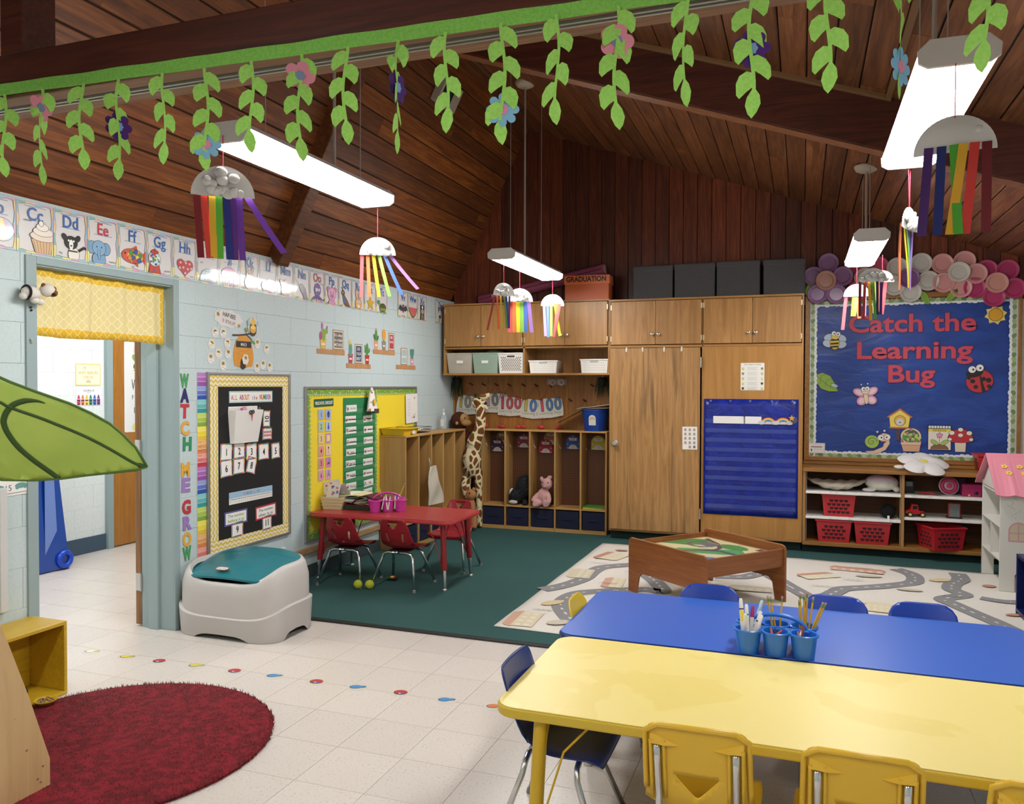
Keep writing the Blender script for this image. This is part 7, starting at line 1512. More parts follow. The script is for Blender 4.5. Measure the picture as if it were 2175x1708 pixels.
# tables at the right
ST, nt, bb = _new('yellow_laminate'); v = mapped(nt, (1, 1, 1)); f = noise(nt, v, 2.6, 3, .5, .4)
mr = nt.nodes.new('ShaderNodeMapRange'); mr.inputs[1].default_value = .52; mr.inputs[2].default_value = .545; nt.links.new(f, mr.inputs[0])
nt.links.new(mixc(nt, mr.outputs[0], lin('#e4d384'), lin('#dfcc78')), bb.inputs['Base Color']); bb.inputs['Roughness'].default_value = .38
YEL = M('#d9b020', .32); YELE = M('#c9ac34', .4)
Z0 = .001
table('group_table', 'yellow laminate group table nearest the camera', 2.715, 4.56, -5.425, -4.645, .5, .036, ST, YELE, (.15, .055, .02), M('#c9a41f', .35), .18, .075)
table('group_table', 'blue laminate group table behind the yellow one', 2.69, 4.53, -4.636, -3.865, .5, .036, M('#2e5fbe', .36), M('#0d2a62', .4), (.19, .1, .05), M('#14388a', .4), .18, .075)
YCH = M('#d6ac2e', .35); BCH = M('#0f2c70', .32); BCH2 = M('#123a9a', .3)
chair('yellow plastic chair at the near side of the yellow table, first from the table end', 3.38, -5.45, .02, YCH, .32, .612, .28, 'B', 'yellow chairs at the yellow table')
chair('yellow plastic chair at the near side of the yellow table, in the middle', 3.795, -5.455, -.02, YCH, .32, .608, .28, 'B', 'yellow chairs at the yellow table')
chair('yellow plastic chair at the near side of the yellow table, cut by the picture edge', 4.21, -5.465, .0, YCH, .32, .6, .28, 'B', 'yellow chairs at the yellow table')
chair('dark blue plastic chair tucked under the end of the yellow table', 2.875, -5.155, -PI / 2, BCH, .305, .575, .29, 'D', 'blue chairs')
for x, rz, lab in ((3.235, PI + .04, 'nearest the play table'), (3.785, PI - .05, 'in the middle of the row'), (4.16, PI + .03, 'farthest from the play table')): chair('blue plastic chair behind the blue table, ' + lab, x, -3.99, rz, BCH2, .3, .556, .29, 'C', 'blue chairs')
chair('small yellow plastic chair at the end of the blue table', 2.85, -4.27, -PI / 2, M('#d9b81e', .35), .3, .565, .27, 'C', 'yellow chairs')
# blue caddy
TT = .502
caddy('pencil_caddy', 'blue plastic pencil caddy on the blue table', 3.555, -4.545, TT, .0, M('#2a70cc', .28), .101, 2, 3, .048, .09, .138)
rn = random.Random(8)
for i, (x, y, tx, ty, h, c) in enumerate([(3.44, -4.6, 3.425, -4.59, .2, '#4a2a8a'), (3.45, -4.61, 3.43, -4.6, .16, '#e8d44a'), (3.455, -4.6, 3.445, -4.57, .175, '#2a9ab0'), (3.46, -4.59, 3.47, -4.57, .17, '#a02a6a'), (3.44, -4.61, 3.445, -4.62, .15, '#e0dcd4'), (3.465, -4.61, 3.505, -4.6, .145, '#e0dcd4'), (3.46, -4.6, 3.5, -4.58, .155, '#3a2a8a'), (3.46, -4.5, 3.5, -4.47, .17, '#b8d0d8')]):
    pencil((x, y, TT + .012), (tx, ty, TT + h), c, 'marker standing in the blue caddy, ' + ['tall with a purple band', 'yellow banded', 'teal', 'plum', 'white, leaning forward', 'white, leaning across', 'violet', 'white, in the back row'][i], 'markers in the blue caddy', 'marker', .008)
for i, (x, y, tx, ty, h) in enumerate([(3.655, -4.5, 3.64, -4.49, .215), (3.66, -4.5, 3.655, -4.485, .21), (3.66, -4.49, 3.668, -4.48, .22), (3.665, -4.5, 3.69, -4.49, .205), (3.66, -4.505, 3.725, -4.5, .19), (3.665, -4.505, 3.735, -4.495, .188), (3.645, -4.51, 3.638, -4.53, .2), (3.56, -4.49, 3.53, -4.46, .185), (3.565, -4.49, 3.575, -4.46, .19), (3.55, -4.5, 3.52, -4.49, .195)]):
    pencil((x, y, TT + .012), (tx, ty, TT + h), '#d9a92c', 'yellow pencil in the blue caddy, ' + ['first of the upright bunch', 'second of the upright bunch', 'tallest of the bunch', 'fourth of the bunch', 'leaning far over', 'leaning farthest', 'in front of the bunch', 'behind the handle, tilted', 'behind the handle, upright', 'beside the handle top'][i], 'pencils in the blue caddy')
cc3 = ['#d87a5a', '#c04a3a', '#2a2a30', '#e0968a', '#d8c04a', '#8a2a3a', '#e4e2dc', '#7a3a2a']
for i in range(8):
    cx = 3.555 if i < 3 else 3.655; pencil((cx + rn.uniform(-.02, .02), -4.61 + rn.uniform(-.02, .01), TT + .06), (cx + rn.uniform(-.025, .025), -4.6 + rn.uniform(-.02, .02), TT + (.1 if i < 7 else .125)), cc3[i], 'crayon in the front cups of the blue caddy, ' + ['coral', 'red', 'black', 'salmon', 'yellow', 'wine', 'white', 'brown'][i], 'crayons in the blue caddy', 'crayon', .0045)
# ------------------------------------------------------------------ doll house and neighbours
t = thing('doll_house', 'white wooden doll house with a pink roof standing on the road rug', 'doll house', (5.02, -1.02, .018)); DW = M('#d4d2cb', .4)
def wallpoly(x0, x1, foot): return [(x0, 0), (x0 + foot, 0), (x0 + foot + .01, .05), (x1 - foot - .01, .05), (x1 - foot, 0), (x1, 0), (x1, .73), (x0, .73)]
fp = [(0, 0), (.1, 0), (.1, .12), (.13, .17), (.2, .19), (.27, .17), (.3, .12), (.3, 0), (.62, 0), (.62, .73), (0, .73)]
MB().prism(fp, 0, .012, 'Y').build('front_wall', DW, t, bevel=.002)
MB().prism([(0, 0), (.085, 0), (.085, .12), (.62, .12), (.62, .76), (0, .76)], .62, .632, 'Y').build('rear_wall', DW, t, bevel=.002)
B(.6, .612, .012, .62, .1, .73).build('side_wall', DW, t)
for z in (.22, .47, .71): B(0, .6, .012, .62, z, z + .012).build('floor_board', DW, t, bevel=.002)
B(0, .6, .3, .312, .232, .47).build('room_divider', DW, t); B(0, .085, .61, .621, .0, .2).build('foot_board', DW, t)
PINK = M('#d9899a', .45); rf = MB()
n_ = 24; low = [(-.04 + .74 * i / n_, .0 - .012 * abs(math.sin(i * PI / 4))) for i in range(n_ + 1)]
ro = thing_ = MB().add([(x, -.06, .715 + z) for x, z in low] + [(x, .31, .985) for x, z in low] + [(x, -.068, .722 + z) for x, z in low] + [(x, .31, .997) for x, z in low], [(i, i + 1, n_ + 2 + i, n_ + 1 + i) for i in range(n_)] + [(2 * n_ + 2 + i, 3 * n_ + 3 + i, 3 * n_ + 4 + i, 2 * n_ + 3 + i) for i in range(n_)] + [(i, 2 * n_ + 2 + i, 2 * n_ + 3 + i, i + 1) for i in range(n_)] + [(0, n_ + 1, 3 * n_ + 3, 2 * n_ + 2)]).build('roof_front', PINK, t)
MB().prism([(.31, .985), (.31, .997), (.70, .735), (.695, .725)], -.04, .70, 'X').build('roof_rear', PINK, t)
MB().prism([(.012, .73), (.61, .73), (.31, .965)], .0, .01, 'X').build('gable_wall', DW, t)
d = D(); rn = random.Random(2)
for k in range(9):
    x, y = .1 + (k % 5) * .1 + .02 * (k // 5), .30 - .07 * (k // 5) + rn.uniform(-.01, .01)
    for q in range(5): d.ell(x + .014 * math.cos(q * 1.257), y + .014 * math.sin(q * 1.257), .009, .009, '#e6cf52', n=8); d.z -= .00008
    d.z += .0001
ang = math.atan2(.27, .37); p = d.build('flower_print', PRINT(.5), ro, normals=False); p.matrix_basis = Matrix.Translation((-.04, -.068, .726)) @ Matrix.Rotation(ang, 4, 'X')
d = D(); d.poly([(.045, .0), (.175, .0), (.175, .08)] + [(.11 + .065 * math.cos(a), .08 + .065 * math.sin(a)) for a in [PI * k / 10 for k in range(1, 10)]] + [(.045, .08)], '#cf8a9a'); d.poly([(.055, .01), (.165, .01), (.165, .08)] + [(.11 + .055 * math.cos(a), .08 + .055 * math.sin(a)) for a in [PI * k / 10 for k in range(1, 10)]] + [(.055, .08)], '#c2b89c'); d.rect(.106, .01, .114, .13, '#cf8a9a'); d.rect(.055, .06, .165, .068, '#cf8a9a')
for a in range(9): d.line([(.08 + rn.uniform(-.02, .03), .17 + a * .016), (.08 + rn.uniform(-.05, .05), .18 + a * .018)], .0025, '#9ab07c')
p = d.build('window_print', PRINT(.5), t, normals=False); p.matrix_basis = FR('B', .01, .37, -.0005)
t = thing('navy_shelf', 'navy blue storage shelf at the picture edge beside the doll house', 'shelf', (4.99, -2.05, .018)); NV = M('#0a1a52', .35)
B(0, .5, 0, .02, 0, .40).build('side_panel', NV, t, bevel=.003); B(0, .5, .38, .4, 0, .40).build('side_panel', NV, t, bevel=.003); B(0, .5, .02, .38, .38, .40).build('top_panel', NV, t, bevel=.003); B(0, .5, .02, .38, .02, .04).build('bottom_panel', NV, t, bevel=.003); B(.48, .5, .02, .38, .04, .38).build('back_panel', NV, t)
# ------------------------------------------------------------------ left foreground
t = thing('yellow_cube', 'yellow painted wooden box open at the front beside the doorway', 'box', (0.012, -5.26, .001)); YC = wood('yellow_paint_wood', '#b8941c', '#c4a022', '#ccaa2c', 'Y', .4)
for n__, a in (('top_panel', (0, .24, 0, .416, .342, .36)), ('bottom_panel', (0, .24, 0, .416, 0, .018)), ('side_panel', (0, .24, 0, .018, .018, .342)), ('side_panel', (0, .24, .398, .416, .018, .342)), ('back_panel', (0, .012, .018, .398, .018, .342))): B(*a).build(n__, YC, t, bevel=.003)
t, o = soft('black_slipper', 'black object lying inside the yellow box', 'shoe', (.17, -5.1, .02), [((0, 0, .03), (.06, .09, .032)), ((0, .05, .04), (.04, .05, .04))], M('#12110f', .9))
t = thing('bowl', 'yellow-rimmed bowl of small scraps at the foot of the yellow box', 'bowl', (.315, -5.02, .022)); MB().lathe([(.001, 0), (.03, 0), (.045, .016), (.05, .018), (.051, .022), (.045, .022), (.03, .006), (.001, .005)], n=22).build('dish', M('#c9a832', .4), t, 50)
m_ = MB(); rn = random.Random(6)
for k in range(60): a, r_ = rn.uniform(0, 2 * PI), .038 * math.sqrt(rn.random()); m_.ball((r_ * math.cos(a), r_ * math.sin(a), .014 + rn.uniform(0, .006)), (.006, .003, .002), 6, 4, rn.choice(['#7a5a5e', '#9a8a7a', '#6a3a44', '#b8a890', '#4a3a3e']))
tag(m_.build('scraps', PRINT(.7), t), kind='stuff')
t = thing('book_display', 'pale maple book display, its sloping end panel in the corner', 'bookcase', (1.0, -5.575, .001)); MP = wood('maple', '#c2a06e', '#cdac7c', '#d4b587', 'Z', .4, .4)
ep = [(0, 0), (0, .117), (-.083, .376), (-.167, .61), (-.23, .78), (-.55, .78), (-.55, 0)]
MB().prism(ep, -.018, 0, 'X').build('end_panel', MP, t, bevel=.004); MB().prism(ep, -.75, -.732, 'X').build('end_panel', MP, t, bevel=.004)
for a, b in zip(((-.01, .1), (-.095, .36), (-.18, .6)), ((-.095, .36), (-.18, .6), (-.235, .76))): MB().prism([(a[0] - .03, a[1]), (a[0] - .018, a[1]), (b[0] - .018, b[1]), (b[0] - .03, b[1])], -.732, -.018, 'X').build('slope_board', MP, t)
B(-.732, -.018, -.53, -.02, .02, .038).build('bottom_board', MP, t)
for y, z in ((-.186, .454), (-.143, .322), (-.098, .189), (-.032, .102), (-.054, .063), (-.042, .047)): MB().lathe([(.004, 0), (.004, .0008), (.001, .001)], n=10).xf(Matrix.Translation((.0, y, z)) @ Matrix.Rotation(PI / 2, 4, 'Y')).build('screw', METAL, t)
# floor stickers
for i, (x, y) in enumerate([(-.154, -4.327), (.103, -4.326), (.322, -4.318), (.566, -4.307), (.812, -4.301), (1.058, -4.291), (1.309, -4.284), (1.548, -4.278), (1.783, -4.265), (2.037, -4.273), (2.286, -4.266)]):
    c = ['#e6e0c8', '#d8c638', '#b8323a', '#d8c638', '#b8323a', '#4a8ac8', '#b8323a', '#4a8ac8', '#b8323a', '#4a8ac8', '#d8783a'][i]; nm = ['white and yellow', 'yellow', 'red', 'yellow', 'red', 'blue', 'red', 'blue', 'red', 'blue', 'orange'][i]; d = D(.0004)
    if c == '#b8323a': d.ell(0, 0, .036, .03, '#3a3a3a'); d.ell(0, .004, .033, .026, c); d.ell(.008, -.014, .014, .01, '#3a6ab0'); d.ell(0, -.012, .006, .005, '#e4e4e0')
    else: d.ell(-.012, 0, .032, .024, '#2f6a6a', .3); d.ell(.02, .012, .02, .014, '#2f6a6a', .3); d.ell(-.011, .002, .028, .02, c, .3); d.ell(.018, .012, .016, .01, c if i else '#d8c638', .3)
    pos = ['beside the doorway', 'second from the doorway', 'third from the doorway', 'fourth from the doorway', 'fifth from the doorway', 'sixth from the doorway', 'seventh from the doorway', 'eighth from the doorway', 'ninth from the doorway', 'tenth from the doorway', 'beside the yellow table corner'][i]
    sheet('floor_sticker', '%s floor sticker %s' % (nm, pos), 'sticker', 'F', x, y, .1, .1, d, '#cdc6bb', off=.0002, th=.0003, group='stickers in a row on the floor', shape=elp(.055, .05), rough=.3)
# ================================================================== HANGING DECORATIONS
FELT = speckle('green_felt', '#96d05c', '#a2d968', 120, .95, .4, .6, .15); FELT_D = speckle('green_felt_strip', '#7aba4c', '#86c458', 120, .95, .4, .6, .15)
gz = lambda x: 2.4365 - .0205 * (x - 1.26) if x < 2.3 else 2.4152 - .0175 * (x - 2.3)
g_ = thing('felt_strip', 'long green felt strip fixed along the tie beam', 'garland', (0, -5.938, 0))
MB().grid(lambda u, v: (.9 + u * 3.6, -.0015 * math.sin(u * 60), gz(.9 + u * 3.6) + v * (.036 + .001 * math.sin(u * 90))), 90, 1, th=(0, .002, 0)).build('strip', FELT_D, g_)
VN = [(1.264, 2.436, 0.261, 0.05), (1.419, 2.435, 0.296, 1.1), (1.585, 2.43, 0.26, 0.0), (1.728, 2.425, 0.299, 0.75), (1.898, 2.421, 0.263, 0.45), (2.049, 2.415, 0.289, 0.1), (2.203, 2.415, 0.253, 0.05), (2.36, 2.413, 0.288, 0.3), (2.501, 2.412, 0.256, 0.0), (2.654, 2.409, 0.293, 1.35), (2.793, 2.409, 0.253, 0.3), (2.944, 2.41, 0.298, 0.0), (3.082, 2.409, 0.263, 0.45), (3.227, 2.407, 0.288, 0.25), (3.384, 2.403, 0.251, 0.7), (3.529, 2.398, 0.285, 0.1), (3.686, 2.394, 0.245, 0.05), (3.827, 2.388, 0.27, 1.4), (3.981, 2.385, 0.229, 0.25)]
FLW = {1: ('pink', 2.374), 3: ('purple', 2.284), 5: ('blue', 2.2), 7: ('pink', 2.352), 9: ('purple', 2.286), 11: ('blue', 2.196), 13: ('pink', 2.322), 15: ('purple', 2.263), 17: ('blue', 2.185)}
def halfleaf(s):
    return [(0, 0), (s * .012, .004), (s * .026, -.004), (s * .033, -.018), (s * .032, -.038), (s * .026, -.045), (s * .014, -.034), (s * .003, -.026), (0, -.026)]
for i, (x, z, L, tw) in enumerate(VN):
    fl_ = FLW.get(i); nm = '%s felt vine' % ['first', 'second', 'third', 'fourth', 'fifth', 'sixth', 'seventh', 'eighth', 'ninth', 'tenth', 'eleventh', 'twelfth', 'thirteenth', 'fourteenth', 'fifteenth', 'sixteenth', 'seventeenth', 'eighteenth', 'nineteenth'][i]
    t = thing('felt_vine', nm + ' counted from the doorway side' + (', with a %s flower' % fl_[0] if fl_ else ''), 'garland', (x, -5.942, z), math.atan2(3.64 - x, 1.86) * .8, 'felt vines on the tie beam')
    rn = random.Random(i); n = 6 if L > .275 else 5; tip = .062; step = (L - tip - .012) / n; ph = rn.uniform(-.3, .3); side = 1 if i % 2 else -1
    def bend(p, dz):                                  # twist along the length
        a = (tw + .22 * math.sin(dz * 14 + ph)) * min(1, .25 + dz * 6) * side; wob = .006 * math.sin(dz * 25 + i)
        return ((p[0] + wob) * math.cos(a), -.003 + (p[0] + wob) * math.sin(a) - .012 * math.sin(min(dz / L, 1) * PI), -p[1])
    m_ = MB(); m_.grid(lambda u, v: bend(((v - .5) * .008, u * (L - tip)), u * (L - tip)), 14, 1, th=(0, .0014, 0)); m_.build('stem', FELT, t)
    for k in range(n):
        s = 1 if (k + i) % 2 else -1; z0 = .014 + k * step; pts = [bend((a * 1.16, z0 - b * 1.15), z0 - b * 1.15) for a, b in halfleaf(s)]; m_ = MB(); nn = len(pts)
        m_.add(pts + [(p[0], p[1] + .0014, p[2]) for p in pts], [tuple(range(nn)), tuple(range(nn, 2 * nn))[::-1]] + [(a, (a + 1) % nn, nn + (a + 1) % nn, nn + a) for a in range(nn)]); m_.build('leaf', FELT, t)
    z0 = L - tip; tipl = [(-.003, 0), (-.014, .018), (-.016, .034), (-.008, .052), (.002, tip), (.011, .05), (.017, .032), (.013, .014), (.003, 0)]; pts = [bend((a, z0 + b), z0 + b) for a, b in tipl]; nn = len(pts)
    MB().add(pts + [(p[0], p[1] + .0014, p[2]) for p in pts], [tuple(range(nn)), tuple(range(nn, 2 * nn))[::-1]] + [(a, (a + 1) % nn, nn + (a + 1) % nn, nn + a) for a in range(nn)]).build('leaf', FELT, t)
    if fl_:
        c, zf = fl_; pet = {'pink': (5, '#d98a9c', '#7a8aa4'), 'purple': (7, '#4a2270', '#7aa0c8'), 'blue': (8, '#7fb4d4', '#d88aa4')}[c]
        a = (tw * .8) * side; fr = Matrix.Translation((0, -.008, zf - z)) @ Matrix.Rotation(a, 4, 'Z') @ Matrix.Rotation(PI / 2, 4, 'X')
        N = 64; ol = []
        for k in range(N):
            th = 2 * PI * k / N; r_ = .041 * (.62 + .38 * abs(math.cos(pet[0] * th / 2)) ** .55); ol.append((r_ * math.cos(th), r_ * math.sin(th)))
        o = MB().prism(ol, 0, .0016).build('flower', speckle('felt_' + c, pet[1], pet[1], 90, .95), t); o.matrix_basis = fr
        o2 = MB().prism([(.013 * math.cos(q) * (1 + .12 * math.cos(7 * q)), .013 * math.sin(q) * (1 + .12 * math.cos(7 * q))) for q in [2 * PI * k / 28 for k in range(28)]], .0017, .0034).build('flower_centre', M(pet[2], .95), o)
# ------------------------------------------------------------------ paper plate rainbow crafts
COT = M('#d6d4d2', 1.); cot_me = MB().ball((0, 0, 0), 1., 10, 7).mesh('cotton_ball', COT, True)
def craft(label, x, y, ztop, zb, r, rz, strips, cotton=12, ink=True, sw=.026, sl=.27, double=False, white='#dcdad7', tilt=0.):
    t = thing('rainbow_craft', label, 'craft', (x, y, zb), rz, 'rainbow cloud crafts')
    PW_ = M(white, .7)
    ol = [(r * math.cos(PI * k / 24), r * math.sin(PI * k / 24)) for k in range(25)]; rr_ = []
    m_ = MB(); R1 = r * .8
    def ring(rad, yy, rip=0.): return [(rad * math.cos(PI * k / 48), yy + (rip if k % 2 else 0), rad * math.sin(PI * k / 48)) for k in range(49)]
    rows = [ring(.0005, 0), ring(R1 * .92, 0), ring(R1, -.004), ring(r, -.007, .003)]
    back = [[(a, b + .0022, c) for a, b, c in q] for q in rows[::-1]]
    m_.loft(rows + back, caps=False, close=False); m_.build('half_plate', PW_, t, 35)
    m_ = MB().tube([(0, -.002, r * .93), (0, 0, ztop - zb)], .0018, 6) if not double else MB().tube([(0, -.002, r * .93), (-.012, 0, ztop - zb)], .002, 6).tube([(0, -.002, r * .93), (.012, 0, ztop - zb)], .002, 6)
    m_.build('red_string', M('#c8203a', .6), t)
    rn = random.Random(int(abs(x * 100 + y * 37)))
    for k in range(cotton):
        a = rn.uniform(.12, PI - .12); q = r * rn.uniform(.1, .8); s = rn.uniform(.12, .19) * r
        o = inst('cotton_ball', cot_me, t, (q * math.cos(a), -.012 - rn.uniform(0, .004), max(q * math.sin(a), .01)), (rn.uniform(0, 3),) * 3, (s * 1.15, s * .8, s))
    for k, (c, ox, ang, *ex) in enumerate(strips):
        ln = ex[0] if ex else sl; cv = ex[1] if len(ex) > 1 else .1; sgn = (.006 if ink else -.006)
        def st(u, v, ox=ox, ang=ang, ln=ln, cv=cv, k=k):
            d_ = .02 - u * ln; return (ox + (v - .5) * sw * math.cos(ang * .6) - d_ * math.sin(ang) * (1 + cv * (u - .5)), sgn + .0015 * k + .012 * math.sin(u * 3 + k) * .5, d_ * math.cos(ang) + (v - .5) * sw * math.sin(ang) * .6)
        o = MB().grid(st, 8, 1, th=(0, .0006, 0)).build('paper_strip', M(c, .7), t)
    return t
DK = ['#7a1420', '#dc4238', '#e6b234', '#5cb43a', '#1c2e80', '#5a2a80', '#6a349c', '#7038a8']
PL = ['#d0565a', '#e0703c', '#e8d830', '#8fcf5a', '#5a7cd8', '#b48ad8']
craft('cotton ball cloud craft with dark rainbow strips, near end of the letter card lamp', 1.43, -5.125, 2.53, 2.283, .122, .69, [(DK[k], x, a) for k, x, a in ((0, -.1, .06), (1, -.072, .08), (2, -.042, .03), (3, -.016, .02), (4, .012, .05), (5, .037, .04), (6, .062, .05), (7, .1, .56))], 16)
craft('cloud craft with fanned-out strips at the far end of the letter card lamp', 1.43, -3.865, 2.5, 2.24, .098, .52, [(PL[k], -.085 + k * .031, a) for k, a in enumerate((-.02, .04, .13, .24, .4, .68))], 13, sw=.019, sl=.25)
craft('rainbow cloud craft seen from its plain ribbed back, hung from the lamp over the tables', 4.068, -5.045, 2.5, 2.233, .112, -.155 + PI, [('#6a0f1a', -.085, .0), ('#c8352c', -.052, .08), ('#d8a428', -.022, .12), ('#4aa02c', -.0, -.05), ('#16246a', .035, .03), ('#48206a', .07, .06)], 6, sl=.27)
craft('edge-on cotton cloud craft on a double string below the lamp over the tables', 4.085, -3.775, 2.5, 2.23, .1, 1.15, [('#8a4a2a', -.08, -.02, .27), ('#e0703c', -.06, -.1, .3, .9), ('#d8c030', -.01, .1, .28), ('#7fb85a', .01, .12, .26), ('#3a6ac8', .03, .1, .27), ('#b48ad8', .08, .05, .28)], 16, sw=.02, double=True)
craft('rainbow cloud craft turned sideways at the near end of the lamp before the pink tube', 1.44, -1.9, 2.5, 2.225, .1, .95, [('#a03030', -.08, -.2, .3, .4), ('#d8602c', -.05, .02, .28, .5), ('#c8a830', -.02, .03), ('#5a8a3a', .01, .1), ('#2a3a8a', .03, .06), ('#4a2a6a', .06, .02)], 12, sw=.018)
craft('rainbow cloud craft with pastel strips in the middle of the lamp before the pink tube', 1.46, -1.58, 2.5, 2.21, .108, .38, [(PL[k], -.075 + k * .03, a) for k, a in enumerate((-.02, .0, .02, .03, .03, .1))], 14, sw=.03)
craft('plain plate craft with strips taped over it, hung before the orange box', 1.45, -.63, 2.5, 2.265, .108, .38, [('#b48ad8', -.078, .05, .3), ('#5a7cd8', -.045, .02, .31), ('#8fcf5a', -.012, .0, .3), ('#d0565a', .065, -.18, .31), ('#e0703c', .045, -.1, .31), ('#e8d830', .025, .16, .3)], 0, ink=False, sw=.024)
craft('plain white cloud craft at the far end of the lamp before the plate flowers', 4.05, -.66, 2.5, 2.26, .1, .02, [('#e0606a', -.08, -.08, .29), ('#e0703c', .0, .12, .2), ('#e8d830', -.02, -.06, .18), ('#8fcf5a', .0, -.1, .18), ('#b48ad8', .06, .0, .18)], 0, sw=.026)
craft('grey cotton heap cloud craft at the near end of the lamp before the plate flowers', 4.075, -1.915, 2.5, 2.226, .09, .05, [('#6a1a24', -.075, .0, .25), ('#a83030', -.045, -.03, .27), ('#d8a428', -.02, .05, .28), ('#5a9a34', .005, .06, .27), ('#16246a', .03, .02, .24), ('#48206a', .055, .0, .24)], 14, sw=.018)
craft('bright three-strip cloud craft behind the grey cotton heap one', 4.19, -1.25, 2.5, 2.3, .085, .3, [('#e8d830', -.05, .0, .25), ('#e0703c', -.01, -.06, .24), ('#e0606a', .03, -.12, .26)], 8, sw=.026)
# ------------------------------------------------------------------ leaf canopy
T_ = Vector((1.2501, -5.35, 1.203)); U_ = Vector((.64648, .59897, -.47255)); V_ = Vector((.57602, .02295, .81712)); N_ = Vector((.50028, -.80044, -.33018))
lo_ = [(0.0, 0.0), (-0.03, -0.037), (-0.107, -0.1), (-0.173, -0.152), (-0.247, -0.211), (-0.329, -0.262), (-0.424, -0.308), (-0.523, -0.336), (-0.644, -0.306), (-0.726, -0.229), (-0.743, -0.118), (-0.709, -0.007), (-0.646, 0.064), (-0.589, 0.088), (-0.547, 0.09), (-0.468, 0.096), (-0.401, 0.1), (-0.346, 0.102), (-0.269, 0.097), (-0.194, 0.088), (-0.139, 0.072), (-0.071, 0.048)]
t = thing('leaf_canopy', 'large green fabric leaf canopy with dark veins arching in at the edge', 'canopy', tuple(T_))
def lf3(u, v, k=0.): return tuple(U_ * u + V_ * v + N_ * (k - .35 * v * v + .02 * math.sin(u * 9)))
LEAF, nt, bb = _new('leaf_nylon'); f = noise(nt, mapped(nt, (1, 1, 1)), 6, 3, .5, .5); nt.links.new(ramp(nt, f, [(.3, '#a3bf52'), (.7, '#b0c95c')]), bb.inputs['Base Color']); bb.inputs['Roughness'].default_value = .45; bump(nt, bb, f, .4, .02)
shell2d(lo_, [], lf3, 'leaf_fabric', LEAF, t, .002, .035)
VEIN = M('#35521c', .6)
def vein(pts, w, name):
    P = [p for _, p in smooth_tab(pts, 48)]; m_ = MB(); V = []
    for i, p in enumerate(P):
        a, b = P[max(i - 1, 0)], P[min(i + 1, len(P) - 1)]; dx, dy = b[0] - a[0], b[1] - a[1]; q = math.hypot(dx, dy) or 1; ww = (w(i / (len(P) - 1)) if callable(w) else w) / 2
        V += [lf3(p[0] - dy / q * ww, p[1] + dx / q * ww, .0022), lf3(p[0] + dy / q * ww, p[1] - dx / q * ww, .0022)]
    n = len(P); m_.add(V, [(2 * i, 2 * i + 1, 2 * i + 3, 2 * i + 2) for i in range(n - 1)]); o = m_.build(name, VEIN, t, True); s = o.modifiers.new('s', 'SOLIDIFY'); s.thickness = .001; s.offset = 1
vein([(-0.73, -.06), (-0.683, -0.006), (-0.554, 0.003), (-0.514, 0.001), (-0.417, 0.007), (-0.331, 0.005), (-0.243, 0.001), (-0.151, -0.006), (-0.057, -0.012), (-0.009, -0.005)], lambda k: .011 if k < .93 else .02, 'midrib')
vein([(-0.416, 0.069), (-0.437, 0.067), (-0.459, 0.059), (-0.481, 0.045), (-0.504, 0.016), (-0.512, -0.017), (-0.51, -0.05), (-0.5, -0.073), (-0.473, -0.103), (-0.424, -0.14), (-0.363, -0.171), (-0.301, -0.195), (-0.254, -0.213)], lambda k: .003 + .017 * min(1, k * 4), 'side_vein')
MB().tube([lf3(*p) for p in lo_ + lo_[:1]], .005, 6).build('rim_wire', M('#4a6a26', .6), t, True)
MB().tube([lf3(-.74, -.1), tuple(Vector((.66, -5.92, 1.5)) - T_), tuple(Vector((.62, -6.02, 1.2)) - T_), tuple(Vector((.62, -6.06, .79)) - T_)], .012, 8).build('stalk', M('#3f6a24', .5), t, True)
# ------------------------------------------------------------------ speaker, locker-top things, tote
q = Vector((.892, 0, -.451)); mm = Matrix(((0, .451, .892, .735), (1, 0, 0, -1.52), (0, .892, -.451, 4.013), (0, 0, 0, 1)))
t = thing('wall_speaker', 'pale square loudspeaker with a dark grille high on the steep ceiling', 'speaker', mat=mm)
B(-.17, .17, -.105, .105, .012, .09).build('cabinet', M('#b4a898', .5), t, bevel=.008); B(-.15, .03, -.085, .085, .09, .094).build('grille', M('#15120f', .8), t); B(.05, .15, -.085, .085, .09, .092).build('panel', M('#a89c8c', .5), t)
YT = M('#d8b61e', .3)
t = thing('yellow_tray', 'yellow plastic tray on the locker top nearest the notice board', 'tray', (.135, -1.145, 1.066)); ring_ = lambda z, a, b: [(-a, -b, z), (a, -b, z), (a, b, z), (-a, b, z)]
MB().loft([ring_(0, .105, .13), ring_(.062, .125, .15), ring_(.062, .118, .143), ring_(.004, .1, .125)], caps=False).add(ring_(0, .105, .13), [(0, 1, 2, 3)]).add(ring_(.004, .1, .125), [(0, 1, 2, 3)]).build('tray_body', YT, t, bevel=.003)
MB().loft([ring_(.058, .125, .15), ring_(.058, .136, .161), ring_(.066, .136, .161), ring_(.066, .118, .143)], caps=False).build('rim', YT, t, bevel=.002); B(.128, .13, .0, .06, .012, .04).build('name_tag', M('#dcdad4', .5), t); MB().tube([(.0, -.05, .066), (.0, -.045, .078), (.0, .045, .078), (.0, .05, .066)], .003, 6).build('wire_handle', M('#b89a20', .4), t)
t = thing('wire_basket', 'dark wire basket of markers behind the yellow tray', 'basket', (.13, -.78, 1.066)); WR = M('#20242e', .4, .5)
m_ = MB()
for z, a, b in ((.004, .075, .13), (.03, .08, .14), (.055, .085, .15)): m_.tube([(-a, -b, z), (a, -b, z), (a, b, z), (-a, b, z), (-a, -b, z)], .0022, 5)
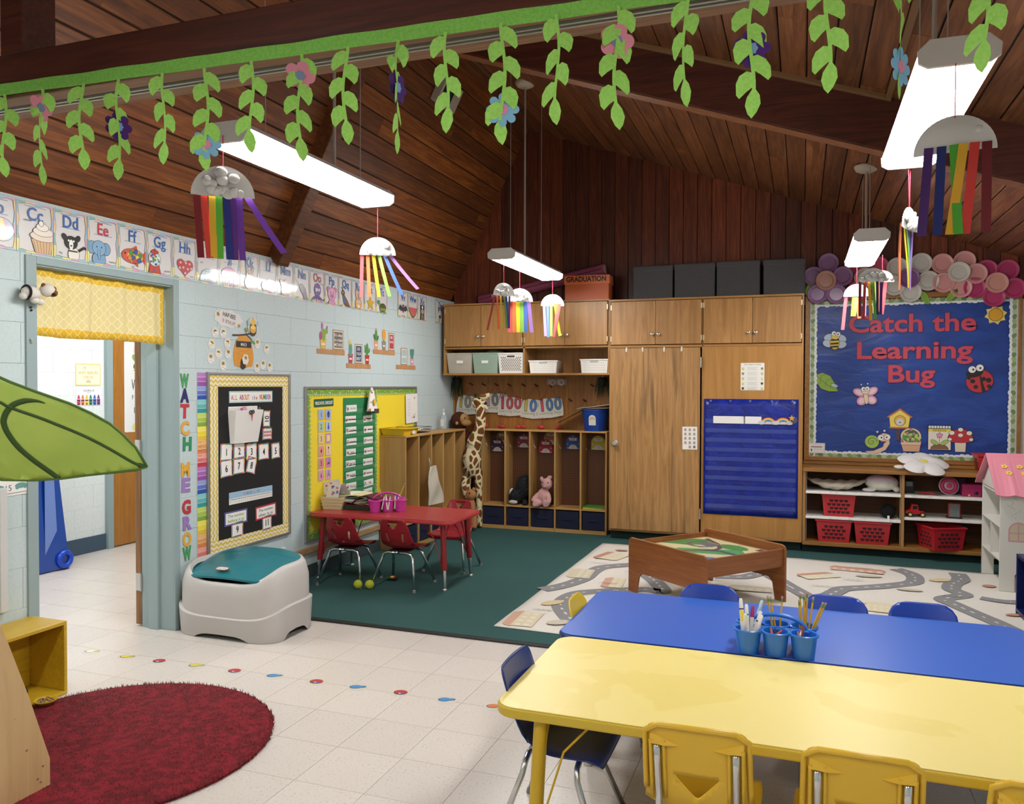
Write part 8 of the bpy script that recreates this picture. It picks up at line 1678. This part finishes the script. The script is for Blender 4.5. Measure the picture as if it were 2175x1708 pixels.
for k in range(9):
    y = -.13 + k * .0325; m_.tube([(-.085, y * 1.15, .055), (-.075, y, .004), (.075, y, .004), (.085, y * 1.15, .055)], .0016, 5)
m_.build('wire_frame', WR, t)
for i, c in enumerate(['#c03a4a', '#3a6ac0', '#e0dcd4', '#4a9a5a', '#8a4aa0']): pencil((.09 + .018 * i, -.9, 1.078), (.1 + .016 * i, -.68, 1.09 + .006 * i), c, ['red', 'blue', 'white', 'green', 'purple'][i] + ' marker lying in the wire basket', 'markers in the wire basket', 'marker', .006)
t = thing('pump_bottle', 'clear pump bottle standing on the far end of the wall locker', 'bottle', (.09, -.08, 1.066)); GL = M('#cfdadd', .08, alpha=.3)
MB().lathe([(.001, 0), (.032, 0), (.034, .01), (.034, .12), (.026, .14), (.014, .148), (.014, .155), (.001, .155)], n=18).build('bottle_body', GL, t, 50); MB().lathe([(.015, .15), (.016, .17), (.006, .174), (.006, .2), (.012, .2), (.012, .21), (.001, .211)], n=14).build('pump', M('#e4e2de', .4), t, 40); B(-.02, .02, -.035, -.0335, .03, .1).build('label', M('#d8d4d0', .5), t)
t = thing('tote_bag', 'cream canvas tote bag hanging from the wall locker', 'bag', (.285, -.72, .36)); CV = speckle('canvas', '#c9c0b0', '#b5ac9c', 200, .95, .45, .6, .2)
def tote(u, v):
    a = u * 2 * PI; w = .165 - .1 * v ** 1.5; s_ = math.sin(a); c_ = math.cos(a); return (.02 + (.028 + .012 * math.sin(v * 9 + a * 2)) * s_ * (1 - .6 * v), w * c_ - .075 * v + .012 * math.sin(v * 7), .02 + .37 * v)
MB().grid(tote, 28, 14).build('bag_body', CV, t, True); MB().tube([(.02, -.12, .36), (.018, -.135, .43), (.012, -.14, .47), (.02, -.1, .38)], .005, 6).build('strap', CV, t, True)
o = B(-.02, .02, -.02, .02, 0, .012).build('wall_hook', M('#d8dcdc', .4), bevel=.003); o.matrix_basis = FR('L', -2.75, .29, .002); tag(o, 'small white adhesive hook on the wall below the chevron board', 'hook')
